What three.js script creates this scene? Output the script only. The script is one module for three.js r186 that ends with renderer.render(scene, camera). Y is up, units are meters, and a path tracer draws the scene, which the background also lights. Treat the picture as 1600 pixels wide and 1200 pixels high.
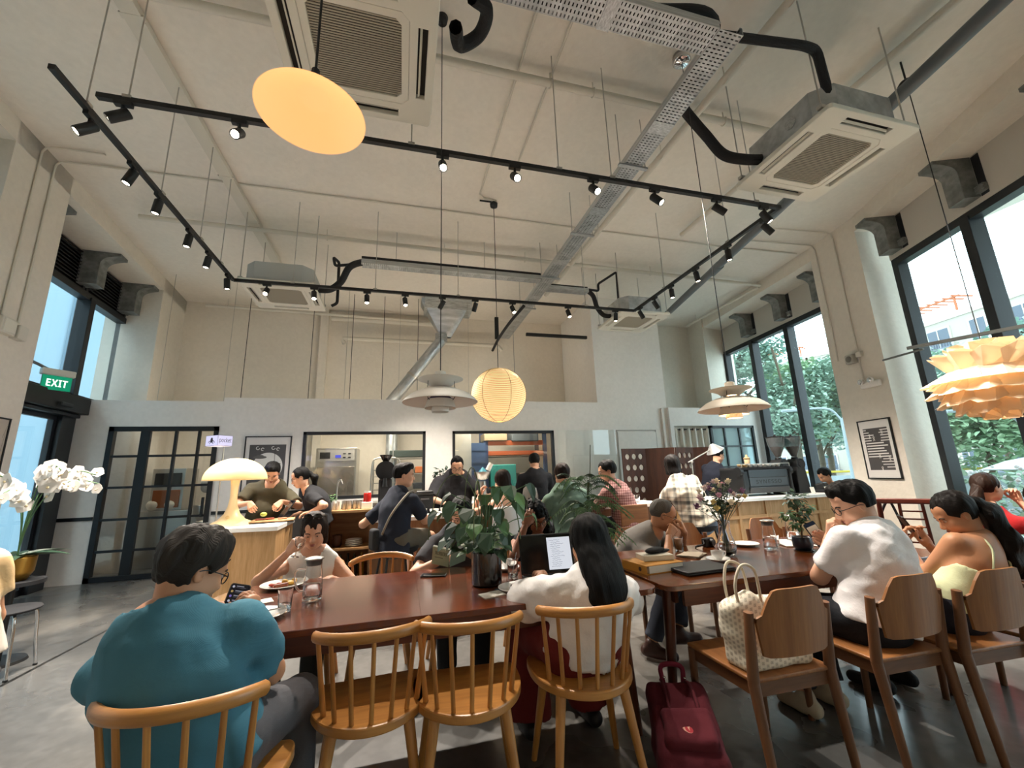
import * as THREE from 'three';
import { RoundedBoxGeometry } from 'three/addons/geometries/RoundedBoxGeometry.js';
import { mergeGeometries } from 'three/addons/utils/BufferGeometryUtils.js';
import { RectAreaLightUniformsLib } from 'three/addons/lights/RectAreaLightUniformsLib.js';

// ---------------------------------------------------------------- camera, sky, exposure
const scene = new THREE.Scene();
const camera = new THREE.PerspectiveCamera(85.92, 4 / 3, 0.05, 400);
camera.position.set(0, 1.35, 0);
{
  const R = new THREE.Vector3(0.967, -0.03227, 0.25272), U = new THREE.Vector3(-0.02339, 0.97651, 0.21419), F = new THREE.Vector3(0.2537, 0.21303, -0.94353);
  camera.quaternion.setFromRotationMatrix(new THREE.Matrix4().makeBasis(R, U, F.clone().negate()));
}
scene.background = new THREE.Color().setRGB(0.68, 0.87, 0.94);   // even overcast sky
scene.backgroundIntensity = 4.0;
const renderer = new THREE.WebGLRenderer({ antialias: true });
renderer.toneMapping = THREE.LinearToneMapping;
renderer.toneMappingExposure = 1.42;
renderer.shadowMap.enabled = true;
RectAreaLightUniformsLib.init();
const WARM = new THREE.Color().setRGB(1, 0.90, 0.785), AMBER = new THREE.Color().setRGB(1, 0.66, 0.34);

// ---------------------------------------------------------------- helpers
let seed = 7;
const rnd = () => { seed = (seed * 1664525 + 1013904223) >>> 0; return seed / 4294967296; };
const rr = (a, b) => a + (b - a) * rnd();
const V = (x, y, z) => new THREE.Vector3(x, y, z);
const v3 = a => a.isVector3 ? a : new THREE.Vector3(...a);
const usedNames = {};
function numbered(n) { const k = usedNames[n] = (usedNames[n] ?? -1) + 1; return k ? n + '_' + String(k).padStart(3, '0') : n; }
function G(...list) {
  list = list.flat(9).filter(Boolean).map(g => {
    const h = g.index ? g.toNonIndexed() : g;
    for (const k of Object.keys(h.attributes)) if (!['position', 'normal', 'uv'].includes(k)) h.deleteAttribute(k);
    if (!h.attributes.normal) h.computeVertexNormals();
    if (!h.attributes.uv) h.setAttribute('uv', new THREE.BufferAttribute(new Float32Array(h.attributes.position.count * 2), 2));
    h.morphAttributes = {};
    return h;
  });
  return list.length === 1 ? list[0] : mergeGeometries(list);
}
const tf = (g, x = 0, y = 0, z = 0, rx = 0, ry = 0, rz = 0) => { if (rx || ry || rz) g.applyMatrix4(new THREE.Matrix4().makeRotationFromEuler(new THREE.Euler(rx, ry, rz))); return g.translate(x, y, z); };
const bx = (w, h, d, x, y, z, rx, ry, rz) => tf(new THREE.BoxGeometry(w, h, d), x, y, z, rx, ry, rz);
const rbx = (w, h, d, r, x, y, z, rx, ry, rz) => tf(new RoundedBoxGeometry(w, h, d, 3, Math.min(r, w / 2.01, h / 2.01, d / 2.01)), x, y, z, rx, ry, rz);
const cyl = (rt, rb, h, x, y, z, seg = 20, rx, ry, rz) => tf(new THREE.CylinderGeometry(rt, rb, h, seg), x, y, z, rx, ry, rz);
const sph = (r, x, y, z, sx = 1, sy = 1, sz = 1, a = 18, b = 12) => { const g = new THREE.SphereGeometry(r, a, b); g.scale(sx, sy, sz); return g.translate(x, y, z); };
function rod(p, q, r, r2 = r, seg = 10) {
  p = v3(p); q = v3(q);
  const d = q.clone().sub(p), g = new THREE.CylinderGeometry(r2, r, d.length(), seg);
  g.applyQuaternion(new THREE.Quaternion().setFromUnitVectors(V(0, 1, 0), d.clone().normalize()));
  return g.translate(...p.clone().add(q).multiplyScalar(.5).toArray());
}
function tube(pts, r, seg = 0, rad = 8, closed = false) {
  const c = new THREE.CatmullRomCurve3(pts.map(v3), closed);
  return new THREE.TubeGeometry(c, seg || pts.length * 8, r, rad, closed);
}
function pipe(pts, r, bend = 0.08, rad = 10) {     // straight runs with rounded elbows
  pts = pts.map(v3); const path = new THREE.CurvePath(); let at = pts[0];
  for (let i = 1; i < pts.length; i++) {
    if (i === pts.length - 1) { path.add(new THREE.LineCurve3(at, pts[i])); break; }
    const d1 = pts[i].clone().sub(pts[i - 1]), d2 = pts[i + 1].clone().sub(pts[i]), b = Math.min(bend, d1.length() * .45, d2.length() * .45);
    const p = pts[i].clone().sub(d1.normalize().multiplyScalar(b)), q = pts[i].clone().add(d2.normalize().multiplyScalar(b));
    path.add(new THREE.LineCurve3(at, p)); path.add(new THREE.QuadraticBezierCurve3(p, pts[i], q)); at = q;
  }
  return new THREE.TubeGeometry(path, pts.length * 14, r, rad, false);
}
const lathe = (pts, seg = 40) => new THREE.LatheGeometry(pts.map(p => new THREE.Vector2(...p)), seg);
function ext(pts, depth, bevel = 0, seg = 12) {     // pts: outline in xy, extruded towards +z
  const s = pts instanceof THREE.Shape ? pts : new THREE.Shape(pts.map(p => new THREE.Vector2(...p)));
  return new THREE.ExtrudeGeometry(s, { depth, bevelEnabled: bevel > 0, bevelSize: bevel, bevelThickness: bevel, bevelSegments: 2, curveSegments: seg });
}
function rrect(w, h, r, x = 0, y = 0) {
  const s = new THREE.Shape(), a = x - w / 2, b = y - h / 2;
  s.moveTo(a + r, b); s.lineTo(a + w - r, b); s.quadraticCurveTo(a + w, b, a + w, b + r); s.lineTo(a + w, b + h - r); s.quadraticCurveTo(a + w, b + h, a + w - r, b + h);
  s.lineTo(a + r, b + h); s.quadraticCurveTo(a, b + h, a, b + h - r); s.lineTo(a, b + r); s.quadraticCurveTo(a, b, a + r, b); return s;
}
function uvBox(g, s = 1, swap = false, ox = 0, oy = 0) {   // uv in metres from the face's own direction
  if (g.index) g = g.toNonIndexed();
  const p = g.attributes.position, n = g.attributes.normal, uv = new Float32Array(p.count * 2);
  for (let i = 0; i < p.count; i++) {
    const ax = Math.abs(n.getX(i)), ay = Math.abs(n.getY(i)), az = Math.abs(n.getZ(i));
    let u, v;
    if (ay >= ax && ay >= az) { u = p.getX(i); v = p.getZ(i); } else if (ax >= az) { u = p.getZ(i); v = p.getY(i); } else { u = p.getX(i); v = p.getY(i); }
    if (swap) [u, v] = [v, u];
    uv[i * 2] = u * s + ox; uv[i * 2 + 1] = v * s + oy;
  }
  g.setAttribute('uv', new THREE.BufferAttribute(uv, 2)); return g;
}
function thing(name, label, category, pos = [0, 0, 0], ry = 0, group) {
  const o = new THREE.Group(); o.name = numbered(name); o.position.set(...pos); o.rotation.y = ry;
  o.userData = { label, category }; if (group) o.userData.group = group; scene.add(o); return o;
}
function part(parent, name, geo, m, label) {
  const o = new THREE.Mesh(Array.isArray(geo) ? G(...geo) : geo, m); o.name = name; parent.add(o);
  if (label) o.userData.label = label; return o;
}
function solo(name, label, category, geo, m, pos = [0, 0, 0], ry = 0, group) {
  const o = new THREE.Mesh(Array.isArray(geo) ? G(...geo) : geo, m); o.name = numbered(name); o.position.set(...pos); o.rotation.y = ry;
  o.userData = { label, category }; if (group) o.userData.group = group; scene.add(o); return o;
}
function struct(name, geo, m, label) {
  const o = new THREE.Mesh(Array.isArray(geo) ? G(...geo) : geo, m); o.name = name; o.userData = { kind: 'structure' }; if (label) o.userData.label = label; scene.add(o); return o;
}
function structGroup(name, label) { const o = new THREE.Group(); o.name = name; o.userData = { kind: 'structure' }; if (label) o.userData.label = label; scene.add(o); return o; }
function dup(src, pos, ry, label) { const c = src.clone(); c.name = numbered(src.name.replace(/_\d{3}$/, '')); c.position.set(...pos); c.rotation.y = ry; c.userData = { ...src.userData, label }; scene.add(c); return c; }

// value noise that repeats after `per` cells, and fractal sums of it
function hash(x, y, s) { let h = (x * 374761393 + y * 668265263 + s * 1442695041) | 0; h = Math.imul(h ^ (h >>> 13), 1274126177); return ((h ^ (h >>> 16)) >>> 0) / 4294967296; }
function vn(x, y, px, py, s) {
  const xi = Math.floor(x), yi = Math.floor(y), fx = x - xi, fy = y - yi, u = fx * fx * (3 - 2 * fx), w = fy * fy * (3 - 2 * fy), m = (a, b) => ((a % b) + b) % b;
  const a = hash(m(xi, px), m(yi, py), s), b = hash(m(xi + 1, px), m(yi, py), s), c = hash(m(xi, px), m(yi + 1, py), s), d = hash(m(xi + 1, px), m(yi + 1, py), s);
  return (a * (1 - u) + b * u) * (1 - w) + (c * (1 - u) + d * u) * w;
}
function fbm(u, v, nx, ny, oct, s) { let a = 0, k = .5, t = 0; for (let o = 0; o < oct; o++) { a += k * vn(u * nx, v * ny, nx, ny, s + o * 17); t += k; k *= .55; nx *= 2; ny *= 2; } return a / t; }
function tex(w, h, fn, repeat = [1, 1], srgb = true) {
  const d = new Uint8Array(w * h * 4);
  for (let j = 0; j < h; j++) for (let i = 0; i < w; i++) {
    const c = fn(i / w, j / h), k = (j * w + i) * 4;
    if (typeof c === 'number') d[k] = d[k + 1] = d[k + 2] = Math.max(0, Math.min(255, c * 255)); else for (let q = 0; q < 3; q++) d[k + q] = Math.max(0, Math.min(255, c[q]));
    d[k + 3] = 255;
  }
  const t = new THREE.DataTexture(d, w, h); t.wrapS = t.wrapT = THREE.RepeatWrapping; t.repeat.set(...repeat); t.magFilter = THREE.LinearFilter; t.minFilter = THREE.LinearMipmapLinearFilter; t.generateMipmaps = true;
  if (srgb) t.colorSpace = THREE.SRGBColorSpace; t.needsUpdate = true; return t;
}
const mixc = (a, b, t) => a.map((x, i) => x + (b[i] - x) * t);
const hexc = h => [h >> 16 & 255, h >> 8 & 255, h & 255];
// wood: grain runs along u, one repeat is one metre
const wood = (a, b, s, w = 512) => tex(w, w, (u, v) => {
  const wav = fbm(u, v, 3, 5, 3, s) * .08, g = fbm(u, v + wav, 2, 42, 4, s + 3), r = .5 + .5 * Math.sin((v + wav * 2.2) * 6.2832 * 9), f = fbm(u, v, 14, 160, 2, s + 9);
  return mixc(hexc(a), hexc(b), Math.min(1, Math.max(0, g * .75 + r * .22 + (f - .5) * .35 - .02)));
});
function canvasTex(w, h, draw) {
  const c = document.createElement('canvas'); c.width = w; c.height = h; const x = c.getContext('2d'); draw(x, w, h);
  const t = new THREE.CanvasTexture(c); t.colorSpace = THREE.SRGBColorSpace; return t;
}
const M = (color, roughness = .8, o = {}) => new THREE.MeshStandardMaterial({ color, roughness, ...o });
const P = (color, roughness = .5, o = {}) => new THREE.MeshPhysicalMaterial({ color, roughness, ...o });

// ---------------------------------------------------------------- materials
const plasterBump = tex(256, 256, (u, v) => fbm(u, v, 32, 32, 4, 3), [1, 1], false);
const plasterTint = (c, s) => tex(512, 512, (u, v) => { const n = fbm(u, v, 4, 4, 5, s) - .5, f = fbm(u, v, 90, 90, 2, s + 40) - .5; return hexc(c).map(x => x + n * 14 + f * 8); }, [.25, .25]);
const mt = {
  wall: M(0xffffff, .88, { map: plasterTint(0xded6c9, 5), bumpMap: plasterBump, bumpScale: .002 }),
  ceiling: M(0xffffff, .92, { map: plasterTint(0xe4ddd2, 6), bumpMap: plasterBump, bumpScale: .002 }),
  white: M(0xffffff, .75, { map: plasterTint(0xebe7e1, 8) }),
  floor: P(0xffffff, .34, {
    map: tex(1024, 1024, (u, v) => {
      const n = fbm(u, v, 5, 5, 6, 21), m = fbm(u, v, 3, 9, 4, 33), f = fbm(u, v, 160, 160, 2, 35), p = Math.max(0, fbm(u, v, 7, 4, 5, 51) - .53) * 5;
      const t = Math.min(1, Math.max(0, (n - .3) * 1.5 + (m - .5) * .5));
      return mixc(mixc([76, 77, 77], [116, 114, 110], t), [142, 137, 129], Math.min(.6, p)).map(x => x + (f - .5) * 16);
    }, [1 / 6, 1 / 6]),
    roughnessMap: tex(512, 512, (u, v) => .55 + fbm(u, v, 6, 6, 5, 61) * .6, [1 / 5, 1 / 5], false), clearcoat: .4, clearcoatRoughness: .2
  }),
  joint: M(0x3a3733, .9), black: M(0x101214, .5), blackMatte: M(0x15161a, .85), frame: M(0x14171c, .45), blackGloss: P(0x0b0b0d, .18, { clearcoat: .6, clearcoatRoughness: .1 }),
  oak: M(0xffffff, .6, { map: wood(0xc79f74, 0x96703f, 71) }), oakDark: M(0xffffff, .6, { map: wood(0x9c7450, 0x6c4a2e, 72) }), counterTop: P(0xece9e4, .35),
  table: P(0xffffff, .18, { map: wood(0x7c3a18, 0x441a09, 73), clearcoat: .6, clearcoatRoughness: .12 }),
  tableB: P(0xffffff, .2, { map: wood(0x784019, 0x482008, 79), clearcoat: .5, clearcoatRoughness: .14 }), tableLeg: P(0xffffff, .35, { map: wood(0x6b3518, 0x3c1a0b, 74) }),
  honey: P(0xffffff, .38, { map: wood(0xc98f4a, 0x99632b, 75), clearcoat: .2, clearcoatRoughness: .3 }), ply: P(0xffffff, .45, { map: wood(0xa06c3c, 0x744824, 76) }), plyLeg: P(0xffffff, .5, { map: wood(0x7d5230, 0x55341d, 77) }),
  redwood: P(0xffffff, .35, { map: wood(0x6e2c1a, 0x3d140c, 78) }), screenWood: M(0xffffff, .6, { map: wood(0x55301f, 0x371c11, 80) }),
  galv: new THREE.MeshStandardMaterial({ color: 0xffffff, metalness: .85, roughness: .42, map: tex(256, 256, (u, v) => { const n = fbm(u, v, 12, 12, 4, 91); return [150 + n * 70, 154 + n * 70, 156 + n * 70]; }) }),
  steel: new THREE.MeshStandardMaterial({ color: 0xb9b6b0, metalness: .9, roughness: .32 }), chrome: new THREE.MeshStandardMaterial({ color: 0xd8d8d8, metalness: 1, roughness: .12 }),
  bracket: M(0xffffff, .7, { metalness: .35, map: tex(256, 256, (u, v) => { const n = fbm(u, v, 6, 6, 5, 95); return [92 + n * 70, 94 + n * 70, 92 + n * 68]; }, [2, 2]) }),
  insul: M(0x17171a, .75, { bumpMap: plasterBump, bumpScale: .006 }), pvc: M(0x5e6468, .45), pipeWhite: M(0xd2ccbf, .55), acWhite: M(0xd9d5c8, .5), acGrille: M(0xa49d8d, .7), acDark: M(0x2c2a28, .9),
  shade: M(0xe9e5de, .5), blind: M(0xbdb8ae, .9), porcelain: P(0xeeece8, .2, { clearcoat: .5 }), paper: M(0xece8de, .9),
  pane: P(0xfcfefe, .02, { transmission: 1, thickness: 0, ior: 1.45 }), glass: P(0xffffff, .02, { transmission: 1, thickness: .004, ior: 1.45 }), water: P(0xf4fbff, .02, { transmission: 1, thickness: .05, ior: 1.33 }),
  louver: M(0x1a1c20, .6), leaf: M(0x2f5a2c, .55), skin: null
};
// ================================================================ THE ROOM
const CEIL = 5.14, SOFFIT = 4.9, HEAD = 4.3;
const xin = z => -4.05 - .11 * (-z - 5.7), xgl = z => -4.85 - .09 * (-z - 7.75);
const along = (p, q) => ({ len: Math.hypot(q[0] - p[0], q[1] - p[1]), ry: Math.atan2(-(q[1] - p[1]), q[0] - p[0]), mid: [(p[0] + q[0]) / 2, (p[1] + q[1]) / 2] });
// an upright slab whose inner face stands on the line p-q, `t` thick to the outside (out = +1: right of p-q)
function slab(p, q, y0, y1, t, out = 1) {
  const a = along(p, q), n = [-(q[1] - p[1]) / a.len * out, (q[0] - p[0]) / a.len * out];
  return uvBox(bx(a.len, y1 - y0, t, a.mid[0] + n[0] * t / 2, (y0 + y1) / 2, a.mid[1] + n[1] * t / 2, 0, a.ry, 0));
}
function prism(pts, y0, y1) { const g = ext(pts.map(p => [p[0], -p[1]]), y1 - y0); g.rotateX(-Math.PI / 2); g.translate(0, y0, 0); return uvBox(g); }
// floor: dark bed with three concrete slabs on it, open saw-cut joints between them
const floor = struct('floor', [prism([[-5.4, 3.3], [9, 3.3], [9, -9.8], [-5.4, -9.8]], -.2, -.012)], mt.joint);
for (const poly of [[[-2.685, 3.2], [8.9, 3.2], [8.9, -9.7], [-2.76, -9.7]], [[-5.3, 3.2], [-2.692, 3.2], [-2.692, -4.1], [-5.3, -4.16]], [[-5.3, -4.168], [-2.692, -4.108], [-2.768, -9.7], [-5.3, -9.7]]]) part(floor, 'slab', prism(poly, -.012, 0), mt.floor);
struct('ceiling', [prism([[-5.4, 3.3], [9, 3.3], [9, -9.8], [-5.4, -9.8]], CEIL, CEIL + .25)], mt.ceiling);
struct('wall_back', [slab([-5.4, -9.6], [8.9, -9.6], 0, CEIL, .2, -1)], mt.wall);
struct('wall_front', [slab([-5.4, 3.0], [8.9, 3.0], 0, CEIL, .2, 1)], mt.wall);
// left side: columns, beam over the glazing, closed wall behind the camera
const colPoly = (z0, z1) => [[xin(z0), z0], [xin(z1), z1], [xgl(z1) - .25, z1], [xgl(z0) - .25, z0]];
struct('wall_left', [prism(colPoly(-4.8, -5.7), 0, CEIL), prism(colPoly(-8.5, -9.6), 0, CEIL), prism(colPoly(-1.1, -1.9), 0, CEIL), prism([[xin(3), 3], [xin(-1.1), -1.1], [xin(-1.1) - .3, -1.1], [xin(3) - .3, 3]], 0, CEIL),
  prism([[xin(-1.9), -1.9], [xin(-9.6), -9.6], [xgl(-9.6) - .25, -9.6], [xgl(-1.9) - .25, -1.9]], SOFFIT, CEIL)], mt.wall);
// right side: the glazed wall bends at the column
const RI = [[7.62, -9.6], [7.0, -5.15], [6.8, -4.25], [5.6, -1.6], [5.3, .4], [5.3, 3]], RG = [[8.32, -9.6], [7.72, -5.3], [7.12, -4.0], [5.98, -1.1], [5.8, .3], [5.8, 3]];
struct('wall_right', [prism([[7.0, -5.15], [6.8, -4.25], [7.5, -4.1], [8.0, -5.4]], 0, CEIL), prism([RI[0], RI[1], [8.0, -5.4], [8.6, -9.6]], SOFFIT, CEIL), prism([RI[2], RI[3], RI[4], [6.1, .4], [6.25, -1.1], [7.5, -4.1]], SOFFIT, CEIL),
  prism([RI[4], RI[5], [6.1, 3], [6.1, .4]], SOFFIT, CEIL), prism([[5.45, -1.15], [5.6, -1.6], [6.3, -1.55], [6.2, -1.1]], 0, CEIL), prism([[7.42, -8.5], [7.62, -9.6], [8.6, -9.6], [8.5, -8.75]], 0, CEIL)], mt.wall);
// the pillar standing in the kitchen wall and the shallow recess right of it
struct('wall_pillar', [uvBox(bx(1.66, CEIL, 1.75, 4.78, CEIL / 2, -8.7))], mt.white);
struct('wall_recess', [uvBox(bx(2.2, CEIL, .3, 6.7, CEIL / 2, -9.35))], mt.wall);
struct('wall_pilaster', [uvBox(bx(.16, CEIL, .12, -1.75, CEIL / 2, -9.54))], mt.wall);

// kitchen partition, open above
function holed(x0, x1, y1, holes, z, t = .1) {
  const s = new THREE.Shape([[x0, 0], [x1, 0], [x1, y1], [x0, y1]].map(p => new THREE.Vector2(...p)));
  for (const [a, b, c, d] of holes) s.holes.push(new THREE.Path([[a, c], [a, d], [b, d], [b, c]].map(p => new THREE.Vector2(...p))));
  return uvBox(ext(s, t).translate(0, 0, z - t));
}
const PZ = -7.75;
struct('wall_kitchen_left', [holed(-4.86, -2.885, 2.69, [[-4.41, -2.92, .0001, 2.27]], PZ - .03)], mt.white);
struct('wall_kitchen', [holed(-2.885, 4.24, 2.75, [[-1.64, .41, 1.03, 2.17], [.9, 2.91, 1.03, 2.17]], PZ)], mt.white);
struct('wall_kitchen_right', [holed(5.6, 8.1, 2.66, [[5.69, 7.8, .95, 2.26]], PZ)], mt.white);
struct('trim_1', [bx(.44, .05, .02, -4.64, .9, PZ - .02)], mt.frame);
struct('trim_2', [bx(1.24, .05, .02, -2.26, .9, PZ + .01)], mt.frame);
// glass and black frames in the partition
function gridWindow(name, x0, x1, y0, y1, z, fr, xs, ys, paneMat, bar = .025) {
  const g = structGroup(name);
  part(g, 'frame', [bx(x1 - x0, fr, .08, (x0 + x1) / 2, y1 - fr / 2, z), bx(x1 - x0, fr, .08, (x0 + x1) / 2, y0 + fr / 2, z), bx(fr, y1 - y0, .08, x0 + fr / 2, (y0 + y1) / 2, z), bx(fr, y1 - y0, .08, x1 - fr / 2, (y0 + y1) / 2, z)], mt.frame);
  for (const x of xs) part(g, 'mullion', bx(Array.isArray(x) ? x[1] : bar, y1 - y0 - fr, .05, Array.isArray(x) ? x[0] : x, (y0 + y1) / 2, z), mt.frame);
  for (const y of ys) part(g, 'glazing_bar', bx(x1 - x0 - fr, bar, .04, (x0 + x1) / 2, y, z), mt.frame);
  const X = [x0 + fr, ...xs.map(x => Array.isArray(x) ? x[0] : x), x1 - fr], Y = [y0 + fr, ...ys, y1 - fr];
  for (let i = 0; i < X.length - 1; i++) for (let j = 0; j < Y.length - 1; j++) part(g, 'pane', bx(X[i + 1] - X[i], Y[j + 1] - Y[j], .006, (X[i] + X[i + 1]) / 2, (Y[j] + Y[j + 1]) / 2, z), paneMat);
  return g;
}
gridWindow('window_1', -1.64, .41, 1.03, 2.17, PZ - .03, .05, [], [], mt.pane);
gridWindow('window_2', .9, 2.91, 1.03, 2.17, PZ - .03, .05, [], [], mt.pane);
const door1 = gridWindow('door_1', -4.41, -2.92, .005, 2.27, PZ - .06, .07, [[-3.93, .13], -3.52, -3.2], [.42, .87, 1.34, 1.81], mt.pane, .035);
part(door1, 'handle', rbx(.03, .3, .05, .01, -3.02, 1.0, PZ), mt.black);
const frosted = P(0xbfd0d2, .55, { transmission: .75, thickness: 0 });
gridWindow('window_3', 6.62, 7.8, .95, 2.26, PZ - .04, .05, [7.0, 7.4], [1.35, 1.8], frosted, .035);
const door2 = structGroup('door_2', 'flush white door in the pillar');
part(door2, 'door_leaf', [uvBox(bx(.9, 2.14, .03, 4.8, 1.07, -7.81))], mt.white);
part(door2, 'door_frame', [bx(.02, 2.18, .012, 4.335, 1.09, -7.815), bx(.02, 2.18, .012, 5.265, 1.09, -7.815), bx(.95, .02, .012, 4.8, 2.17, -7.815)], M(0xb9b5ae, .8));
struct('trim_3', [rbx(.05, 2.0, .04, .01, 5.47, 1.65, -7.8)], mt.white);

// outer glazing: aluminium frames between plan points, panes and mullions one by one
function glazing(name, p, q, y0, y1, cuts, transoms = [], mw = .12, pane = mt.pane) {
  const a = along(p, q), g = structGroup(name); g.position.set(p[0], 0, p[1]); g.rotation.y = a.ry;
  const L = a.len;
  part(g, 'frame', [bx(L, .1, .14, L / 2, y1 - .05, 0), bx(L, .07, .14, L / 2, y0 + .035, 0), bx(.1, y1 - y0, .14, .05, (y0 + y1) / 2, 0), bx(.1, y1 - y0, .14, L - .05, (y0 + y1) / 2, 0)], mt.frame);
  for (const c of cuts) part(g, 'mullion', rbx(mw, y1 - y0 - .1, .18, .006, c * L, (y0 + y1) / 2, 0), mt.frame);
  for (const t of transoms) part(g, 'transom', bx(L - .1, .1, .12, L / 2, t, 0), mt.frame);
  const X = [.05, ...cuts.map(c => c * L), L - .05], Y = [y0 + .05, ...transoms, y1 - .05];
  for (let i = 0; i < X.length - 1; i++) for (let j = 0; j < Y.length - 1; j++) part(g, 'pane', bx(X[i + 1] - X[i] - .04, Y[j + 1] - Y[j], .01, (X[i] + X[i + 1]) / 2, (Y[j] + Y[j + 1]) / 2, 0), pane);
  return g;
}
glazing('window_4', RG[0], RG[1], 0, HEAD, [.22, .46, .71]);
glazing('window_5', RG[2], RG[3], 0, HEAD, [.37, .74]);
glazing('window_6', RG[3], [5.8, .5], 0, HEAD, [.5]);
glazing('window_9', [5.8, .5], [5.8, 2.9], 0, HEAD, [.5]);
glazing('window_7', [xgl(-5.6), -5.6], [xgl(-8.6), -8.6], 2.66, HEAD, [.63]);
glazing('window_8', [xgl(-1.8), -1.8], [xgl(-4.9), -4.9], 0, HEAD, [.34, .67]);
{ // street door with its header, and the fixed glass behind the kitchen wall
  const d = structGroup('door_3', 'black framed glass entrance door'), z0 = -5.62, z1 = -7.62, a = along([xgl(z0), z0], [xgl(z1), z1]);
  d.position.set(xgl(z0), 0, z0); d.rotation.y = a.ry;
  part(d, 'door_frame', [bx(.12, 2.45, .16, .06, 1.22, 0), bx(.3, 2.45, .16, a.len - .15, 1.22, 0)], mt.frame);
  part(d, 'header', rbx(a.len + .1, .24, .28, .01, a.len / 2, 2.55, .06), mt.black);
  part(d, 'track_cover', rbx(a.len, .05, .2, .01, a.len / 2, 2.4, .03), mt.frame);
  for (const [x0, x1] of [[.12, .92], [.92, 1.7]]) {
    part(d, 'door_stile', [bx(.06, 2.36, .05, x0 + .03, 1.18, 0), bx(.06, 2.36, .05, x1 - .03, 1.18, 0), bx(x1 - x0, .08, .05, (x0 + x1) / 2, .04, 0), bx(x1 - x0, .06, .05, (x0 + x1) / 2, 2.34, 0)], mt.frame);
    part(d, 'pane', bx(x1 - x0 - .12, 2.24, .01, (x0 + x1) / 2, 1.2, 0), mt.pane);
  }
  part(d, 'sensor', rbx(.26, .05, .06, .015, 1.45, 2.5, .22), mt.black);
  struct('wall_left_kitchen', [slab([xgl(-7.66), -7.66], [xgl(-9.6), -9.6], 0, 2.66, .15, -1)], mt.frame);
}
// over the glazing: boards on the right, dark louvres on the left, steel corbels at the posts
function bracket(x, z, ry, label) {   // local +z points into the room
  const s = new THREE.Shape(); s.moveTo(-.1, 4.37); s.lineTo(.13, 4.37); s.lineTo(.13, 4.72); s.quadraticCurveTo(.15, 4.83, .36, 4.86); s.lineTo(.36, SOFFIT - .003); s.lineTo(-.1, SOFFIT - .003); s.closePath();
  const g = thing('steel_corbel', label, 'bracket', [x, 0, z], ry, 'steel corbels at the window heads');
  part(g, 'corbel', [uvBox(ext(s, .2, .006).translate(0, 0, -.1).rotateY(-Math.PI / 2))], mt.bracket);
  part(g, 'fixing_plate', [bx(.3, .09, .09, .06, 4.44, -.03)], mt.bracket);
  part(g, 'black_post', [bx(.09, .52, .05, .16, 4.62, -.06)], mt.frame);
}
const rightPt = (p, q, t, inn) => { const a = along(p, q), n = [(q[1] - p[1]) / a.len, -(q[0] - p[0]) / a.len]; return [p[0] + (q[0] - p[0]) * t + n[0] * inn, p[1] + (q[1] - p[1]) * t + n[1] * inn]; };
struct('trim_4', [slab(rightPt(RG[0], RG[1], 0, -.02), rightPt(RG[0], RG[1], 1, -.02), HEAD, SOFFIT, .06)], mt.blind);
struct('trim_5', [slab(rightPt(RG[2], RG[3], 0, -.02), rightPt(RG[2], RG[3], 1, -.02), HEAD, SOFFIT, .06)], mt.blind);
struct('trim_6', [slab(rightPt(RG[3], [5.8, .5], 0, -.02), rightPt(RG[3], [5.8, .5], 1, -.02), HEAD, SOFFIT, .06), slab([5.82, .5], [5.82, 3], HEAD, SOFFIT, .06)], mt.blind);
const rFar = Math.atan2(-(RG[1][1] - RG[0][1]), RG[1][0] - RG[0][0]), rNear = Math.atan2(-(RG[3][1] - RG[2][1]), RG[3][0] - RG[2][0]);
[[.47, 'far end of the far window beside the lit pendant'], [.72, 'middle of the far window'], [.95, 'near end of the far window beside the column']].forEach(([t, s]) => { const p = rightPt(RG[0], RG[1], t, -.12); bracket(...p, rFar, 'grey steel corbel above the ' + s); });
[[.05, 'beside the column, far end of the near window'], [.42, 'over the first mullion of the near window'], [.8, 'at the upper right edge, over the near window']].forEach(([t, s]) => { const p = rightPt(RG[2], RG[3], t, -.12); bracket(...p, rNear, 'grey steel corbel ' + s); });
const rL = along([xgl(-5.6), -5.6], [xgl(-8.6), -8.6]).ry;
[[-5.95, 'nearest the column above the entrance door'], [-7.25, 'over the mullion above the entrance door'], [-8.38, 'farthest back beside the kitchen corner']].forEach(([z, s]) => bracket(xgl(z) + .12, z, rL, 'dark steel corbel over the left louvres, ' + s));
for (const [z0, z1] of [[-5.7, -7.3], [-7.34, -8.5]]) {
  const g = structGroup(z0 === -5.7 ? 'trim_7' : 'trim_8', 'black louvre bank above the entrance glazing'), a = along([xgl(z0), z0], [xgl(z1), z1]); g.position.set(xgl(z0), 0, z0); g.rotation.y = a.ry;
  part(g, 'frame', [bx(.05, .6, .1, .025, 4.6, 0), bx(.05, .6, .1, a.len - .025, 4.6, 0)], mt.frame);
  part(g, 'backing', [bx(a.len, .6, .02, a.len / 2, 4.6, -.07)], mt.blackMatte);
  for (let i = 0; i < 11; i++) part(g, 'slat', bx(a.len - .06, .012, .09, a.len / 2, 4.35 + i * .053, 0, .6, 0, 0), mt.louver);
}
struct('trim_9', [slab([xgl(-1.9), -1.9], [xgl(-4.8), -4.8], HEAD, SOFFIT, .06, -1)], mt.frame);

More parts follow.
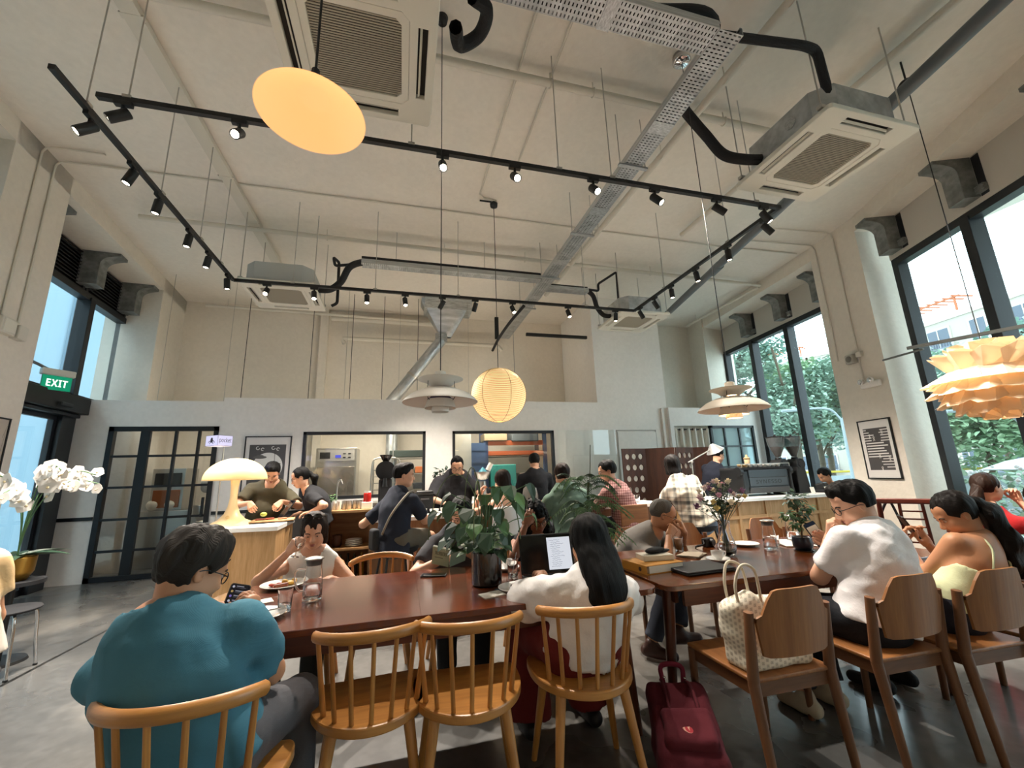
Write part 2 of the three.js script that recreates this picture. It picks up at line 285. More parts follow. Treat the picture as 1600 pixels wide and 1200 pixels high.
// ================================================================ CEILING SERVICES
const g1 = 'pipes along the ceiling';
const acGrille = new THREE.BufferGeometry();
function cassette(x, z, y, label, ry = 0, body = mt.galv) {
  const t = thing('ceiling_cassette', label, 'air conditioner', [x, y, z], ry, 'ceiling cassette air conditioners');
  const pan = rrect(.95, .95, .03); pan.holes.push(new THREE.Path([[-.27, -.32], [-.32, -.27], [-.32, .27], [-.27, .32], [.27, .32], [.32, .27], [.32, -.27], [.27, -.32]].map(p => new THREE.Vector2(...p))));
  for (const s of [0, 1, 2, 3]) { const w = .5, c = [[-w / 2, -.432], [-w / 2, -.36], [w / 2, -.36], [w / 2, -.432]].map(([a, b]) => new THREE.Vector2(a, b).rotateAround(new THREE.Vector2(0, 0), s * Math.PI / 2)); pan.holes.push(new THREE.Path(c)); }
  part(t, 'panel', [ext(pan, .03, .006).rotateX(-Math.PI / 2).translate(0, .006, 0)], mt.acWhite);
  part(t, 'slot_backing', [bx(.89, .012, .89, 0, .05, 0)], mt.acDark);
  for (let s = 0; s < 4; s++) part(t, 'air_flap', [rbx(.48, .005, .02, .002, 0, .018, -.385, .9, 0, 0).rotateY(s * Math.PI / 2)], mt.acWhite);
  const oc = [[-.27, -.31], [-.31, -.27], [-.31, .27], [-.27, .31], [.27, .31], [.31, .27], [.31, -.27], [.27, -.31]], fr = new THREE.Shape(oc.map(p => new THREE.Vector2(...p))), k = .87;
  fr.holes.push(new THREE.Path(oc.map(p => new THREE.Vector2(p[0] * k, p[1] * k)).reverse()));
  part(t, 'grille_frame', [ext(fr, .025, .003).rotateX(-Math.PI / 2).translate(0, .006, 0)], mt.acWhite);
  const sl = []; for (let i = 0; i < 34; i++) sl.push(bx(.55, .004, .009, 0, .016, -.268 + i * .01625));
  part(t, 'grille', sl, mt.acGrille).userData.kind = 'stuff';
  const h = [[-.42, -.3], [-.3, -.42], [.3, -.42], [.42, -.3], [.42, .3], [.3, .42], [-.3, .42], [-.42, .3]];
  part(t, 'housing', [uvBox(ext(h, .25, .004).rotateX(-Math.PI / 2).translate(0, .07, 0))], body);
  part(t, 'service_cover', [cyl(.05, .05, .006, -.428, .2, .12, 20, 0, 0, Math.PI / 2)], body);
  for (const [a, b] of [[-.46, -.4], [.46, -.4], [-.46, .4], [.46, .4]]) { part(t, 'hanger_rod', [rod([a, .06, b], [a, CEIL - y, b], .006)], mt.steel); part(t, 'rod_bracket', [bx(.05, .03, .04, a, .07, b)], mt.steel); }
  return t;
}
cassette(-.33, -2.28, 4.0, 'white ceiling cassette behind the hanging orange lamp', 0, mt.acWhite);
cassette(3.57, -2.37, 4.0, 'large ceiling cassette at upper right with galvanised housing above the track corner');
cassette(-1.72, -6.3, 4.0, 'far ceiling cassette on the left behind the track corner', 0, M(0xb5b6b2, .6));
cassette(4.05, -6.37, 4.0, 'far ceiling cassette in front of the white pillar');
// perforated cable tray
function trayGeo(len, w) {        // runs along -z from 0, slots punched through
  const n = Math.round(len / .3), m = len / n, s = new THREE.Shape([[-w / 2, 0], [w / 2, 0], [w / 2, m], [-w / 2, m]].map(p => new THREE.Vector2(...p))), cols = Math.round(w / .042);
  for (let i = 0; i < 10; i++) for (let j = 0; j < cols; j++) { const x = -w / 2 + (j + .5) * w / cols, y = (i + .5) * m / 10; s.holes.push(new THREE.Path([[x - .012, y - .005], [x - .012, y + .005], [x + .012, y + .005], [x + .012, y - .005]].map(p => new THREE.Vector2(...p)))); }
  const one = ext(s, .002).rotateX(-Math.PI / 2), all = [];
  for (let i = 0; i < n; i++) all.push(one.clone().translate(0, 0, -i * m));
  return G(all, bx(.003, .07, len, -w / 2, .035, -len / 2), bx(.003, .07, len, w / 2, .035, -len / 2), bx(.02, .003, len, -w / 2 + .01, .07, -len / 2), bx(.02, .003, len, w / 2 - .01, .07, -len / 2));
}
{
  const TY = 4.52, t = thing('cable_tray', 'galvanised perforated cable tray running from front to back under the ceiling', 'cable tray', [2.31, TY, -1.93]);
  part(t, 'tray', trayGeo(7.2, .21), mt.galv);
  for (const x of [-.06, 0, .06]) part(t, 'black_pipe', [rod([x, .036, -.05], [x, .036, -5.2], .028)], mt.insul);  // pipes added to put dark behind the tray slots
  for (const z of [-.9, -2.2, -3.5, -4.8]) { part(t, 'splice_plate', [bx(.22, .05, .14, 0, -.004, z).scale(1, .12, 1)], mt.galv); part(t, 'support_bar', [bx(.34, .02, .04, 0, -.012, z - .5)], mt.galv); for (const s of [-1, 1]) part(t, 'hanger_rod', [rod([s * .15, -.02, z - .5], [s * .15, CEIL - TY, z - .5], .005)], mt.steel); }
  const b = thing('cable_tray', 'galvanised perforated tray crossing at the top edge towards the tray corner', 'cable tray', [.1, TY, -2.03], -Math.PI / 2);
  part(b, 'tray', trayGeo(2.1, .21), mt.galv);
  for (const x of [-.06, 0, .06]) part(b, 'black_pipe', [rod([x, .036, 0], [x, .036, -2.1], .028)], mt.insul);  // more added pipes, darkening the slots of the crossing tray
  part(b, 'splice_plate', [bx(.22, .006, .1, 0, -.003, -1.25)], mt.galv);
  for (const s of [-1, 1]) part(b, 'hanger_rod', [rod([s * .1, 0, -1.0], [s * .1, CEIL - TY, -1.0], .006)], mt.steel);
  const c = thing('cable_tray', 'slim perforated tray towards the far left cassette', 'cable tray', [-.66, TY, -6.1], -Math.PI / 2);
  part(c, 'tray', trayGeo(2.85, .16), mt.galv); part(c, 'black_pipe', [rod([.03, .1, 0], [.03, .1, -2.85], .035), rod([-.04, .09, 0], [-.04, .09, -2.85], .02)], mt.insul);
  for (const z of [-.5, -1.9]) part(c, 'hanger_rod', [rod([0, .07, z], [0, CEIL - TY, z], .005)], mt.steel);
  const d = thing('cable_tray', 'short perforated tray towards the cassette by the pillar', 'cable tray', [2.42, TY, -6.4], -Math.PI / 2);
  part(d, 'tray', trayGeo(.78, .14), mt.galv); part(d, 'black_pipe', [rod([0, .1, 0], [0, .1, -.78], .03)], mt.insul);
  part(d, 'hanger_rod', [rod([0, .07, -.7], [0, CEIL - TY, -.7], .005)], mt.steel);
}
const ins = (label, pts, r, bend) => solo('insulated_pipe', label, 'pipe', [pipe(pts, r, bend)], mt.insul, [0, 0, 0], 0, 'black insulated refrigerant pipes');
const insC = (label, pts, r) => solo('insulated_pipe', label, 'pipe', [tube(pts, r)], mt.insul, [0, 0, 0], 0, 'black insulated refrigerant pipes');
insC('thick black pipe lying on the front cable tray', [[.3, 4.62, -1.98], [1.2, 4.6, -2.0], [1.7, 4.66, -2.02], [2.2, 4.68, -1.98], [2.36, 4.6, -2.2]], .045);
ins('black pipe with a square bend dropping to the big cassette', [[2.3, 4.62, -2.03], [3.02, 4.6, -1.93], [3.17, 4.62, -1.95], [3.27, 4.22, -2.0], [3.45, 4.2, -2.1]], .035, .06);
insC('thick black pipe sagging from the tray into the big cassette', [[2.36, 4.6, -2.6], [2.49, 4.6, -2.68], [2.72, 4.42, -2.72], [2.85, 4.2, -2.68], [3.0, 4.13, -2.62], [3.2, 4.13, -2.58]], .048);
insC('thick black pipe swooping from the far left cassette to its tray', [[-1.3, 4.13, -6.25], [-1.1, 4.13, -6.2], [-.95, 4.24, -6.15], [-.82, 4.48, -6.1], [-.6, 4.58, -6.1], [-.3, 4.59, -6.1]], .05);
ins('thin black pipe kinked beside the far left cassette', [[-.65, 4.57, -6.14], [-1.05, 4.52, -6.2], [-1.08, 4.66, -6.2], [-1.02, 4.66, -6.35], [-1.02, 4.0, -6.4], [-1.1, 3.95, -6.4]], .022, .04);
insC('thick black pipe dropping into the cassette by the pillar', [[3.15, 4.6, -6.4], [3.3, 4.5, -6.4], [3.38, 4.25, -6.4], [3.5, 4.12, -6.4], [3.7, 4.12, -6.4]], .042);
ins('thin black pipe with two square bends above the cassette by the pillar', [[3.1, 4.6, -6.38], [3.42, 4.58, -6.38], [3.42, 4.72, -6.38], [3.82, 5.0, -6.38], [3.82, 4.3, -6.4], [3.95, 4.25, -6.4]], .022, .04);
insC('black pipe bundle leaving the far end of the long tray', [[2.2, 4.5, -7.1], [2.05, 4.35, -7.6], [1.98, 4.25, -8.3], [2.0, 4.2, -9.1]], .03);
insC('black coiled pipe behind the front cassette', [[.3, 4.5, -2.35], [.36, 4.6, -2.55], [.5, 4.68, -2.5], [.52, 4.66, -2.3], [.4, 4.6, -2.2]], .05);
solo('drain_pipe', 'long dark grey drain pipe slanting along the right ceiling', 'pipe', [rod([4.1, 4.65, -.9], [5.52, 4.65, -7.35], .062, .062, 20), rod([5.06, 4.65, -5.2], [5.12, 4.65, -5.45], .075, .075, 20)], mt.pvc);
function ceilPipe(label, pts, r, m = mt.pipeWhite, clips = []) {
  const t = thing('ceiling_pipe', label, 'pipe', [0, 0, 0], 0, g1); part(t, 'pipe_run', [pipe(pts, r, .05)], m);
  for (const [x, z] of clips) part(t, 'pipe_clip', [rod([x, pts[0][1], z], [x, CEIL, z], .006), tf(new THREE.TorusGeometry(r + .006, .006, 6, 14), x, pts[0][1], z, 0, pts[0][0] === pts[1][0] ? 0 : Math.PI / 2, 0)], mt.pipeWhite); return t;
}
ceilPipe('cream sprinkler pipe crossing the ceiling nearest the camera', [[-2.6, 5.02, -3.04], [4.2, 5.02, -3.04]], .036, mt.pipeWhite, [[-.9, -3.04], [1.3, -3.04], [1.75, -3.04], [3.3, -3.04]]);
ceilPipe('cream sprinkler pipe crossing the far ceiling behind the tray', [[-3.6, 5.0, -6.2], [7.08, 5.0, -6.32]], .034, mt.pipeWhite, [[-1.2, -6.24], [.6, -6.26], [2.0, -6.28], [4.5, -6.3]]);
ceilPipe('cream pipe running back beside the right beam', [[7.08, 4.98, -6.35], [7.12, 4.98, -8.7]], .03, mt.pipeWhite, [[7.1, -8.3]]);
ceilPipe('cream sprinkler main running alongside the long cable tray', [[2.95, 5.0, -1.2], [2.84, 5.0, -7.6]], .04, mt.pipeWhite, [[2.94, -1.9], [2.92, -2.6], [2.9, -3.6], [2.87, -5.2], [2.85, -6.2]]);
ceilPipe('short cream pipe along the back wall above the kitchen, left end', [[-4.0, 4.96, -9.3], [.3, 4.9, -9.3]], .03, mt.pipeWhite, [[-3.6, -9.3]]);
ceilPipe('cream pipe with a hooked end low on the back wall', [[-1.3, 4.3, -9.4], [-1.36, 4.42, -9.4], [2.2, 4.42, -9.4], [2.3, 4.3, -9.4]], .045, mt.pipeWhite);
ceilPipe('white pipe on the back wall just under the ceiling', [[-1.6, 4.9, -9.45], [.9, 4.9, -9.45]], .06, mt.pipeWhite);
ceilPipe('thin conduit crossing the ceiling from the left column', [[-3.9, 5.1, -5.34], [-3.6, 5.12, -5.36], [5.3, 5.12, -5.38], [6.9, 5.12, -5.3]], .012, mt.pipeWhite);
ceilPipe('right-hand one of the two thin conduits between the front pipes', [[1.33, 5.12, -1.2], [1.31, 5.12, -4.2]], .012, mt.pipeWhite);
ceilPipe('left-hand one of the two thin conduits between the front pipes', [[1.03, 5.12, -1.2], [.95, 5.12, -4.95], [1.2, 5.12, -5.0]], .012, mt.pipeWhite);
ceilPipe('cream pipe high behind the big cassette', [[4.35, 5.05, -.6], [4.3, 5.05, -5.1]], .035, mt.pipeWhite);
ceilPipe('short cream pipe with an upturned end under the right beam', [[4.2, 4.6, -2.75], [4.75, 4.6, -2.8], [4.77, 4.72, -2.8]], .02, mt.pipeWhite);
solo('cable_trunking', 'long pale trunking fixed to the ceiling above the left track', 'trunking', [bx(.14, .06, 7.6, -2.2, 5.1, -4.6), bx(.17, .015, .05, -2.2, 5.075, -4.2), bx(.17, .015, .05, -2.2, 5.075, -5.2), bx(.17, .015, .05, -2.2, 5.075, -6.2), bx(.17, .015, .05, -2.2, 5.075, -3.3)], mt.pipeWhite);
{ // left column: two conduits falling to a socket box
  for (const [z, s] of [[-5.12, 'nearer the camera'], [-5.35, 'nearer the door']]) solo('wall_conduit', 'thin conduit running down the left column, ' + s, 'conduit', [pipe([[-3.4, 5.11, z], [xin(z) + .015, 5.11, z], [xin(z) + .015, 3.1, z]], .011, .1)], mt.pipeWhite, [0, 0, 0], 0, 'conduits on the left column');
  const b = thing('junction_box', 'grey twin junction box at the foot of the left column conduits', 'junction box', [xin(-5.25) + .03, 3.0, -5.25], Math.PI / 2 + .11);
  part(b, 'box', [rbx(.2, .17, .07, .012, -.08, 0, 0), rbx(.13, .15, .08, .012, .1, -.02, .01)], mt.pipeWhite); part(b, 'cover', [rbx(.16, .13, .01, .004, -.08, 0, .037)], mt.acWhite);
}
for (const [t, x, z, s] of [[0, 6.965, -5.0, 'left-hand'], [1, 6.88, -4.62, 'right-hand']]) solo('wall_conduit', 'thin conduit down the right column, ' + s + ' of the pair', 'conduit', [pipe([[5.6, 5.11, z - .1], [x - .02, 5.11, z], [x - .02, t ? 2.6 : 3.0, z]], .011, .1)], mt.pipeWhite, [0, 0, 0], 0, 'conduits on the right column');
// galvanised exhaust duct falling into the kitchen
{
  const t = thing('exhaust_duct', 'galvanised exhaust duct forking from the ceiling and slanting into the kitchen', 'duct', [0, 0, -8.6]);
  const fun = new THREE.CylinderGeometry(.72, .14, .78, 4, 1, true); fun.rotateY(Math.PI / 4); fun.scale(1.05, 1, .5);
  part(t, 'funnel', [fun.translate(.86, 4.68, 0), bx(1.02, .26, .5, .9, 4.99, 0)], mt.galv);
  part(t, 'collar', [rod([.76, 4.36, 0], [.76, 4.2, 0], .13, .13, 24)], mt.galv);
  part(t, 'slanting_duct', [rod([.76, 4.22, 0], [-.32, 2.75, 0], .115, .115, 24)], mt.galv);
  part(t, 'joint_ring', [rod([.18, 3.43, 0], [.15, 3.39, 0], .124, .124, 24)], mt.steel);
}
for (const [x, s] of [[-2.94, 'far left, above the lit sign'], [-1.79, 'above the left end of the first kitchen window'], [-1.04, 'above the steel oven'], [-.43, 'left of the slanting duct foot'], [.27, 'behind the unlit white pendant'], [2.38, 'right of the paper lantern']]) solo('hanging_wire', 'thin wire hanging into the kitchen, ' + s, 'wire', [rod([x, 2.5, -8.6], [x, CEIL, -8.6], .006)], mt.black, [0, 0, 0], 0, 'wires hanging over the kitchen');
solo('steel_angle', 'black steel angle on the back wall beside the pillar', 'bracket', [bx(1.4, .06, .06, 3.2, 4.25, -8.0), bx(.08, .5, .06, 1.95, 4.5, -8.4)], mt.black);

// ================================================================ LIGHT TRACK
const TR = 3.9;
const spotBody = G(lathe([[0, 0], [.03, 0], [.034, .006], [.034, .128], [.031, .135], [.027, .135], [.027, .112], [0, .112]], 24).rotateX(Math.PI / 2));   // mouth towards +z
const spotLens = G(cyl(.026, .026, .004, 0, 0, 0, 24, Math.PI / 2, 0, 0));
const lensMat = new THREE.MeshStandardMaterial({ color: 0xffffff, emissive: new THREE.Color().setRGB(1, .86, .66), emissiveIntensity: 16 });
function track(label, p, q, hangers) {
  const t = thing('track_rail', label, 'track', [0, 0, 0], 0, 'black lighting track rails'), a = along(p, q);
  part(t, 'rail', [bx(a.len, .036, .036, a.mid[0], TR, a.mid[1], 0, a.ry, 0)], mt.black);
  for (const k of hangers) { const x = p[0] + (q[0] - p[0]) * k, z = p[1] + (q[1] - p[1]) * k; part(t, 'hanger_rod', [rod([x, TR, z], [x, CEIL, z], .005)], mt.steel); part(t, 'rod_clip', [bx(.05, .02, .05, x, TR + .02, z)], mt.steel); }
}
track('front light track rail passing behind the orange lamp', [-2.02, -2.88], [3.63, -2.88], [.03, .36, .58, .67, .95]);
track('left light track rail along the entrance side', [-2.15, -2.7], [-2.15, -5.62], [.1, .42, .68, .86]);
track('far light track rail above the kitchen counter', [-2.15, -5.62], [3.63, -5.62], [.12, .3, .5, .85]);
track('right light track rail beside the grey drain pipe', [3.63, -2.86], [3.63, -5.62], [.25, .7]);
let spotN = 0;
function spot(where, x, z, aim, power = 1) {     // aim: direction of the beam
  const t = thing('track_spotlight', 'black cylinder spotlight on ' + where, 'spotlight', [x, TR - .02, z], 0, 'spotlights on the light track');
  const d = v3(aim).normalize();
  part(t, 'adapter', [bx(Math.abs(z + 2.88) < .1 || Math.abs(z + 5.62) < .1 ? .1 : .034, .028, Math.abs(z + 2.88) < .1 || Math.abs(z + 5.62) < .1 ? .034 : .1, 0, -.012, 0)], mt.black);
  part(t, 'stem', [rod([0, -.02, 0], [0, -.085, 0], .011)], mt.black);
  const q = new THREE.Quaternion().setFromUnitVectors(V(0, 0, 1), d), c = V(0, -.1, 0).addScaledVector(d, -.05);
  const b = part(t, 'lamp_body', spotBody, mt.black); b.position.copy(c); b.quaternion.copy(q);
  const l = part(t, 'lens', spotLens, lensMat); l.position.copy(c.clone().addScaledVector(d, .125)); l.quaternion.copy(q);
  const s = new THREE.SpotLight(WARM, 28 * power, 0, .62, .75, 2); s.position.set(x, TR - .02, z).add(c).addScaledVector(d, .15); s.target.position.copy(s.position).add(d); s.castShadow = true; s.shadow.radius = 1.3;
  scene.add(s, s.target); spotN++;
}
const ord = ['first', 'second', 'third', 'fourth', 'fifth', 'sixth', 'seventh', 'eighth', 'ninth'];
[[-3.05, [-.55, -.75, .35]], [-3.53, [-.25, -.95, .12]], [-3.91, [-.12, -1, 0]], [-4.47, [-.1, -1, .05]], [-4.91, [-.12, -1, .05]], [-5.45, [.08, -1, -.05]]].forEach(([z, a], i) => spot('the left rail, ' + ord[i] + ' from the front corner', -2.15, z, a));
[[-1.87, [-.75, -.65, .2]], [-1.18, [.02, -.72, .7]], [.26, [0, -.78, .62]], [.86, [.05, -.72, .7]], [1.58, [.1, -.76, .64]], [2.2, [.35, -.8, .5]], [2.88, [.78, -.6, .2]], [3.44, [.35, -.9, .25]]].forEach(([x, a], i) => spot('the front rail, ' + ord[i] + ' from the left', x, -2.88, a));
[[-3.05, [.55, -.75, .2]], [-3.58, [.05, -1, 0]], [-4.13, [.12, -1, .05]], [-4.65, [0, -1, .05]], [-5.05, [.5, -.8, 0]], [-5.45, [.45, -.85, .05]]].forEach(([z, a], i) => spot('the right rail, ' + ord[i] + ' from the front corner', 3.63, z, a));
[[-1.76, [.05, -.75, .65]], [-1.19, [.12, -.9, .4]], [-.52, [.05, -.95, .3]], [-.01, [.1, -.92, .35]], [.51, [-.4, -.75, -.2]], [.99, [-.2, -.85, -.4]], [1.56, [.15, -.85, .45]], [2.46, [.1, -.9, .35]], [3.28, [-.1, -1, 0]]].forEach(([x, a], i) => spot('the far rail, ' + ord[i] + ' from the left', x, -5.62, a, 1.25));

// ================================================================ PENDANTS AND LAMPS
function downLight(color, power, size, p) { const l = new THREE.RectAreaLight(color, power, size, size); l.position.set(...p); l.lookAt(p[0], p[1] - 1, p[2]); scene.add(l); return l; }
function bulbLight(color, power, p, r = 1.5) { const l = new THREE.PointLight(color, power, 0, 2); l.position.set(...p); l.castShadow = true; l.shadow.radius = r; scene.add(l); return l; }
{ // opal dish lamp in the foreground
  const x = -.448, y = 3.03, z = -1.8, t = thing('dish_pendant', 'glowing orange opal dish pendant hanging closest to the camera', 'pendant lamp', [x, y, z]);
  const opal = new THREE.MeshPhysicalMaterial({ color: 0xf5d2a0, roughness: .35, emissive: new THREE.Color().setRGB(1, .50, .17), emissiveIntensity: .55, side: THREE.DoubleSide });
  part(t, 'glass_shade', [lathe([[.02, .17], [.05, .165], [.075, .14], [.1, .11], [.15, .075], [.2, .035], [.236, 0], [.239, -.004], [.233, 0], [.197, .03], [.15, .066], [.09, .095], [.06, .1], [0, .1]], 56)], opal);
  part(t, 'cap', [lathe([[0, .26], [.018, .26], [.022, .22], [.034, .2], [.05, .17], [.04, .162], [0, .162]], 28)], mt.blackMatte);
  part(t, 'cord', [rod([0, .25, 0], [0, CEIL - y, 0], .006)], mt.black);
  downLight(AMBER, 5, .3, [x, y - .02, z]);
}
function tierPendant(x, y, z, lit, label) {
  const t = thing('tiered_pendant', label, 'pendant lamp', [x, y, z], 0, 'three-tier metal pendants'), dish = lit ? M(0xe2d6c4, .5, { side: THREE.DoubleSide }) : M(0xe4e0d9, .5, { side: THREE.DoubleSide });  // lit pendant: warm lamp glow tinted into the white shade colour
  part(t, 'main_shade', [lathe([[.075, .045], [.12, .035], [.19, .005], [.235, -.03], [.252, -.052], [.249, -.056], [.23, -.038], [.185, -.004], [.12, .026], [.08, .037]], 64)], dish);
  part(t, 'upper_shade', [lathe([[.05, .055], [.07, .06], [.1, .085], [.135, .1], [.152, .105], [.153, .109], [.13, .108], [.09, .095], [.06, .075], [.045, .06]], 56)], dish);
  part(t, 'lower_bowl', [lathe([[.083, -.03], [.088, -.04], [.1, -.075], [.106, -.09], [.103, -.094], [.094, -.076], [.08, -.045], [.06, -.04]], 48)], dish);
  part(t, 'bottom_ring', [lathe([[.05, -.07], [.057, -.095], [.058, -.118], [.054, -.118], [.053, -.097], [.045, -.074]], 40)], dish);
  part(t, 'inner_cone', [lathe([[.03, .04], [.05, 0], [.08, -.028], [.088, -.03], [.083, -.034], [.05, -.01], [.025, .03]], 40)], M(0x3b2f55, .6, { side: THREE.DoubleSide }), 'dark violet inner reflector');
  part(t, 'socket_cover', [lathe([[0, .165], [.028, .163], [.036, .158], [.037, .105], [.05, .1], [.045, .06], [0, .06]], 36)], dish);
  for (let i = 0; i < 3; i++) { const a = i * 2.094 + .5, c = Math.cos(a), s = Math.sin(a); part(t, 'strut', [tube([[c * .1, .09, s * .1], [c * .105, .04, s * .105], [c * .115, .01, s * .115], [c * .1, -.03, s * .1], [c * .085, -.045, s * .085]], .0025, 20, 6)], mt.black); }
  part(t, 'cord', [rod([0, .16, 0], [0, CEIL - y - .02, 0], .0035)], mt.black);
  if (!lit) part(t, 'ceiling_cap', [lathe([[0, 0], [.04, .01], [.05, .06], [0, .06]], 20).translate(0, CEIL - y - .06, 0)], mt.black);
  else part(t, 'ceiling_rose', [lathe([[0, .08], [.075, .08], [.08, .02], [.065, 0], [0, -.005]], 28).translate(0, CEIL - y - .08, 0)], mt.chrome, 'chrome ceiling rose');
  part(t, 'bulb', [sph(.028, 0, -.02, 0)], lit ? new THREE.MeshStandardMaterial({ color: 0xffffff, emissive: new THREE.Color().setRGB(1, .62, .3), emissiveIntensity: 5 }) : M(0xe8e8e4, .3));
  if (lit) bulbLight(AMBER, .55, [x, y - .02, z]);
}
tierPendant(.242, 1.89, -2.78, false, 'unlit white three-tier metal pendant overlapping the paper lantern');
tierPendant(2.45, 1.83, -2.6, true, 'lit three-tier metal pendant in front of the right windows');
{ // paper lantern
  const x = 1.17, y = 2.335, z = -5.02, R = .345, t = thing('paper_lantern', 'round ribbed paper lantern glowing warm yellow', 'pendant lamp', [x, y, z]);
  const pr = []; for (let i = 0; i <= 64; i++) { const a = -1.42 + i / 64 * 2.84; pr.push([Math.cos(a) * (R + (i % 2 ? .0035 : 0)), Math.sin(a) * R]); }
  part(t, 'paper_shade', [lathe(pr, 64)], new THREE.MeshStandardMaterial({ color: 0xf3e2b8, roughness: .9, emissive: new THREE.Color().setRGB(1, .66, .27), emissiveIntensity: .55, side: THREE.DoubleSide }));
  const ribs = []; for (let i = 1; i < 40; i++) { const a = -1.42 + i / 40 * 2.84; ribs.push(tf(new THREE.TorusGeometry(Math.cos(a) * R + .004, .0022, 4, 64), 0, Math.sin(a) * R, 0, Math.PI / 2, 0, 0)); }
  part(t, 'bamboo_rings', ribs, M(0xa98a4e, .8)).userData.kind = 'stuff';
  for (let i = 0; i < 6; i++) { const pts = []; for (let k = 0; k <= 14; k++) { const a = -1.42 + k / 14 * 2.84; pts.push([Math.cos(a) * (R + .005) * Math.cos(i * 1.047 + .3), Math.sin(a) * R, Math.cos(a) * (R + .005) * Math.sin(i * 1.047 + .3)]); } part(t, 'seam', [tube(pts, .0022, 40, 5)], M(0x5d4a26, .8)); }
  part(t, 'top_ring', [tf(new THREE.TorusGeometry(.055, .006, 8, 28), 0, R * .985, 0, Math.PI / 2, 0, 0)], mt.blackMatte);
  part(t, 'cord', [rod([0, R * .9, 0], [0, CEIL - y - .03, 0], .0045)], mt.black);
  part(t, 'ceiling_hook', [lathe([[0, 0], [.05, .02], [.055, .07], [.02, .1], [0, .1]], 20).translate(0, CEIL - y - .12, 0), rod([-.2, CEIL - y - .03, 0], [.03, CEIL - y - .03, 0], .012)], mt.black);
  downLight(new THREE.Color().setRGB(1, .72, .4), 3, .4, [x, y - R - .02, z]);
}
{ // folded-leaf pendant at the right edge
  const x = 4.6, y = 2.0, z = -2.16, t = thing('leaf_pendant', 'large pendant of folded pale leaves glowing amber inside, at the right edge', 'pendant lamp', [x, y, z]);
  const leafMat = new THREE.MeshPhysicalMaterial({ color: 0xf2e2c8, roughness: .7, side: THREE.DoubleSide, transmission: .45, thickness: 0 });
  const rows = 8;
  for (let r = 0; r < rows; r++) {
    const el = -1.2 + r / (rows - 1) * 2.35, n = Math.max(5, Math.round(9 * Math.cos(el) + 3));
    for (let k = 0; k < n; k++) {
      const az = (k + (r % 2) * .5) / n * 6.2832, L = .23, w = .105;
      const s = [[-w * .55, 0], [w * .55, 0], [w * 1.05, L * .72], [w * .45, L], [-w * .45, L], [-w * 1.05, L * .72]];
      const g = G(ext(s, .0016)), p = g.attributes.position;
      for (let i = 0; i < p.count; i++) { const a = Math.abs(p.getX(i)); p.setZ(i, p.getZ(i) - a * .45 + p.getY(i) * p.getY(i) * .9); }   // fold along the middle, curl at the tip
      g.computeVertexNormals();
      const m = part(t, 'leaf', g, leafMat), ra = .36 * (1 - .12 * Math.sin(el)), rad = V(Math.cos(el) * Math.cos(az), Math.sin(el) * .66, Math.cos(el) * Math.sin(az)).multiplyScalar(ra);
      const nrm = rad.clone().normalize(), down = V(0, 1, 0).addScaledVector(nrm, -nrm.y).normalize().multiplyScalar(el > .2 ? 1 : -1), side = new THREE.Vector3().crossVectors(down, nrm);
      const tilt = nrm.clone().multiplyScalar(.72).addScaledVector(down, .8).normalize(), nn = new THREE.Vector3().crossVectors(side, tilt);
      m.quaternion.setFromRotationMatrix(new THREE.Matrix4().makeBasis(side, tilt, nn)); m.position.copy(rad).addScaledVector(tilt, -.09).addScaledVector(nrm, -.05);
    }
  }
  part(t, 'inner_globe', [sph(.12, 0, 0, 0, 1, .9, 1, 24, 16)], new THREE.MeshStandardMaterial({ color: 0xffffff, emissive: new THREE.Color().setRGB(1, .6, .25), emissiveIntensity: 2 }));
  part(t, 'cord', [rod([0, .2, 0], [0, CEIL - y - .3, 0], .004)], mt.black);
  part(t, 'ceiling_cap', [lathe([[0, 0], [.05, .015], [.07, .08], [.05, .11], [0, .12]], 24).translate(0, CEIL - y - .34, 0), rod([0, CEIL - y - .25, 0], [0, CEIL - y, 0], .008)], mt.black);
  bulbLight(AMBER, .5, [x, y, z], 3);
}
{ // mushroom lamp on the left counter
  const x = -1.74, y = .92, z = -5.2, t = thing('mushroom_lamp', 'glowing cream mushroom table lamp on the left counter', 'table lamp', [x, y, z]);
  const sh = new THREE.MeshStandardMaterial({ color: 0xe6c88e, roughness: .35, emissive: new THREE.Color().setRGB(1, .62, .24), emissiveIntensity: .2, side: THREE.DoubleSide }), st = new THREE.MeshStandardMaterial({ color: 0xf3dcae, roughness: .35, emissive: new THREE.Color().setRGB(1, .62, .28), emissiveIntensity: .1 });
  const pr = []; for (let i = 0; i <= 24; i++) { const a = i / 24 * 1.5708; pr.push([Math.cos(a) * .3, .46 + Math.sin(a) * .235]); } pr.push([0, .695]);
  part(t, 'shade', [lathe([[.293, .462], ...pr], 64)], sh);
  part(t, 'stem', [lathe([[0, 0], [.225, 0], [.228, .008], [.2, .018], [.13, .05], [.075, .11], [.045, .19], [.034, .28], [.036, .38], [.045, .47], [0, .47]], 48)], st);
  part(t, 'switch', [cyl(.018, .018, .008, 0, .085, .115, 20, 1.0, 0, 0)], M(0xe8c98e, .4));
  part(t, 'vent_holes', [...[0, 1, 2, 3, 4].map(i => sph(.006, -.02 + (i % 2) * .03, .672 - Math.floor(i / 2) * .012, .07 + Math.floor(i / 2) * .02))], M(0xfff3d0, .5)).userData.kind = 'stuff';
  bulbLight(new THREE.Color().setRGB(1, .76, .46), .06, [x, y + .44, z], 6);
}
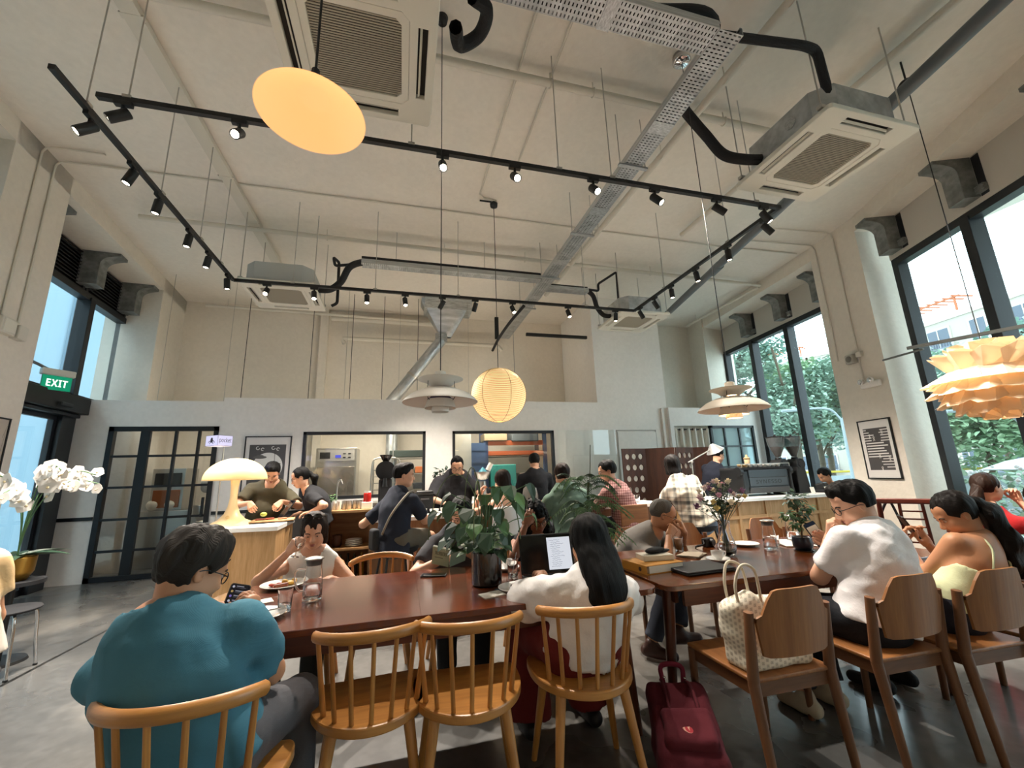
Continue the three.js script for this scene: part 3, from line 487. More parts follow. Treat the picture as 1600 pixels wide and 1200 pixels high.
{ // hanging light-box sign
  const x = -2.05, y = 1.83, z = -5.5, t = thing('lightbox_sign', 'small hanging white cube sign lettered pocket with an octopus-like mark', 'sign', [x, y, z], -.62);
  const face = (f) => canvasTex(256, 128, (c, w, h) => { c.fillStyle = '#dfe0ff'; c.fillRect(0, 0, w, h); c.strokeStyle = '#55567a'; c.lineWidth = 4; c.strokeRect(2, 2, w - 4, h - 4); c.fillStyle = '#15152a'; f(c); });
  const mark = face(c => { c.beginPath(); c.ellipse(128, 58, 26, 32, 0, 0, 7); c.fill(); c.lineWidth = 9; c.strokeStyle = '#15152a'; for (const s of [-1, 1]) for (const k of [0, 1]) { c.beginPath(); c.moveTo(128, 70); c.quadraticCurveTo(128 + s * (60 - k * 20), 60 + k * 30, 128 + s * (62 - k * 26), 92 + k * 14); c.stroke(); } });
  const word = face(c => { c.font = '72px sans-serif'; c.textAlign = 'center'; c.fillText('pocket', 128, 84); });
  const gl = m => new THREE.MeshStandardMaterial({ color: 0x8888a0, map: m, emissive: 0xffffff, emissiveMap: m, emissiveIntensity: .46 }), side = new THREE.MeshStandardMaterial({ color: 0xe2e2f4, emissive: new THREE.Color().setRGB(.72, .72, 1), emissiveIntensity: .4 });
  part(t, 'light_box', [bx(.2, .12, .17, 0, 0, 0)], side);
  part(t, 'sign_face', [tf(new THREE.PlaneGeometry(.2, .12), 0, 0, .086)], gl(mark)); part(t, 'sign_face', [tf(new THREE.PlaneGeometry(.17, .12), .101, 0, 0, 0, Math.PI / 2, 0)], gl(word));
  part(t, 'stand', [rod([.02, -.91, -.05], [.02, -.06, -.05], .008), bx(.12, .015, .12, .02, -.905, -.05)], mt.steel);
  bulbLight(new THREE.Color().setRGB(.6, .58, 1), .5, [x - .05, y + .02, z - .28], 3);
}
{ // exit sign over the street door
  const t = thing('exit_sign', 'green EXIT sign hanging above the entrance door', 'sign', [-4.52, 2.8, -6.78], .95);
  const ex = canvasTex(256, 128, (c, w, h) => { c.fillStyle = '#0e7f5c'; c.fillRect(0, 0, w, h); c.fillStyle = '#f0fff6'; c.font = 'bold 92px sans-serif'; c.textAlign = 'center'; c.fillText('EXIT', w / 2, 98); });
  part(t, 'sign_plate', [bx(.3, .2, .012, 0, -.06, 0)], M(0x0e7f5c, .4)); part(t, 'sign_face', [tf(new THREE.PlaneGeometry(.29, .19), 0, -.06, .008)], new THREE.MeshStandardMaterial({ map: ex, emissive: 0xffffff, emissiveMap: ex, emissiveIntensity: .7 }));
  part(t, 'housing', [rbx(.34, .09, .08, .015, 0, .08, 0)], mt.pipeWhite);
  part(t, 'arm', [tube([[-.1, .1, 0], [-.25, .16, .02], [-.5, .17, .05]], .014), tube([[-.1, .12, 0], [-.3, .2, 0], [-.55, .2, .03]], .01)], mt.bracket);
}
// ================================================================ TABLES
function longTable(x0, x1, z0, z1, rL, rR, seams, m, label, legInset) {
  const H = .74, t = thing('dining_table', label, 'table', [0, 0, 0]);
  const cuts = [x0, ...seams, x1];
  for (let i = 0; i < cuts.length - 1; i++) {
    const a = cuts[i] + (i ? .0012 : 0), b = cuts[i + 1] - (i < cuts.length - 2 ? .0012 : 0), s = new THREE.Shape(), l = i ? 0 : rL, r = i === cuts.length - 2 ? rR : 0;
    s.moveTo(a + l, z0); s.lineTo(b - r, z0); if (r) s.quadraticCurveTo(b, z0, b, z0 + r); s.lineTo(b, z1 - r); if (r) s.quadraticCurveTo(b, z1, b - r, z1);
    s.lineTo(a + l, z1); if (l) s.quadraticCurveTo(a, z1, a, z1 - l); s.lineTo(a, z0 + l); if (l) s.quadraticCurveTo(a, z0, a + l, z0);
    const g = ext(s, .022, .003, 10).rotateX(Math.PI / 2).translate(0, H - .003, 0);
    part(t, 'table_top', [uvBox(g, 1, false, i * .37)], m);
  }
  const ai = .07, ya = .665, ha = .1;
  for (const z of [z0 + ai, z1 - ai]) for (let i = 0; i < cuts.length - 1; i++) { const a = Math.max(cuts[i], x0 + .14) + .002, b = Math.min(cuts[i + 1], x1 - .14) - .002; part(t, 'apron', [uvBox(bx(b - a, ha, .022, (a + b) / 2, ya, z))], mt.tableLeg); }
  for (const x of [x0 + .14, x1 - .14]) part(t, 'apron', [uvBox(bx(.022, ha, z1 - z0 - .26, x, ya, (z0 + z1) / 2))], mt.tableLeg);
  for (const [sx, x] of [[-1, x0 + legInset], [1, x1 - legInset]]) for (const [sz, z] of [[-1, z0 + .2], [1, z1 - .2]]) part(t, 'leg', [uvBox(rod([x, .715, z], [x + sx * .06, 0, z + sz * .02], .036, .02, 18).scale(1, 1, 1), 1, true)], mt.tableLeg);
  return t;
}
// rod() tapers from its first radius (top) to its second (foot)
longTable(-.98, 1.335, -3.03, -2.08, .3, .1, [.1], mt.table, 'long polished red-brown dining table with rounded end, laptop and trailing plant on it', .16);
longTable(1.37, 3.58, -3.06, -2.08, .07, .07, [2.5], mt.tableB, 'long polished brown dining table with the flower vase and closed laptop', .14);

// ================================================================ CHAIRS  (front faces -z, origin on the floor under the seat)
const spindleChair = (() => {
  const t = thing('spindle_chair', 'x', 'chair', [0, 0, 0], 0, 'honey-coloured spindle back chairs');
  const s = new THREE.Shape(); s.moveTo(-.2, -.2); s.lineTo(.2, -.2); s.quadraticCurveTo(.235, -.19, .235, -.1); s.quadraticCurveTo(.24, .06, .15, .15); s.quadraticCurveTo(.08, .215, 0, .215); s.quadraticCurveTo(-.08, .215, -.15, .15); s.quadraticCurveTo(-.24, .06, -.235, -.1); s.quadraticCurveTo(-.235, -.19, -.2, -.2);
  part(t, 'seat', [uvBox(ext(s, .022, .007, 14).rotateX(Math.PI / 2).translate(0, .447, 0))], mt.honey);
  const rail = a => V(Math.sin(a) * .235, .765 - .01 * a * a, .02 + .24 * Math.cos(a) * .98), pts = [];
  for (let i = -8; i <= 8; i++) pts.push(rail(i / 8 * 1.22));
  const rg = tube(pts, .0165, 48, 10); { const p = rg.attributes.position; for (let i = 0; i < p.count; i++) p.setY(i, .76 + (p.getY(i) - .76) * 1.35); } rg.computeVertexNormals();
  const ends = [-1, 1].map(k => { const e = rail(k * 1.22); return sph(.0155, e.x, .76 + (e.y - .76) * 1.35, e.z, 1, 1.3, 1, 12, 8); });
  part(t, 'top_rail', [uvBox(G(rg, ends))], mt.honey);
  for (let i = -3; i <= 3; i++) { const a = i / 3 * 1.1, p = rail(a), q = V(Math.sin(a * .98) * .2, .44, -.01 + .205 * Math.cos(a * 1.05)); part(t, 'spindle', [uvBox(rod(q, p, Math.abs(i) === 3 ? .0115 : .0095, .0085, 10), 1, true)], mt.honey); }
  for (const [x, z, fx, fz] of [[-.15, -.13, -.21, -.2], [.15, -.13, .21, -.2], [-.14, .12, -.2, .21], [.14, .12, .2, .21]]) part(t, 'leg', [uvBox(rod([fx, 0, fz], [x, .43, z], .0135, .023, 14), 1, true)], mt.honey);
  return t;
})();
let firstSp = true;
function spindle(x, z, ry, label) { if (firstSp) { firstSp = false; spindleChair.position.set(x, 0, z); spindleChair.rotation.y = ry; spindleChair.userData.label = label; return spindleChair; } return dup(spindleChair, [x, 0, z], ry, label); }
spindle(-.59, -1.68, -.12, 'spindle chair under the man in the teal polo, nearest the camera');
spindle(-.1, -2.06, .06, 'empty spindle chair right of the teal polo man, near side of the table');
spindle(.3, -2.02, -.07, 'empty spindle chair left of the woman in the white blouse');
spindle(.84, -2.02, -.1, 'spindle chair under the woman in the white blouse');
spindle(-.62, -3.34, Math.PI, 'spindle chair under the woman in the white sleeveless top');
spindle(-.12, -3.32, Math.PI + .05, 'empty spindle chair on the far side of the red-brown table');
spindle(.42, -3.36, Math.PI, 'spindle chair under the man reading a book');
spindle(1.0, -3.36, Math.PI - .15, 'spindle chair under the curly-haired woman');

const plyChair = (() => {
  const t = thing('plywood_chair', 'x', 'chair', [0, 0, 0], 0, 'brown plywood back chairs');
  part(t, 'seat', [uvBox(rbx(.44, .018, .44, .007, 0, .442, 0), 1, true)], mt.ply);
  for (const x of [-.195, .195]) part(t, 'side_rail', [uvBox(bx(.022, .055, .38, x, .405, 0))], mt.plyLeg);
  for (const z of [-.19, .2]) part(t, 'cross_rail', [uvBox(bx(.38, .055, .022, 0, .405, z))], mt.plyLeg);
  for (const s of [-1, 1]) {
    part(t, 'leg', [uvBox(rod([s * .205, 0, -.21], [s * .205, .432, -.2], .0165, .021, 14), 1, true)], mt.plyLeg);
    part(t, 'leg', [uvBox(rod([s * .212, 0, .265], [s * .213, .44, .212], .0165, .024, 14), 1, true), uvBox(rod([s * .213, .44, .212], [s * .215, .725, .24], .024, .02, 14), 1, true)], mt.plyLeg);
  }
  const b = new THREE.Shape(); b.moveTo(-.14, .54); b.lineTo(.14, .54); b.bezierCurveTo(.19, .54, .195, .57, .197, .6); b.lineTo(.2, .7); b.bezierCurveTo(.165, .71, .16, .735, .152, .76); b.bezierCurveTo(.145, .805, .13, .818, .09, .82); b.lineTo(-.09, .82); b.bezierCurveTo(-.13, .818, -.145, .805, -.152, .76); b.bezierCurveTo(-.16, .735, -.165, .71, -.2, .7); b.lineTo(-.197, .6); b.bezierCurveTo(-.195, .57, -.19, .54, -.14, .54);
  const bow = x => .245 + .035 * (1 - (x / .2) ** 2), grid = []; // bent panel: outline cut into vertical strips so that it can bow
  const pts = b.getPoints(10), N = 16;
  const yAt = (x, top) => { let best = top ? -9 : 9; for (let i = 0; i < pts.length; i++) { const p = pts[i], q = pts[(i + 1) % pts.length]; if ((p.x - x) * (q.x - x) <= 0 && p.x !== q.x) { const y = p.y + (q.y - p.y) * (x - p.x) / (q.x - p.x); if (top ? y > best : y < best) best = y; } } return best; };
  const pos = [], th = .006, push = (...v) => v.forEach(a => pos.push(...a));
  for (let i = 0; i < N; i++) {
    const xa = -.1995 + .399 * i / N, xb = -.1995 + .399 * (i + 1) / N, [at, ab, bt, bb] = [yAt(xa, 1), yAt(xa, 0), yAt(xb, 1), yAt(xb, 0)], za = bow(xa), zb = bow(xb), ln = y => (y - .6) * .12;
    const F = (x, y, z, k) => [x, y, z + ln(y) + k];
    for (const [k, f] of [[th, 0], [-th, 1]]) { const q = [F(xa, ab, za, k), F(xb, bb, zb, k), F(xb, bt, zb, k), F(xa, at, za, k)]; f ? push(q[0], q[2], q[1], q[0], q[3], q[2]) : push(q[0], q[1], q[2], q[0], q[2], q[3]); }
    push(F(xa, at, za, th), F(xb, bt, zb, th), F(xb, bt, zb, -th), F(xa, at, za, th), F(xb, bt, zb, -th), F(xa, at, za, -th));
    push(F(xa, ab, za, -th), F(xb, bb, zb, -th), F(xb, bb, zb, th), F(xa, ab, za, -th), F(xb, bb, zb, th), F(xa, ab, za, th));
  }
  const bg = new THREE.BufferGeometry(); bg.setAttribute('position', new THREE.Float32BufferAttribute(pos, 3)); bg.computeVertexNormals();
  part(t, 'backrest', [uvBox(bg, 1, true)], mt.ply);
  return t;
})();
let firstPly = true;
function ply(x, z, ry, label) { if (firstPly) { firstPly = false; plyChair.position.set(x, 0, z); plyChair.rotation.y = ry; plyChair.userData.label = label; return plyChair; } return dup(plyChair, [x, 0, z], ry, label); }
ply(1.7, -1.9, 0, 'plywood chair carrying the cream tote bag');
ply(2.38, -1.87, -.02, 'plywood chair under the man in the white t-shirt');
ply(2.86, -1.8, -.04, 'plywood chair under the woman with the long ponytail');
ply(3.36, -1.8, -.04, 'plywood chair at the right edge of the picture');
ply(2.1, -3.42, Math.PI, 'plywood chair under the man in the grey polo');
ply(2.72, -3.42, Math.PI + .1, 'empty plywood chair behind the flower vase');
ply(3.62, -3.42, Math.PI - .08, 'empty plywood chair behind the bonsai plant');
{ // red ladder-back chair by the right column
  const t = thing('ladderback_chair', 'dark red ladder-back chair with a shoulder bag, beside the right column', 'chair', [4.36, 0, -2.78], -1.0), m = mt.redwood;
  for (const s of [-1, 1]) { part(t, 'leg', [uvBox(rod([s * .22, 0, .24], [s * .215, .45, .2], .019, .023), 1, true), uvBox(rod([s * .215, .45, .2], [s * .2, 1.02, .29], .023, .018), 1, true)], m); part(t, 'leg', [uvBox(rod([s * .21, 0, -.22], [s * .21, .44, -.2], .018, .022), 1, true)], m); }
  part(t, 'top_rail', [uvBox(rbx(.44, .045, .03, .012, 0, 1.02, .29))], m);
  for (const s of [-1, 1]) part(t, 'back_post', [uvBox(rod([s * .085, .47, .205], [s * .07, 1.01, .288], .014, .012), 1, true)], m);
  for (let i = 0; i < 7; i++) part(t, 'slat', [uvBox(bx(.15, .012, .014, 0, .56 + i * .063, .22 + i * .0098))], m);
  part(t, 'seat', [uvBox(rbx(.46, .03, .46, .012, 0, .455, 0))], m);
  for (const s of [-1, 1]) part(t, 'seat_rail', [uvBox(bx(.02, .05, .4, s * .2, .41, 0))], m);
  const b = thing('shoulder_bag', 'navy shoulder bag hanging by its strap from the red ladder-back chair', 'bag', [4.16, .6, -2.86], -1.0);
  part(b, 'bag_body', [rbx(.27, .2, .1, .045, 0, .02, .05)], M(0x141b2c, .7)); part(b, 'strap', [tube([[-.11, .08, .05], [-.03, .3, .1], [.04, .42, .13], [.08, .3, .16], [.12, .08, .06]], .01)], M(0x10131d, .7));
}
{ // side table and chair at the right, for the woman in red
  const t = thing('side_table', 'small brown table between the ponytail woman and the woman in red', 'table', [5.44, 0, -2.3]);
  part(t, 'table_top', [uvBox(rbx(.42, .03, .5, .01, 0, .72, 0))], mt.tableB); for (const [x, z] of [[-.15, -.19], [.15, -.19], [-.15, .19], [.15, .19]]) part(t, 'leg', [uvBox(rod([x * 1.08, 0, z * 1.08], [x, .71, z], .018, .025), 1, true)], mt.tableLeg);
}
function barStool(x, z, ry, label, m, back) {
  const t = thing('bar_stool', label, 'stool', [x, 0, z], ry, 'bar stools along the counter');
  part(t, 'seat', [lathe([[0, 0], [.17, 0], [.205, .02], [.22, .06], [.21, .065], [.19, .04], [0, .03]], 32).scale(1, 1, .9).translate(0, .62, 0)], m);
  for (const [a, b] of [[-1, -1], [1, -1], [-1, 1], [1, 1]]) part(t, 'leg', [rod([a * .21, 0, b * .21], [a * .12, .63, b * .12], .011)], mt.black);
  part(t, 'foot_ring', [...[[-1, -1, 1, -1], [1, -1, 1, 1], [1, 1, -1, 1], [-1, 1, -1, -1]].map(([a, b, c, d]) => rod([a * .18, .2, b * .18], [c * .18, .2, d * .18], .009))], mt.black);
  if (back) { part(t, 'backrest', [uvBox(rbx(.36, .22, .018, .008, 0, .86, .2))], mt.ply); for (const s of [-1, 1]) part(t, 'back_post', [rod([s * .13, .63, .14], [s * .13, .8, .2], .011)], mt.black); }
}
barStool(-.03, -4.5, .3, 'black bar stool under the man with the cross-body strap', mt.blackMatte);
barStool(1.1, -4.5, 0, 'black bar stool under the woman in the white camisole', mt.blackMatte);
barStool(1.82, -4.5, 0, 'black bar stool under the person in the green shirt', mt.blackMatte);
barStool(2.5, -4.5, .1, 'bar stool with wooden back under the man in the checked shirt', mt.blackMatte, true);
barStool(3.45, -4.45, .2, 'bar stool under the woman in the plaid shirt', mt.blackMatte);
function metalStool(x, z, ry, label) {
  const t = thing('metal_stool', label, 'stool', [x, 0, z], ry, 'black seats on chrome legs');
  part(t, 'seat', [lathe([[0, 0], [.18, 0], [.192, .01], [.185, .022], [0, .025]], 36).translate(0, .44, 0)], mt.blackMatte);
  for (let i = 0; i < 4; i++) { const a = i * 1.5708 + .785, c = Math.cos(a), s = Math.sin(a); part(t, 'leg', [tube([[c * .06, .435, s * .06], [c * .14, .435, s * .14], [c * .165, .41, s * .165], [c * .19, .2, s * .19], [c * .215, .012, s * .215]], .011, 30, 8)], mt.chrome); part(t, 'foot_cap', [cyl(.014, .014, .014, c * .215, .007, s * .215, 12)], mt.black); }
}
metalStool(-2.9, -4.33, .1, 'empty black stool on chrome legs, farther of the two at the left edge');
metalStool(-2.13, -2.88, .2, 'black stool on chrome legs under the person at the left edge');

// ================================================================ COUNTERS
function counterTop(t, pts, y, th = .04) { part(t, 'worktop', [prism(pts, y - th, y)], mt.counterTop); }
{
  const t = thing('oak_counter', 'oak-fronted counter with white top carrying the mushroom lamp', 'counter');
  const poly = [[-1.95, -4.82], [-1.17, -4.72], [-1.2, -5.55], [-1.95, -5.6]];
  const c = [-1.56, -5.17], inset = poly.map(p => [p[0] + (c[0] - p[0]) * .035, p[1] + (c[1] - p[1]) * .035]);
  const g = uvBox(prism(inset, 0, .88), 1, true); part(t, 'cabinet_body', [g], mt.oak); counterTop(t, poly, .92);
}
{
  const t = thing('bar_counter', 'long bar counter with white top and oak front darkened as if in shadow where guests sit', 'counter');
  part(t, 'cabinet_body', [uvBox(bx(3.66, .88, .45, 1.5, .44, -5.22), 1, true)], mt.oakDark); counterTop(t, [[-.36, -4.93], [3.38, -4.93], [3.38, -5.5], [-.36, -5.5]], .92);  // front uses darker oak, its shadow put into the colour
}
{
  const t = thing('back_counter', 'low work counter behind the bar', 'counter');
  part(t, 'cabinet_body', [uvBox(bx(2.9, .86, .5, 2.2, .43, -7.35))], M(0x3a3733, .6)); counterTop(t, [[.7, -7.05], [3.7, -7.05], [3.7, -7.68], [.7, -7.68]], .9);
}
{
  const t = thing('coffee_counter', 'oak panelled coffee counter with white top under the espresso machine', 'counter');
  part(t, 'cabinet_body', [uvBox(bx(2.9, .87, .7, 5.5, .435, -5.35), 1, true)], mt.oak);
  for (let i = 0; i <= 6; i++) part(t, 'batten', [uvBox(bx(.045, .87, .02, 4.08 + i * .473, .435, -4.99), 1, true)], mt.oak);
  part(t, 'rail', [uvBox(bx(2.9, .045, .018, 5.5, .66, -4.99))], mt.oak);
  counterTop(t, [[4.02, -4.93], [6.98, -4.93], [6.98, -5.75], [4.02, -5.75]], .91);
}
{ // open oak shelf unit
  const t = thing('shelf_unit', 'open oak shelf unit with plates and bottles behind the bar end', 'shelf', [-.62, 0, -5.85]);
  const W = .54, D = .35;
  for (const x of [-W / 2, W / 2]) part(t, 'side_panel', [uvBox(bx(.025, .96, D, x, .48, 0), 1, true)], mt.oak);
  for (const y of [.15, .52, .96]) part(t, 'shelf_board', [uvBox(bx(W + .03, .028, D, 0, y, 0))], mt.oak);
  part(t, 'back_panel', [uvBox(bx(W, .95, .012, 0, .48, -D / 2))], mt.oakDark);
}
// perforated folding screen
{
  const t = thing('folding_screen', 'dark brown folding screen with rows of round white holes', 'screen', [3.72, 0, -6.6]), pw = .5, ph = 1.72;
  const mk = holes => { const s = new THREE.Shape([[0, .02], [pw, .02], [pw, ph], [0, ph]].map(p => new THREE.Vector2(...p))); if (holes) for (let i = 0; i < 3; i++) for (let j = 0; j < 8; j++) { const h = new THREE.Path(); h.absarc(.11 + i * .14, ph - .14 - j * .19, .05, 0, 6.2832, true); s.holes.push(h); } return ext(s, .02, 0, 20); };
  let x = 0, z = 0;
  for (const [k, a, h] of [[0, .12, 1], [1, -.45, 0], [2, .3, 1], [3, -.2, 0]]) { const m = part(t, 'panel', [uvBox(mk(h), 1, true)], mt.screenWood, h ? 'brown panel with round holes' : 'plain brown panel'); m.position.set(x, 0, z); m.rotation.y = a; if (h) { const b = part(t, 'white_backing', [bx(pw - .03, ph - .05, .006, pw / 2, ph / 2, -.006)], mt.paper); b.position.set(x, 0, z); b.rotation.y = a; } x += Math.cos(a) * (pw + .01); z -= Math.sin(a) * (pw + .01); }
}
// curtain in the opening beside the frosted window
{
  const t = thing('curtain', 'pale pleated curtain hanging on a black rod beside the frosted grid window', 'curtain', [5.69, 0, -7.8]);
  const s = new THREE.Shape(), n = 60, top = [], bot = []; for (let i = 0; i <= n; i++) { const x = .02 + i / n * .88, z = .045 * Math.sin(i / n * 6.2832 * 5.5) + .012 * Math.sin(i * 1.7); top.push([x, z + .004]); bot.unshift([x, z - .004]); }
  part(t, 'cloth', [prism([...top, ...bot].map(([x, z]) => [x, z]), .9, 2.2)], M(0xdad5ca, .95));
  part(t, 'curtain_rod', [rod([-.02, 2.18, .0], [.95, 2.18, 0], .012)], mt.black); for (let i = 0; i < 8; i++) part(t, 'ring', [tf(new THREE.TorusGeometry(.02, .005, 6, 14), .06 + i * .11, 2.18, 0, 0, Math.PI / 2, 0)], mt.black);
}
solo('glass_screen', 'tall clear glass screen against the white wall right of the second kitchen window', 'glass panel', [bx(1.26, 1.28, .01, 3.6, 1.53, -7.68)], mt.pane);
// ================================================================ PEOPLE: distance fields meshed with surface nets
const perm = new Uint8Array(512); { const r = []; for (let i = 0; i < 256; i++) r.push(i); for (let i = 255; i > 0; i--) { const j = Math.floor(rnd() * (i + 1)); [r[i], r[j]] = [r[j], r[i]]; } for (let i = 0; i < 512; i++) perm[i] = r[i & 255]; }
function n3(x, y, z) {   // value noise, -1..1
  const xi = Math.floor(x), yi = Math.floor(y), zi = Math.floor(z), fx = x - xi, fy = y - yi, fz = z - zi, u = fx * fx * (3 - 2 * fx), v = fy * fy * (3 - 2 * fy), w = fz * fz * (3 - 2 * fz), X = xi & 255, Y = yi & 255, Z = zi & 255;
  const h = (a, b, c) => perm[perm[perm[(X + a) & 255] + ((Y + b) & 255)] + ((Z + c) & 255)] / 127.5 - 1, m = (a, b, t) => a + (b - a) * t;
  return m(m(m(h(0, 0, 0), h(1, 0, 0), u), m(h(0, 1, 0), h(1, 1, 0), u), v), m(m(h(0, 0, 1), h(1, 0, 1), u), m(h(0, 1, 1), h(1, 1, 1), u), v), w);
}
const smin = (a, b, k) => { const h = Math.max(k - Math.abs(a - b), 0) / k; return Math.min(a, b) - h * h * k * .25; };
// primitives: [distance function, centre, reach]
function cap(a, b, ra, rb = ra, flat = null, f = 1, end = null) {    // tapered capsule; flat: direction squeezed by f; end: flat cut at b
  a = v3(a); b = v3(b); const dx = b.x - a.x, dy = b.y - a.y, dz = b.z - a.z, L2 = dx * dx + dy * dy + dz * dz || 1e-9, L = Math.sqrt(L2);
  const fn = (x, y, z) => {
    let px = x - a.x, py = y - a.y, pz = z - a.z, t = (px * dx + py * dy + pz * dz) / L2; const tr = t; t = t < 0 ? 0 : t > 1 ? 1 : t;
    px -= dx * t; py -= dy * t; pz -= dz * t;
    if (flat) { const q = (px * flat.x + py * flat.y + pz * flat.z) * (1 / f - 1); px += flat.x * q; py += flat.y * q; pz += flat.z * q; }
    let d = Math.sqrt(px * px + py * py + pz * pz) - (ra + (rb - ra) * t); if (flat) d *= .8;
    if (end !== null) d = Math.max(d, (tr - 1) * L - end); return d;
  };
  return { fn, c: a.clone().add(b).multiplyScalar(.5), r: L / 2 + Math.max(ra, rb) };
}
function ell(c, r, q = null) {
  c = v3(c); const qi = q ? q.clone().invert() : null, t = new THREE.Vector3(), m = Math.min(...r);
  return { fn: (x, y, z) => { t.set(x - c.x, y - c.y, z - c.z); if (qi) t.applyQuaternion(qi); const k = Math.hypot(t.x / r[0], t.y / r[1], t.z / r[2]), k2 = Math.hypot(t.x / r[0] ** 2, t.y / r[1] ** 2, t.z / r[2] ** 2); return k < 1e-6 ? -m : k * (k - 1) / k2; }, c, r: Math.max(...r) };
}
function field(prims, h, pad = .03) {
  const lo = V(9, 9, 9).multiplyScalar(99), hi = lo.clone().negate();
  for (const p of prims) if (!p.cut) { lo.min(V(p.c.x - p.r, p.c.y - p.r, p.c.z - p.r)); hi.max(V(p.c.x + p.r, p.c.y + p.r, p.c.z + p.r)); }
  lo.subScalar(pad); hi.addScalar(pad);
  const n = [Math.ceil((hi.x - lo.x) / h) + 1, Math.ceil((hi.y - lo.y) / h) + 1, Math.ceil((hi.z - lo.z) / h) + 1], d = new Float32Array(n[0] * n[1] * n[2]).fill(.5);
  const F = { lo, h, n, d };
  for (const p of prims) {
    const k = p.k ?? .02, m = p.r + k + h * 3, i0 = Math.max(0, Math.floor((p.c.x - m - lo.x) / h)), i1 = Math.min(n[0] - 1, Math.ceil((p.c.x + m - lo.x) / h)), j0 = Math.max(0, Math.floor((p.c.y - m - lo.y) / h)), j1 = Math.min(n[1] - 1, Math.ceil((p.c.y + m - lo.y) / h)), k0 = Math.max(0, Math.floor((p.c.z - m - lo.z) / h)), k1 = Math.min(n[2] - 1, Math.ceil((p.c.z + m - lo.z) / h));
    for (let z = k0; z <= k1; z++) for (let y = j0; y <= j1; y++) { let at = (z * n[1] + y) * n[0] + i0; for (let x = i0; x <= i1; x++, at++) { const v = p.fn(lo.x + x * h, lo.y + y * h, lo.z + z * h); d[at] = p.cut ? -smin(-d[at], v, k) : smin(d[at], v, k); } }
  }
  return F;
}
function each(F, fn) { const { lo, h, n, d } = F; let at = 0; for (let z = 0; z < n[2]; z++) for (let y = 0; y < n[1]; y++) for (let x = 0; x < n[0]; x++, at++) d[at] = fn(d[at], lo.x + x * h, lo.y + y * h, lo.z + z * h); return F; }
function nets(F) {
  const { lo, h, n: [nx, ny, nz], d } = F, id = new Int32Array(nx * ny * nz).fill(-1), pos = [], ix = [], o = [0, 1, nx, nx + 1, nx * ny, nx * ny + 1, nx * ny + nx, nx * ny + nx + 1], E = [[0, 1], [2, 3], [4, 5], [6, 7], [0, 2], [1, 3], [4, 6], [5, 7], [0, 4], [1, 5], [2, 6], [3, 7]];
  for (let z = 0; z < nz - 1; z++) for (let y = 0; y < ny - 1; y++) for (let x = 0; x < nx - 1; x++) {
    const b = (z * ny + y) * nx + x; let m = 0; for (let k = 0; k < 8; k++) if (d[b + o[k]] < 0) m |= 1 << k;
    if (m === 0 || m === 255) continue;
    let sx = 0, sy = 0, sz = 0, c = 0;
    for (const [p, q] of E) if (((m >> p) & 1) !== ((m >> q) & 1)) { const a = d[b + o[p]], e = d[b + o[q]], t = a / (a - e); sx += (p & 1) + ((q & 1) - (p & 1)) * t; sy += (p >> 1 & 1) + ((q >> 1 & 1) - (p >> 1 & 1)) * t; sz += (p >> 2) + ((q >> 2) - (p >> 2)) * t; c++; }
    id[b] = pos.length / 3; pos.push(lo.x + (x + sx / c) * h, lo.y + (y + sy / c) * h, lo.z + (z + sz / c) * h);
  }
  const Q = (a, b, c, e, f) => { if (a < 0 || b < 0 || c < 0 || e < 0) return; f ? ix.push(a, b, c, a, c, e) : ix.push(a, c, b, a, e, c); };
  for (let z = 1; z < nz - 1; z++) for (let y = 1; y < ny - 1; y++) for (let x = 1; x < nx - 1; x++) {
    const b = (z * ny + y) * nx + x, s = d[b] < 0;
    if (s !== d[b + 1] < 0) Q(id[b], id[b - nx], id[b - nx - nx * ny], id[b - nx * ny], !s);
    if (s !== d[b + nx] < 0) Q(id[b], id[b - nx * ny], id[b - 1 - nx * ny], id[b - 1], !s);
    if (s !== d[b + nx * ny] < 0) Q(id[b], id[b - 1], id[b - 1 - nx], id[b - nx], !s);
  }
  const g = new THREE.BufferGeometry(); g.setAttribute('position', new THREE.Float32BufferAttribute(pos, 3)); g.setIndex(ix); g.computeVertexNormals();
  const p = g.attributes.position, uv = new Float32Array(p.count * 2); for (let i = 0; i < p.count; i++) { uv[i * 2] = p.getX(i) + p.getZ(i) * .6; uv[i * 2 + 1] = p.getY(i); } g.setAttribute('uv', new THREE.BufferAttribute(uv, 2)); return g;
}
function ik(a, b, l1, l2, pole) {   // middle joint of a two-bone chain; b is pulled in when out of reach
  const d = b.clone().sub(a); let L = d.length(); const mx = (l1 + l2) * .995; if (L > mx) { b.copy(a).addScaledVector(d, mx / L); d.copy(b).sub(a); L = mx; }
  const n = d.clone().normalize(), x = (l1 * l1 - l2 * l2 + L * L) / (2 * L), y = Math.sqrt(Math.max(0, l1 * l1 - x * x)), p = pole.clone().addScaledVector(n, -pole.dot(n)).normalize();
  return a.clone().addScaledVector(n, x).addScaledVector(p, y);
}
const skinTex = (c, s) => tex(128, 128, (u, v) => { const n = fbm(u, v, 8, 8, 4, s) - .5; return hexc(c).map((x, i) => x + n * (i ? 10 : 14)); });
const SK = { a: P(0xffffff, .55, { map: skinTex(0xc48f6e, 1) }), b: P(0xffffff, .55, { map: skinTex(0xb5805d, 2) }), c: P(0xffffff, .55, { map: skinTex(0x8a573c, 3) }), d: P(0xffffff, .55, { map: skinTex(0xd3a184, 4) }) };
const fabricBump = tex(256, 256, (u, v) => .5 + .25 * Math.sin(u * 6.2832 * 64) * Math.sin(v * 6.2832 * 64) + (fbm(u, v, 20, 20, 3, 8) - .5) * .6, [6, 6], false);
const cloth = (c, o = {}) => M(c, .92, { bumpMap: fabricBump, bumpScale: .0012, ...o });
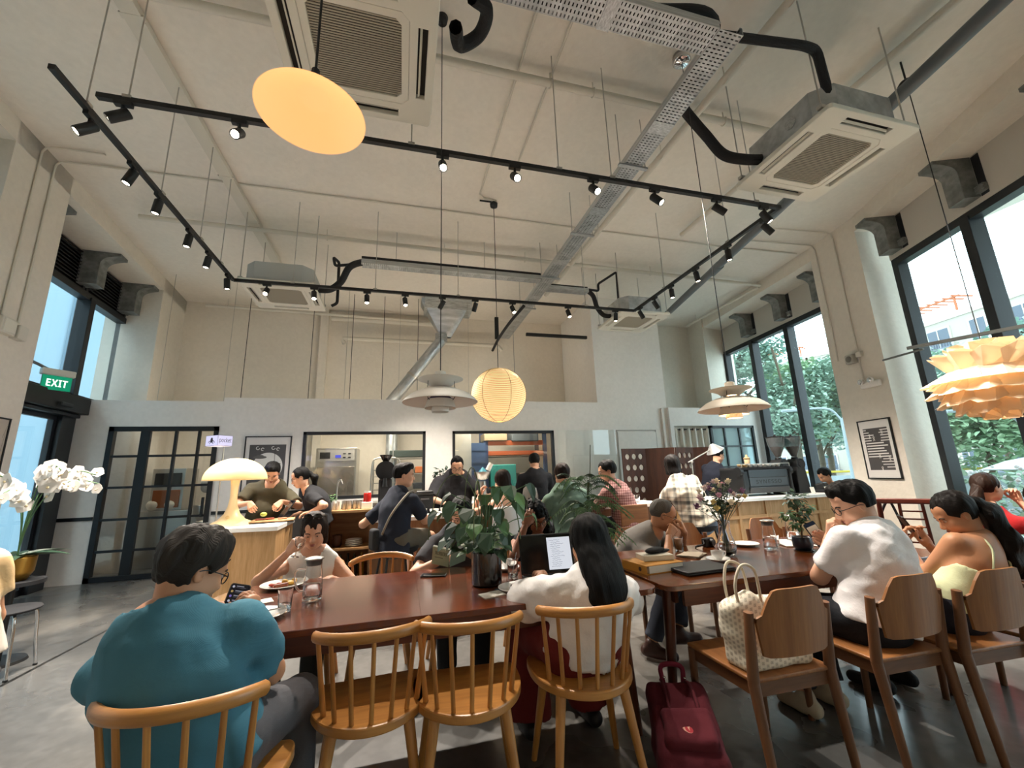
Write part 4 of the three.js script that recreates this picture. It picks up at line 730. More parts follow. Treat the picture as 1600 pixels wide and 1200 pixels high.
const hairTex = tex(256, 64, (u, v) => .6 + .8 * (fbm(u, v, 90, 3, 3, 77) - .5), [8, 2], false);
const hairM = (c, r = .5) => P(c, r, { specularIntensity: .35, bumpMap: hairTex, bumpScale: .003 });
const H = { black: hairM(0x060505, .6), dark: hairM(0x120d0b, .55), brown: hairM(0x24160f, .55), grey: hairM(0x2d2926, .6), silver: hairM(0x5b5753, .7) };
const lipM = M(0x8e4a44, .5), eyeM = M(0x14100f, .2), browM = M(0x17110e, .8), eyeW = M(0xcfc6bd, .35), specM = M(0x1a1512, .3), lensM = P(0xffffff, .03, { transmission: 1, thickness: 0, ior: 1.4 });

function handPrims(w, dir, palm, side, curl, s, thumbIn = .5) {    // side: +1 right hand, -1 left; w = wrist
  const Y = dir.clone().normalize(), Z = palm.clone().addScaledVector(Y, -palm.dot(Y)).normalize(), X = new THREE.Vector3().crossVectors(Y, Z).multiplyScalar(side), out = [];
  const at = (x, y, z) => w.clone().addScaledVector(X, x * s).addScaledVector(Y, y * s).addScaledVector(Z, z * s);
  const fx = [-.029, -.010, .010, .028], fl = [.068, .078, .073, .056], fr = [.0088, .0092, .0088, .0078];
  for (let i = 0; i < 4; i++) out.push({ ...cap(at(fx[i] * .6, .005, 0), at(fx[i], .084 - Math.abs(i - 1.4) * .004, 0), .0165 * s, .0125 * s), k: .014 });
  out.push({ ...cap(at(-.012, .02, .008), at(.012, .03, .008), .016 * s), k: .014 });
  for (let i = 0; i < 4; i++) {
    const c = Array.isArray(curl) ? curl[i] : curl; let p = at(fx[i], .084 - Math.abs(i - 1.4) * .004, 0), a = 0, sp = (i - 1.5) * .05 * (1 - c * .5);
    for (let j = 0; j < 3; j++) { a += c * [1.0, 1.25, .75][j]; const L = fl[i] * [.46, .3, .24][j] * s, q = p.clone().addScaledVector(Y, Math.cos(a) * L).addScaledVector(Z, Math.sin(a) * L).addScaledVector(X, sp * L); out.push({ ...cap(p, q, fr[i] * s * (1 - j * .06), fr[i] * s * (.94 - j * .06)), k: j ? .005 : .006 }); p = q; }
  }
  let p = at(-.026, .022, .004); const t = [[-.62 + thumbIn * .3, .62, .35 + thumbIn * .3, .04], [-.3 + thumbIn * .45, .82, .3 + thumbIn * .4, .032], [-.1 + thumbIn * .5, .9, .2 + thumbIn * .4, .025]];
  t.forEach(([x, y, z, L], j) => { const q = p.clone().addScaledVector(X, x * L * s).addScaledVector(Y, y * L * s).addScaledVector(Z, z * L * s); out.push({ ...cap(p, q, (j ? .0098 : .013) * s, (j === 2 ? .008 : .0098) * s), k: .006 }); p = q; });
  return out;
}
const headPrims = (nl, s = 1, f = 0) => {   // head-local, +z forward; f 1 = woman
  const P_ = [{ ...ell([0, .032, -.016], [.074, .088, .094]), k: .02 }, { ...ell([0, -.028, .028], [.059 - f * .003, .08, .064]), k: .03 }, { ...ell([0, -.088, .05], [.03 - f * .004, .024, .034]), k: .03 }, { ...ell([0, .055, .035], [.062, .05, .055]), k: .03 }];
  for (const x of [-1, 1]) P_.push({ ...ell([x * .036, -.028, .062], [.026, .028, .026]), k: .025 }, { ...ell([x * .048, -.062, .012], [.022, .03, .04]), k: .03 });
  P_.push({ ...cap([-.03, .022, .081], [.03, .022, .081], .012), k: .02 });
  for (const x of [-1, 1]) P_.push({ ...ell([x * .031, .004, .1], [.02, .012, .016]), k: .014, cut: true });
  P_.push({ ...cap([0, .012, .086], [0, -.028, .106], .0075, .0115), k: .012 }, { ...ell([0, -.034, .098], [.017, .009, .012]), k: .01 });
  P_.push({ ...ell([0, -.058, .09], [.022, .0065, .011]), k: .008 }, { ...ell([0, -.067, .088], [.018, .0065, .011]), k: .006 }, { ...cap([-.016, -.0625, .101], [.016, -.0625, .101], .0025), k: .004, cut: true });
  for (const x of [-1, 1]) P_.push({ ...ell([x * .077, -.004, -.012], [.008, .031, .018], new THREE.Quaternion().setFromEuler(new THREE.Euler(-.15, x * .3, 0))), k: .01 }, { ...ell([x * .083, -.002, -.008], [.005, .018, .009]), k: .006, cut: true });
  P_.push({ ...cap([0, -.05, -.03], nl, .05 - f * .006, .052 - f * .006), k: .03 }); return P_;
};
let manN = 0;
function person(o) {
  const s = o.s ?? 1, near = o.near ?? 0, hb = [.021, .016, .013][near], hh = [.0075, .0058, .0042][near], hn = [.0065, .005, .0036][near], f = o.woman ? 1 : 0;
  const base = [o.pelvis[0], 0, o.pelvis[2]], B = v3(base), L = p => v3(p).clone().sub(B);
  const t = thing('person', o.label, 'person', base);
  const fw = V(Math.sin(o.yaw), 0, -Math.cos(o.yaw)), R = V(Math.cos(o.yaw), 0, Math.sin(o.yaw));
  const pel = L(o.pelvis), head = L(o.head), hy = o.hy ?? o.yaw, hp = o.hp ?? .2, hr = o.hr ?? 0;
  // head basis: local +z looks along hy / pitched down by hp
  const hf = V(Math.sin(hy) * Math.cos(hp), -Math.sin(hp), -Math.cos(hy) * Math.cos(hp)), hx = new THREE.Vector3().crossVectors(V(0, 1, 0), hf).normalize(), hu = new THREE.Vector3().crossVectors(hf, hx);
  const hm = new THREE.Matrix4().makeBasis(hx, hu, hf), hq = new THREE.Quaternion().setFromRotationMatrix(hm).multiply(new THREE.Quaternion().setFromAxisAngle(V(0, 0, 1), hr)), hs = s * (o.hs ?? 1);
  const toHead = p => v3(p).clone().multiplyScalar(hs).applyQuaternion(hq).add(head);
  const jaw = toHead([0, -.07, -.035]), sp = o.slouch ?? .03;
  const neck = jaw.clone().addScaledVector(V(0, -1, 0), .088 * s).addScaledVector(pel.clone().sub(jaw).normalize(), .02 * s).addScaledVector(fw, -.012);
  const at = k => pel.clone().lerp(neck, k).addScaledVector(fw, -sp * Math.sin(k * Math.PI));
  const up = neck.clone().sub(pel).normalize(), front = fw.clone().addScaledVector(up, -fw.dot(up)).normalize(), right = new THREE.Vector3().crossVectors(front, up).normalize();
  const sw = (o.sw ?? (f ? .165 : .19)) * s, shY = at(.87).addScaledVector(up, -.036 * s), sh = { R: shY.clone().addScaledVector(right, sw).addScaledVector(front, o.roll ?? .02), L: shY.clone().addScaledVector(right, -sw).addScaledVector(front, o.roll ?? .02) };
  const bulk = (o.bulk ?? 1) * s, hips = { R: pel.clone().addScaledVector(R, .085 * s), L: pel.clone().addScaledVector(R, -.085 * s) };
  const arm = {}, leg = {};
  for (const k of ['R', 'L']) {
    const sg = k === 'R' ? 1 : -1, h = o['hand' + k] ?? {}, w = h.p ? L(h.p) : pel.clone().addScaledVector(fw, .3).addScaledVector(R, sg * .14).addScaledVector(V(0, 1, 0), .1);
    const e = ik(sh[k], w, .285 * s, .25 * s, h.pole ? v3(h.pole) : V(0, -1, 0).addScaledVector(R, sg * .5).addScaledVector(fw, -.3));
    arm[k] = { e, w, dir: h.dir ? v3(h.dir) : w.clone().sub(e).normalize(), palm: h.palm ? v3(h.palm) : V(0, -1, 0).addScaledVector(R, -sg * .4), curl: h.curl ?? .45, th: h.thumb ?? .5, hide: h.hide };
    const ft = o['foot' + k] ? L(o['foot' + k]) : (o.stand ? hips[k].clone().setY(.09).addScaledVector(R, sg * .02) : hips[k].clone().setY(.09 + (o.footY ?? 0)).addScaledVector(fw, .4).addScaledVector(R, sg * .03));
    const kn = ik(hips[k], ft, .43 * s, .42 * s, o['knee' + k] ? v3(o['knee' + k]) : fw.clone().addScaledVector(V(0, 1, 0), o.stand ? 0 : .8).addScaledVector(R, sg * .12)); leg[k] = { kn, ft };
  }
  const torso = (g, fl) => [{ ...cap(pel.clone().addScaledVector(up, -.02), at(.25), (.145 * bulk) + g, (.138 * bulk) + g, front, fl), k: .04 }, { ...cap(at(.25), at(.6), (.138 - f * .012) * bulk + g, .148 * bulk + g, front, fl), k: .05 }, { ...cap(at(.6), at(.84), .15 * bulk + g, (f ? .125 : .14) * bulk + g, front, fl * .97), k: .06 },
    { ...cap(sh.L.clone().lerp(sh.R, .12), sh.L.clone().lerp(sh.R, .88), .058 * s + g, .058 * s + g), k: .05 }, { ...cap(at(.86), neck.clone().addScaledVector(up, .03), .068 * s + g * .4, .05 * s + g * .3), k: .05 },
    ...(f && !o.flat ? [-1, 1].map(q => ({ ...ell(at(.68).addScaledVector(right, q * .065 * s).addScaledVector(front, .075 * bulk), [.06 * s + g, .06 * s + g, .055 * s + g]), k: .04 })) : [])];
  const limb = (a, b, c, r0, r1, r2, g) => [{ ...cap(a, b, r0 + g, r1 + g), k: .035 }, { ...cap(b, c, r1 + g, r2 + g), k: .025 }];
  const arms = g => ['R', 'L'].flatMap(k => limb(sh[k], arm[k].e, arm[k].w, .05 * bulk, .038 * bulk, .026 * s, g)), legs = g => ['R', 'L'].flatMap(k => limb(hips[k], leg[k].kn, leg[k].ft, .082 * bulk, .055 * s, .037 * s, g));
  // the body: trunk and limbs, then head and hands on finer grids
  const parts = [nets(field([...torso(0, .7), ...arms(0), ...(o.noLegs ? [] : legs(0))], hb))];
  const hg = nets(field(headPrims(toHeadInv(neck.clone().addScaledVector(up, -.01))), hh, .012)); hg.scale(hs, hs, hs).applyQuaternion(hq).translate(...head.toArray()); parts.push(hg);
  function toHeadInv(p) { return p.clone().sub(head).applyQuaternion(hq.clone().invert()).multiplyScalar(1 / hs); }
  for (const k of ['R', 'L']) if (!arm[k].hide) parts.push(nets(field(handPrims(arm[k].w, arm[k].dir, arm[k].palm, k === 'R' ? 1 : -1, arm[k].curl, s * .98, arm[k].th), hn, .01)));
  const skin = SK[o.skin ?? 'a']; part(t, 'body', parts, skin);
  // face
  const headPart = (name, g, m, par = t) => { g = G(g); g.scale(hs, hs, hs).applyQuaternion(hq).translate(...head.toArray()); return part(par, name, g, m); };
  if (!o.noFace) {
    for (const x of [-1, 1]) { const e = headPart('eye', sph(.0105, x * .031, .004, .0835, 1.15, .62, .8, 12, 8), eyeW); headPart('iris', sph(.0058, x * .031, .003, .0885, 1, .95, .7, 10, 8), eyeM, e); headPart('eyelid', tube([[x * .018, .004, .09], [x * .03, .011, .0935], [x * .044, .005, .087]], .0028, 10, 6), skin); headPart('eyebrow', tube([[x * .016, .022, .094], [x * .032, .028, .0925], [x * .05, .022, .082]], .0036, 10, 6), browM); }
    headPart('lips', [sph(.019, 0, -.0585, .0925, 1, .32, .55, 14, 8), sph(.016, 0, -.067, .091, 1, .4, .6, 14, 8)], lipM);
  }
  if (o.glasses) { const gl = [tube([[-.008, .005, .104], [0, .009, .106], [.008, .005, .104]], .0018, 8, 5)]; for (const x of [-1, 1]) { gl.push(tf(new THREE.TorusGeometry(.0225, .0021, 6, 24), 0, 0, 0, 0, x * .25, 0).scale(1.1, .85, 1).translate(x * .032, .001, .1)); gl.push(tube([[x * .055, .006, .093], [x * .074, .008, .06], [x * .081, .008, 0], [x * .081, 0, -.02]], .0019, 14, 5)); } headPart('eyeglasses', gl, specM); }
  // hair
  const hair = o.hair ?? {}, hM = H[hair.c ?? 'black'], HP = [];
  if (hair.style !== 'none') {
    const th = hair.th ?? .012, low = hair.low ?? -.045, fr = hair.front ?? 0;
    HP.push({ ...ell([0, .036 + th * .3, -.02], [.075 + th, .088 + th * 1.25, .096 + th]), k: .02 });
    if (hair.top) HP.push({ ...ell([hair.top[0], .1, hair.top[1]], [.055, .035 + (hair.top[2] ?? 0), .06]), k: .03 });
    for (const b of hair.locks ?? []) HP.push({ ...cap(b[0], b[1], b[2], b[3], b[4] ? v3(b[4]) : null, b[5] ?? 1), k: .03 });
    const isLong = (hair.locks ?? []).length > 0, fc = { fn: (x, y, z) => (((x / (.068 - (hair.side ?? 0))) ** 4 + ((y + .05 + fr) / .104) ** 4) ** .5 + ((z - .122) / .1) ** 2 - 1) * .035 }, nk = hair.nape ?? -.055;
    const F = field(HP, [.0085, .0065, .0048][near], .02);
    each(F, (d, x, y, z) => {
      d += n3(x * 70, y * 16, z * 70) * (hair.rough ?? .004) + n3(x * 26 + 9, y * 9, z * 26) * (hair.wave ?? .004) + (hair.curl ? n3(x * 48, y * 48, z * 48) * hair.curl + n3(x * 100, y * 100, z * 100) * hair.curl * .5 : 0);
      d = Math.max(d, -fc.fn(x, y, z));
      if (!isLong) { const lim = z > -.02 ? low + Math.max(0, z) * .9 : nk + (z + .02) * .1; d = Math.max(d, (lim - y) * .8); const ear = Math.hypot((Math.abs(x) - .08) / .03, (y + .012) / .034, (z + .004) / .026) - 1; d = Math.max(d, -ear * .02); }
      return d;
    });
    const hgeo = nets(F); hgeo.scale(hs, hs, hs).applyQuaternion(hq).translate(...head.toArray()); part(t, 'hair', hgeo, hM);
  }
  if (hair.tail) { const F = field(hair.tail.map((b, i) => ({ ...cap(b[0], b[1], b[2], b[3]), k: .03 })), [.0085, .0065, .0055][near], .03); each(F, (d, x, y, z) => d + n3(x * 60, y * 12, z * 60) * .005 + n3(x * 18, y * 14, z * 18) * (hair.tailWave ?? .008)); const g = nets(F); g.scale(hs, hs, hs).applyQuaternion(new THREE.Quaternion().setFromAxisAngle(V(0, 1, 0), Math.PI - hy)).translate(...head.toArray()); part(t, 'ponytail', g, hM); }
  // top
  const T = o.top;
  if (T) {
    const g = T.g ?? .014, pr = torso(g, .74), sl = T.sleeve ?? .6;
    for (const k of ['R', 'L']) {
      const A = arm[k]; if (sl > 0) { if (sl <= 1) pr.push({ ...cap(sh[k], sh[k].clone().lerp(A.e, sl), .056 * bulk + g, (.05 * bulk) + g * 1.25 + (T.puff ?? 0), null, 1, 0), k: .03 }); else { pr.push({ ...cap(sh[k], A.e, .056 * bulk + g, .048 * bulk + g + (T.puff ?? 0)), k: .03 }, { ...cap(A.e, A.e.clone().lerp(A.w, sl - 1), .045 * bulk + g + (T.puff ?? 0), .036 * bulk + g * 1.1, null, 1, 0), k: .025 }); } }
      else if (sl < 0) pr.push({ ...cap(sh[k].clone().lerp(A.e, .3), sh[k].clone().addScaledVector(right, (k === 'R' ? 1 : -1) * .3), .085 * s, .1), k: .006, cut: true, }); 
    }
    if (T.hem) pr.push({ ...cap(pel.clone().addScaledVector(up, .05), pel.clone().addScaledVector(up, -T.hem), .15 * bulk + g * 1.6, .155 * bulk + g * 2, front, .8), k: .04 });
    const nc = neck.clone().addScaledVector(front, T.neckF ?? .015); pr.push({ ...cap(nc.clone().addScaledVector(up, -.01), nc.clone().addScaledVector(up, .2), (T.neck ?? .068) * s, .1 * s), k: .008, cut: true });
    if (T.strap) pr.push({ ...cap(at(T.strap).addScaledVector(right, -.4), at(T.strap).addScaledVector(right, .4), .001), k: .001, cut: true });
    const F = field(pr, [.019, .0145, .0115][near], .04), hemY = pel.clone().addScaledVector(up, -(T.hem ?? .06)), wr = T.wr ?? .007, st = T.strap ? at(T.strap) : null;
    each(F, (d, x, y, z) => {
      if (d > .06) return d;
      d += n3(x * 9 + manN * 7, y * 16, z * 9) * wr + n3(x * 22, y * 30 + manN * 3, z * 22) * wr * .5;
      d = Math.max(d, (hemY.x - x) * up.x + (hemY.y - y) * up.y + (hemY.z - z) * up.z);
      if (st) d = Math.max(d, (x - st.x) * up.x + (y - st.y) * up.y + (z - st.z) * up.z);
      return d;
    });
    const tg = nets(F); part(t, T.name ?? 'shirt', tg, T.m, T.label);
    if (T.strap) for (const q of [-1, 1]) part(t, 'shoulder_strap', [tube([at(T.strap - .02).addScaledVector(right, q * .085 * s).addScaledVector(front, .085), at(.9).addScaledVector(right, q * .09 * s).addScaledVector(front, .055), at(.98).addScaledVector(right, q * .085 * s).addScaledVector(up, .025), at(.9).addScaledVector(right, q * .085 * s).addScaledVector(front, -.085), at(T.strap - .02).addScaledVector(right, q * .08 * s).addScaledVector(front, -.105)], .005, 30, 6)], T.m);
    if (T.collar) { const ring = []; for (let i = 0; i <= 14; i++) { const a = .5 + i / 14 * 5.28, c = neck.clone().addScaledVector(up, .012 + .014 * Math.cos(a) * -1); ring.push(c.addScaledVector(front, Math.cos(a) * .066 * s).addScaledVector(right, Math.sin(a) * .07 * s)); } const cg = tube(ring, .011, 50, 8); const pp = cg.attributes.position; const tmp = new THREE.Vector3(); for (let i = 0; i < pp.count; i++) { tmp.fromBufferAttribute(pp, i).sub(neck); const h = tmp.dot(up) - .012; tmp.addScaledVector(up, h * 1.2).add(neck); pp.setXYZ(i, tmp.x, tmp.y, tmp.z); } cg.computeVertexNormals(); part(t, 'collar', [cg], T.m); }
  }
  const Tr = o.legs;
  if (Tr && !o.noLegs) {
    const g = Tr.g ?? .016, ln = Tr.len ?? 1.9, pr = [{ ...cap(pel.clone().addScaledVector(up, .06), pel.clone().addScaledVector(up, -.02), .14 * bulk + g, .148 * bulk + g, front, .76), k: .04 }];
    for (const k of ['R', 'L']) { const A = leg[k]; if (ln <= 1) pr.push({ ...cap(hips[k], hips[k].clone().lerp(A.kn, ln), .088 * bulk + g, .07 * s + g, null, 1, 0), k: .035 }); else pr.push({ ...cap(hips[k], A.kn, .088 * bulk + g, .058 * s + g), k: .035 }, { ...cap(A.kn, A.kn.clone().lerp(A.ft, ln - 1), .056 * s + g, (Tr.cuff ?? .05) * s + g, null, 1, 0), k: .03 }); }
    const F = field(pr, [.021, .016, .0125][near], .04); each(F, (d, x, y, z) => d > .06 ? d : d + n3(x * 10, y * 12 + manN, z * 10) * .007 + n3(x * 24, y * 26, z * 24) * .003); part(t, Tr.name ?? 'trousers', nets(F), Tr.m);
  }
  if (!o.noLegs) for (const k of ['R', 'L']) { const d = o['toe' + k] ? v3(o['toe' + k]).normalize() : fw, a = leg[k].ft.clone(), pr = [{ ...cap(a.clone().addScaledVector(d, -.04).setY(a.y - .045), a.clone().addScaledVector(d, .15).setY(a.y - .058), .043 * s, .036 * s), k: .02 }, { ...cap(a.clone().setY(a.y + .005), a.clone().addScaledVector(d, .03).setY(a.y - .04), .045 * s, .045 * s), k: .02 }]; const F = field(pr, [.014, .011, .009][near], .02); each(F, (q, x, y) => Math.max(q, a.y - .088 - y)); part(t, 'shoe', nets(F), o.shoe ?? mt.blackMatte); }
  manN++; return t;
}
// ---------------------------------------------------------------- the people, nearest first
const DARK = [0, -1, 0];
const checkTex = (a, b, n) => tex(128, 128, (u, v) => { const p = (Math.sin(u * 6.2832 * n) > .2 ? 1 : 0) + (Math.sin(v * 6.2832 * n) > .2 ? 1 : 0); return mixc(hexc(a), hexc(b), p / 2); }, [4, 4]);
const plaidTex = tex(128, 128, (u, v) => { const f = x => (x % .5 < .1 ? 1 : 0) + (x % .25 > .2 ? .5 : 0), p = Math.min(1, (f(u) + f(v)) * .5); return mixc([222, 214, 196], [92, 92, 88], p); }, [3.2, 3.2]);
person({ label: 'man in a teal polo shirt and glasses seen from behind, looking down at his phone', near: 2, s: .98, yaw: .12, head: [-.675, 1.065, -1.72], pelvis: [-.6, .55, -1.69], hy: .75, hp: .42, slouch: .03, roll: .05, bulk: 1.12, sw: .205, skin: 'a', glasses: true,
  hair: { c: 'grey', th: .02, rough: .006, wave: .009, nape: -.06, low: -.02, top: [0, .02, .008] }, top: { m: cloth(0x3f7488), sleeve: .78, collar: true, neck: .07, hem: .06, wr: .009, label: 'teal polo shirt' }, legs: { m: cloth(0x55555a), len: 1.95 }, shoe: M(0x18243a, .6),
  handR: { p: [-.555, .815, -2.03], dir: [-.25, .8, -.25], palm: [-.8, -.1, -.2], curl: [.5, .6, .7, .8], pole: [.5, -1, .1], thumb: .7 }, handL: { p: [-.74, .79, -2.03], dir: [.3, .6, -.4], palm: [.8, .1, .3], curl: .6, pole: [-.5, -1, .1] },
  footR: [-.36, .09, -2.0], footL: [-.62, .09, -2.16] });
person({ label: 'woman in a white blouse with long straight black hair, seen from behind at the laptop', near: 2, woman: true, s: .96, yaw: -.08, head: [.915, 1.0, -2.03], pelvis: [.86, .55, -2.04], hy: -.1, hp: .3, slouch: .02, bulk: 1.02, sw: .185, skin: 'a', noFace: false,
  hair: { c: 'black', th: .016, wave: .004, nape: -.2, locks: [[[0, .03, -.05], [.005, -.14, -.09], .094, .098, [0, 0, 1], .6], [[0, -.1, -.09], [.01, -.22, -.13], .1, .088, [0, 0, 1], .5], [[.01, -.2, -.125], [.03, -.275, -.14], .075, .045, [0, 0, 1], .5], [[-.05, 0, -.03], [-.07, -.2, -.08], .045, .035], [[.05, 0, -.03], [.085, -.26, -.1], .045, .03]] },
  top: { m: cloth(0xe9e6e4), sleeve: 1.0, puff: .035, neck: .066, hem: .05, g: .022, wr: .013, name: 'blouse' }, legs: { m: cloth(0x6e1c1b), g: .035, len: 1.96, cuff: .09 }, shoe: M(0x1b1a1c, .6),
  handR: { p: [1.02, .79, -2.36], dir: [-.2, -.05, -1], palm: [0, -1, 0], curl: .35, pole: [.9, -.6, .3] }, handL: { p: [.78, .79, -2.38], dir: [.1, -.05, -1], palm: [0, -1, 0], curl: .35, pole: [-.9, -.6, .3] }, footL: [.68, .09, -2.42], footR: [1.04, .09, -2.42] });
person({ label: 'man in a white t-shirt and dark-framed glasses resting his chin on his hand', near: 2, s: 1.0, yaw: -.05, head: [2.53, 1.11, -1.9], pelvis: [2.43, .55, -1.83], hy: -1.0, hp: .38, slouch: .035, bulk: 1.1, sw: .2, skin: 'd', glasses: true,
  hair: { c: 'black', th: .014, nape: -.02, low: .0, rough: .005, wave: .006, top: [0, .03, .012] }, top: { m: cloth(0xedeaec), sleeve: .72, neck: .07, hem: .05, g: .02, wr: .01, name: 't_shirt' }, legs: { m: cloth(0x10131c) }, shoe: M(0xb9ab94, .7),
  handL: { p: [2.47, .93, -2.03], dir: [-.02, .9, .15], palm: [.5, .1, .6], curl: [.9, .95, 1, 1], pole: [-.6, -1, 0], thumb: .6 }, handR: { p: [2.67, .85, -2.16], dir: [-.2, .4, -.8], palm: [-.7, .3, 0], curl: .6, pole: [.8, -.9, .2] }, footL: [2.2, .09, -2.12], footR: [2.42, .09, -2.15] });
person({ label: 'woman with a long dark wavy ponytail and bare shoulders, looking at her phone', near: 2, woman: true, s: .95, yaw: -.1, head: [3.12, 1.035, -1.77], pelvis: [2.96, .55, -1.78], hy: -.95, hp: .5, slouch: .03, bulk: 1.0, sw: .17, skin: 'b',
  hair: { c: 'dark', th: .013, nape: -.05, low: -.02, wave: .005, tail: [[[0, .07, -.1], [0, .02, -.15], .035, .05], [[0, .02, -.15], [.01, -.14, -.19], .05, .06], [[.01, -.14, -.19], [.02, -.28, -.2], .058, .045], [[.02, -.28, -.2], [.02, -.36, -.19], .045, .012]], tailWave: .016 },
  top: { m: cloth(0xc9cfa8), sleeve: -1, strap: .5, hem: .03, g: .008, wr: .003, neck: .06, name: 'camisole' }, legs: { m: cloth(0x141a2b), len: 1.3 },
  handL: { p: [3.08, .84, -2.04], dir: [.25, .75, -.1], palm: [.6, .3, .5], curl: .55, pole: [-.5, -1, .25], thumb: .7 }, handR: { p: [3.24, .83, -2.02], dir: [-.2, .75, -.3], palm: [-.4, .3, .8], curl: .6, pole: [.7, -1, .2] } });
person({ label: 'woman in a white sleeveless top drinking from a small glass', near: 1, woman: true, s: .92, yaw: Math.PI, head: [-.585, 1.0, -3.3], pelvis: [-.61, .55, -3.4], hy: Math.PI - .1, hp: .32, bulk: 1.05, skin: 'd',
  hair: { c: 'brown', th: .016, nape: -.1, wave: .007, locks: [[[-.06, .0, -.01], [-.075, -.075, .01], .035, .025], [[.06, 0, -.01], [.075, -.075, .01], .035, .025], [[0, -.02, -.06], [0, -.09, -.07], .065, .05]] },
  top: { m: cloth(0xe6e3dd), sleeve: 0, neck: .072, hem: .1, name: 'sleeveless_top' }, legs: { m: cloth(0x23231f) },
  handR: { p: [-.7, .9, -3.13], dir: [.45, .75, .1], palm: [.6, 0, -.5], curl: .6, pole: [-1, -.9, .4], thumb: .6 }, handL: { p: [-.44, .72, -3.12], dir: [-.5, -.1, .6], palm: [0, -1, 0], pole: [1, -.7, -.2] } });
person({ label: 'man in a dark grey t-shirt and glasses reading a book behind the trailing plant', near: 1, s: .98, yaw: Math.PI, head: [.45, 1.06, -3.3], pelvis: [.43, .55, -3.42], hy: Math.PI + .1, hp: .5, bulk: 1.12, skin: 'd', glasses: true, hair: { c: 'black', th: .01, nape: -.02, low: 0, rough: .003, top: [0, .03, .006] }, top: { m: cloth(0x35343a), sleeve: .7, neck: .07, hem: .1, name: 't_shirt' }, legs: { m: cloth(0x1d1e22) },
  handR: { p: [.3, .79, -3.1], dir: [.6, .2, .4], palm: [.4, .5, -.6], curl: .5, pole: [-1, -.8, .3] }, handL: { p: [.56, .79, -3.1], dir: [-.6, .2, .4], palm: [-.4, .5, -.6], curl: .5, pole: [1, -.8, .3] } });
person({ label: 'curly-haired woman in black with glasses, one hand on her forehead', near: 1, woman: true, s: .94, yaw: Math.PI, head: [1.05, 1.0, -3.3], pelvis: [1.02, .55, -3.42], hy: Math.PI - .15, hp: .42, hr: .2, skin: 'c', glasses: true,
  hair: { c: 'black', th: .024, curl: .011, locks: [[[-.07, 0, -.01], [-.095, -.15, .0], .045, .045], [[.07, 0, -.01], [.095, -.15, .0], .045, .045], [[.085, -.12, .0], [.1, -.2, .01], .045, .03], [[0, -.02, -.07], [0, -.16, -.08], .085, .08]] },
  top: { m: cloth(0x17161a), sleeve: 0, neck: .075, hem: .1, name: 'sleeveless_top' }, legs: { m: cloth(0x15151a) },
  handR: { p: [.92, .97, -3.16], dir: [.45, .8, -.15], palm: [.2, .1, -.95], curl: .3, pole: [-.6, -1, .5], thumb: .3 }, handL: { p: [1.22, .77, -3.1], dir: [-.6, 0, .5], palm: [0, -1, 0], pole: [1, -.7, .2] } });
person({ label: 'grey-haired man in a grey polo and glasses leaning over the table, hands at his mouth', near: 1, s: .98, yaw: 2.35, head: [2.1, .975, -3.14], pelvis: [1.92, .55, -3.42], hy: 1.95, hp: .38, slouch: .09, bulk: 1.1, skin: 'b', glasses: true, hair: { c: 'silver', th: .006, nape: -.03, low: .02, rough: .002, wave: .001 }, top: { m: cloth(0x6f6b66), sleeve: .85, neck: .07, hem: .1, collar: true, name: 'polo_shirt' }, legs: { m: cloth(0x343a47) }, shoe: M(0x3b1f16, .5),
  handR: { p: [2.03, .84, -2.98], dir: [.55, .55, -.1], palm: [.1, -.1, -1], curl: .8, pole: [-.8, -1, .6] }, handL: { p: [2.2, .85, -3.02], dir: [-.1, .75, -.2], palm: [-.6, 0, -.6], curl: .8, pole: [.6, -1, .2] }, footR: [1.8, .1, -3.0], footL: [2.0, .18, -2.95], toeL: [1, -.2, .1] });
person({ label: 'woman in a red top sitting by the near window, hand on her chin', near: 1, woman: true, s: .98, yaw: 1.7, head: [5.04, 1.09, -2.59], pelvis: [5.02, .55, -2.7], hy: 1.75, hp: .05, skin: 'd', hair: { c: 'brown', th: .012, nape: -.06, low: -.02, tail: [[[0, .01, -.1], [0, -.08, -.14], .04, .045], [[0, -.08, -.14], [0, -.2, -.1], .04, .02]] }, top: { m: cloth(0xa51318), sleeve: 1.3, neck: .07, hem: .1, g: .02, name: 'blouse' }, legs: { m: cloth(0x15161b) },
  handR: { p: [5.22, .98, -2.5], dir: [-.1, .8, -.1], palm: [-.8, 0, 0], curl: .8, pole: [0, -1, .5] }, handL: { p: [5.1, .76, -2.45], dir: [.5, 0, .5], palm: [0, -1, 0], pole: [0, -.6, -1] } });
person({ label: 'person in a pink top with black hair cut off by the right edge', near: 0, s: .96, yaw: .1, head: [4.72, 1.02, -2.13], pelvis: [4.78, .55, -2.06], hy: 1.0, hp: .1, skin: 'd', hair: { c: 'black', th: .018 }, top: { m: cloth(0xc9a091), sleeve: .7 }, legs: { m: cloth(0x22232a) }, handR: { hide: true }, handL: { hide: true } });
const creamTex = tex(128, 256, (u, v) => { const n = fbm(u, v, 4, 5, 4, 19), k = Math.max(0, Math.min(1, (v - .72) * 8)), g = Math.max(0, 1 - Math.abs(v - .69 - (n - .5) * .06) * 26); return mixc(mixc([201, 192, 180], [212, 178, 128], k), [118, 146, 124], g * .8); });
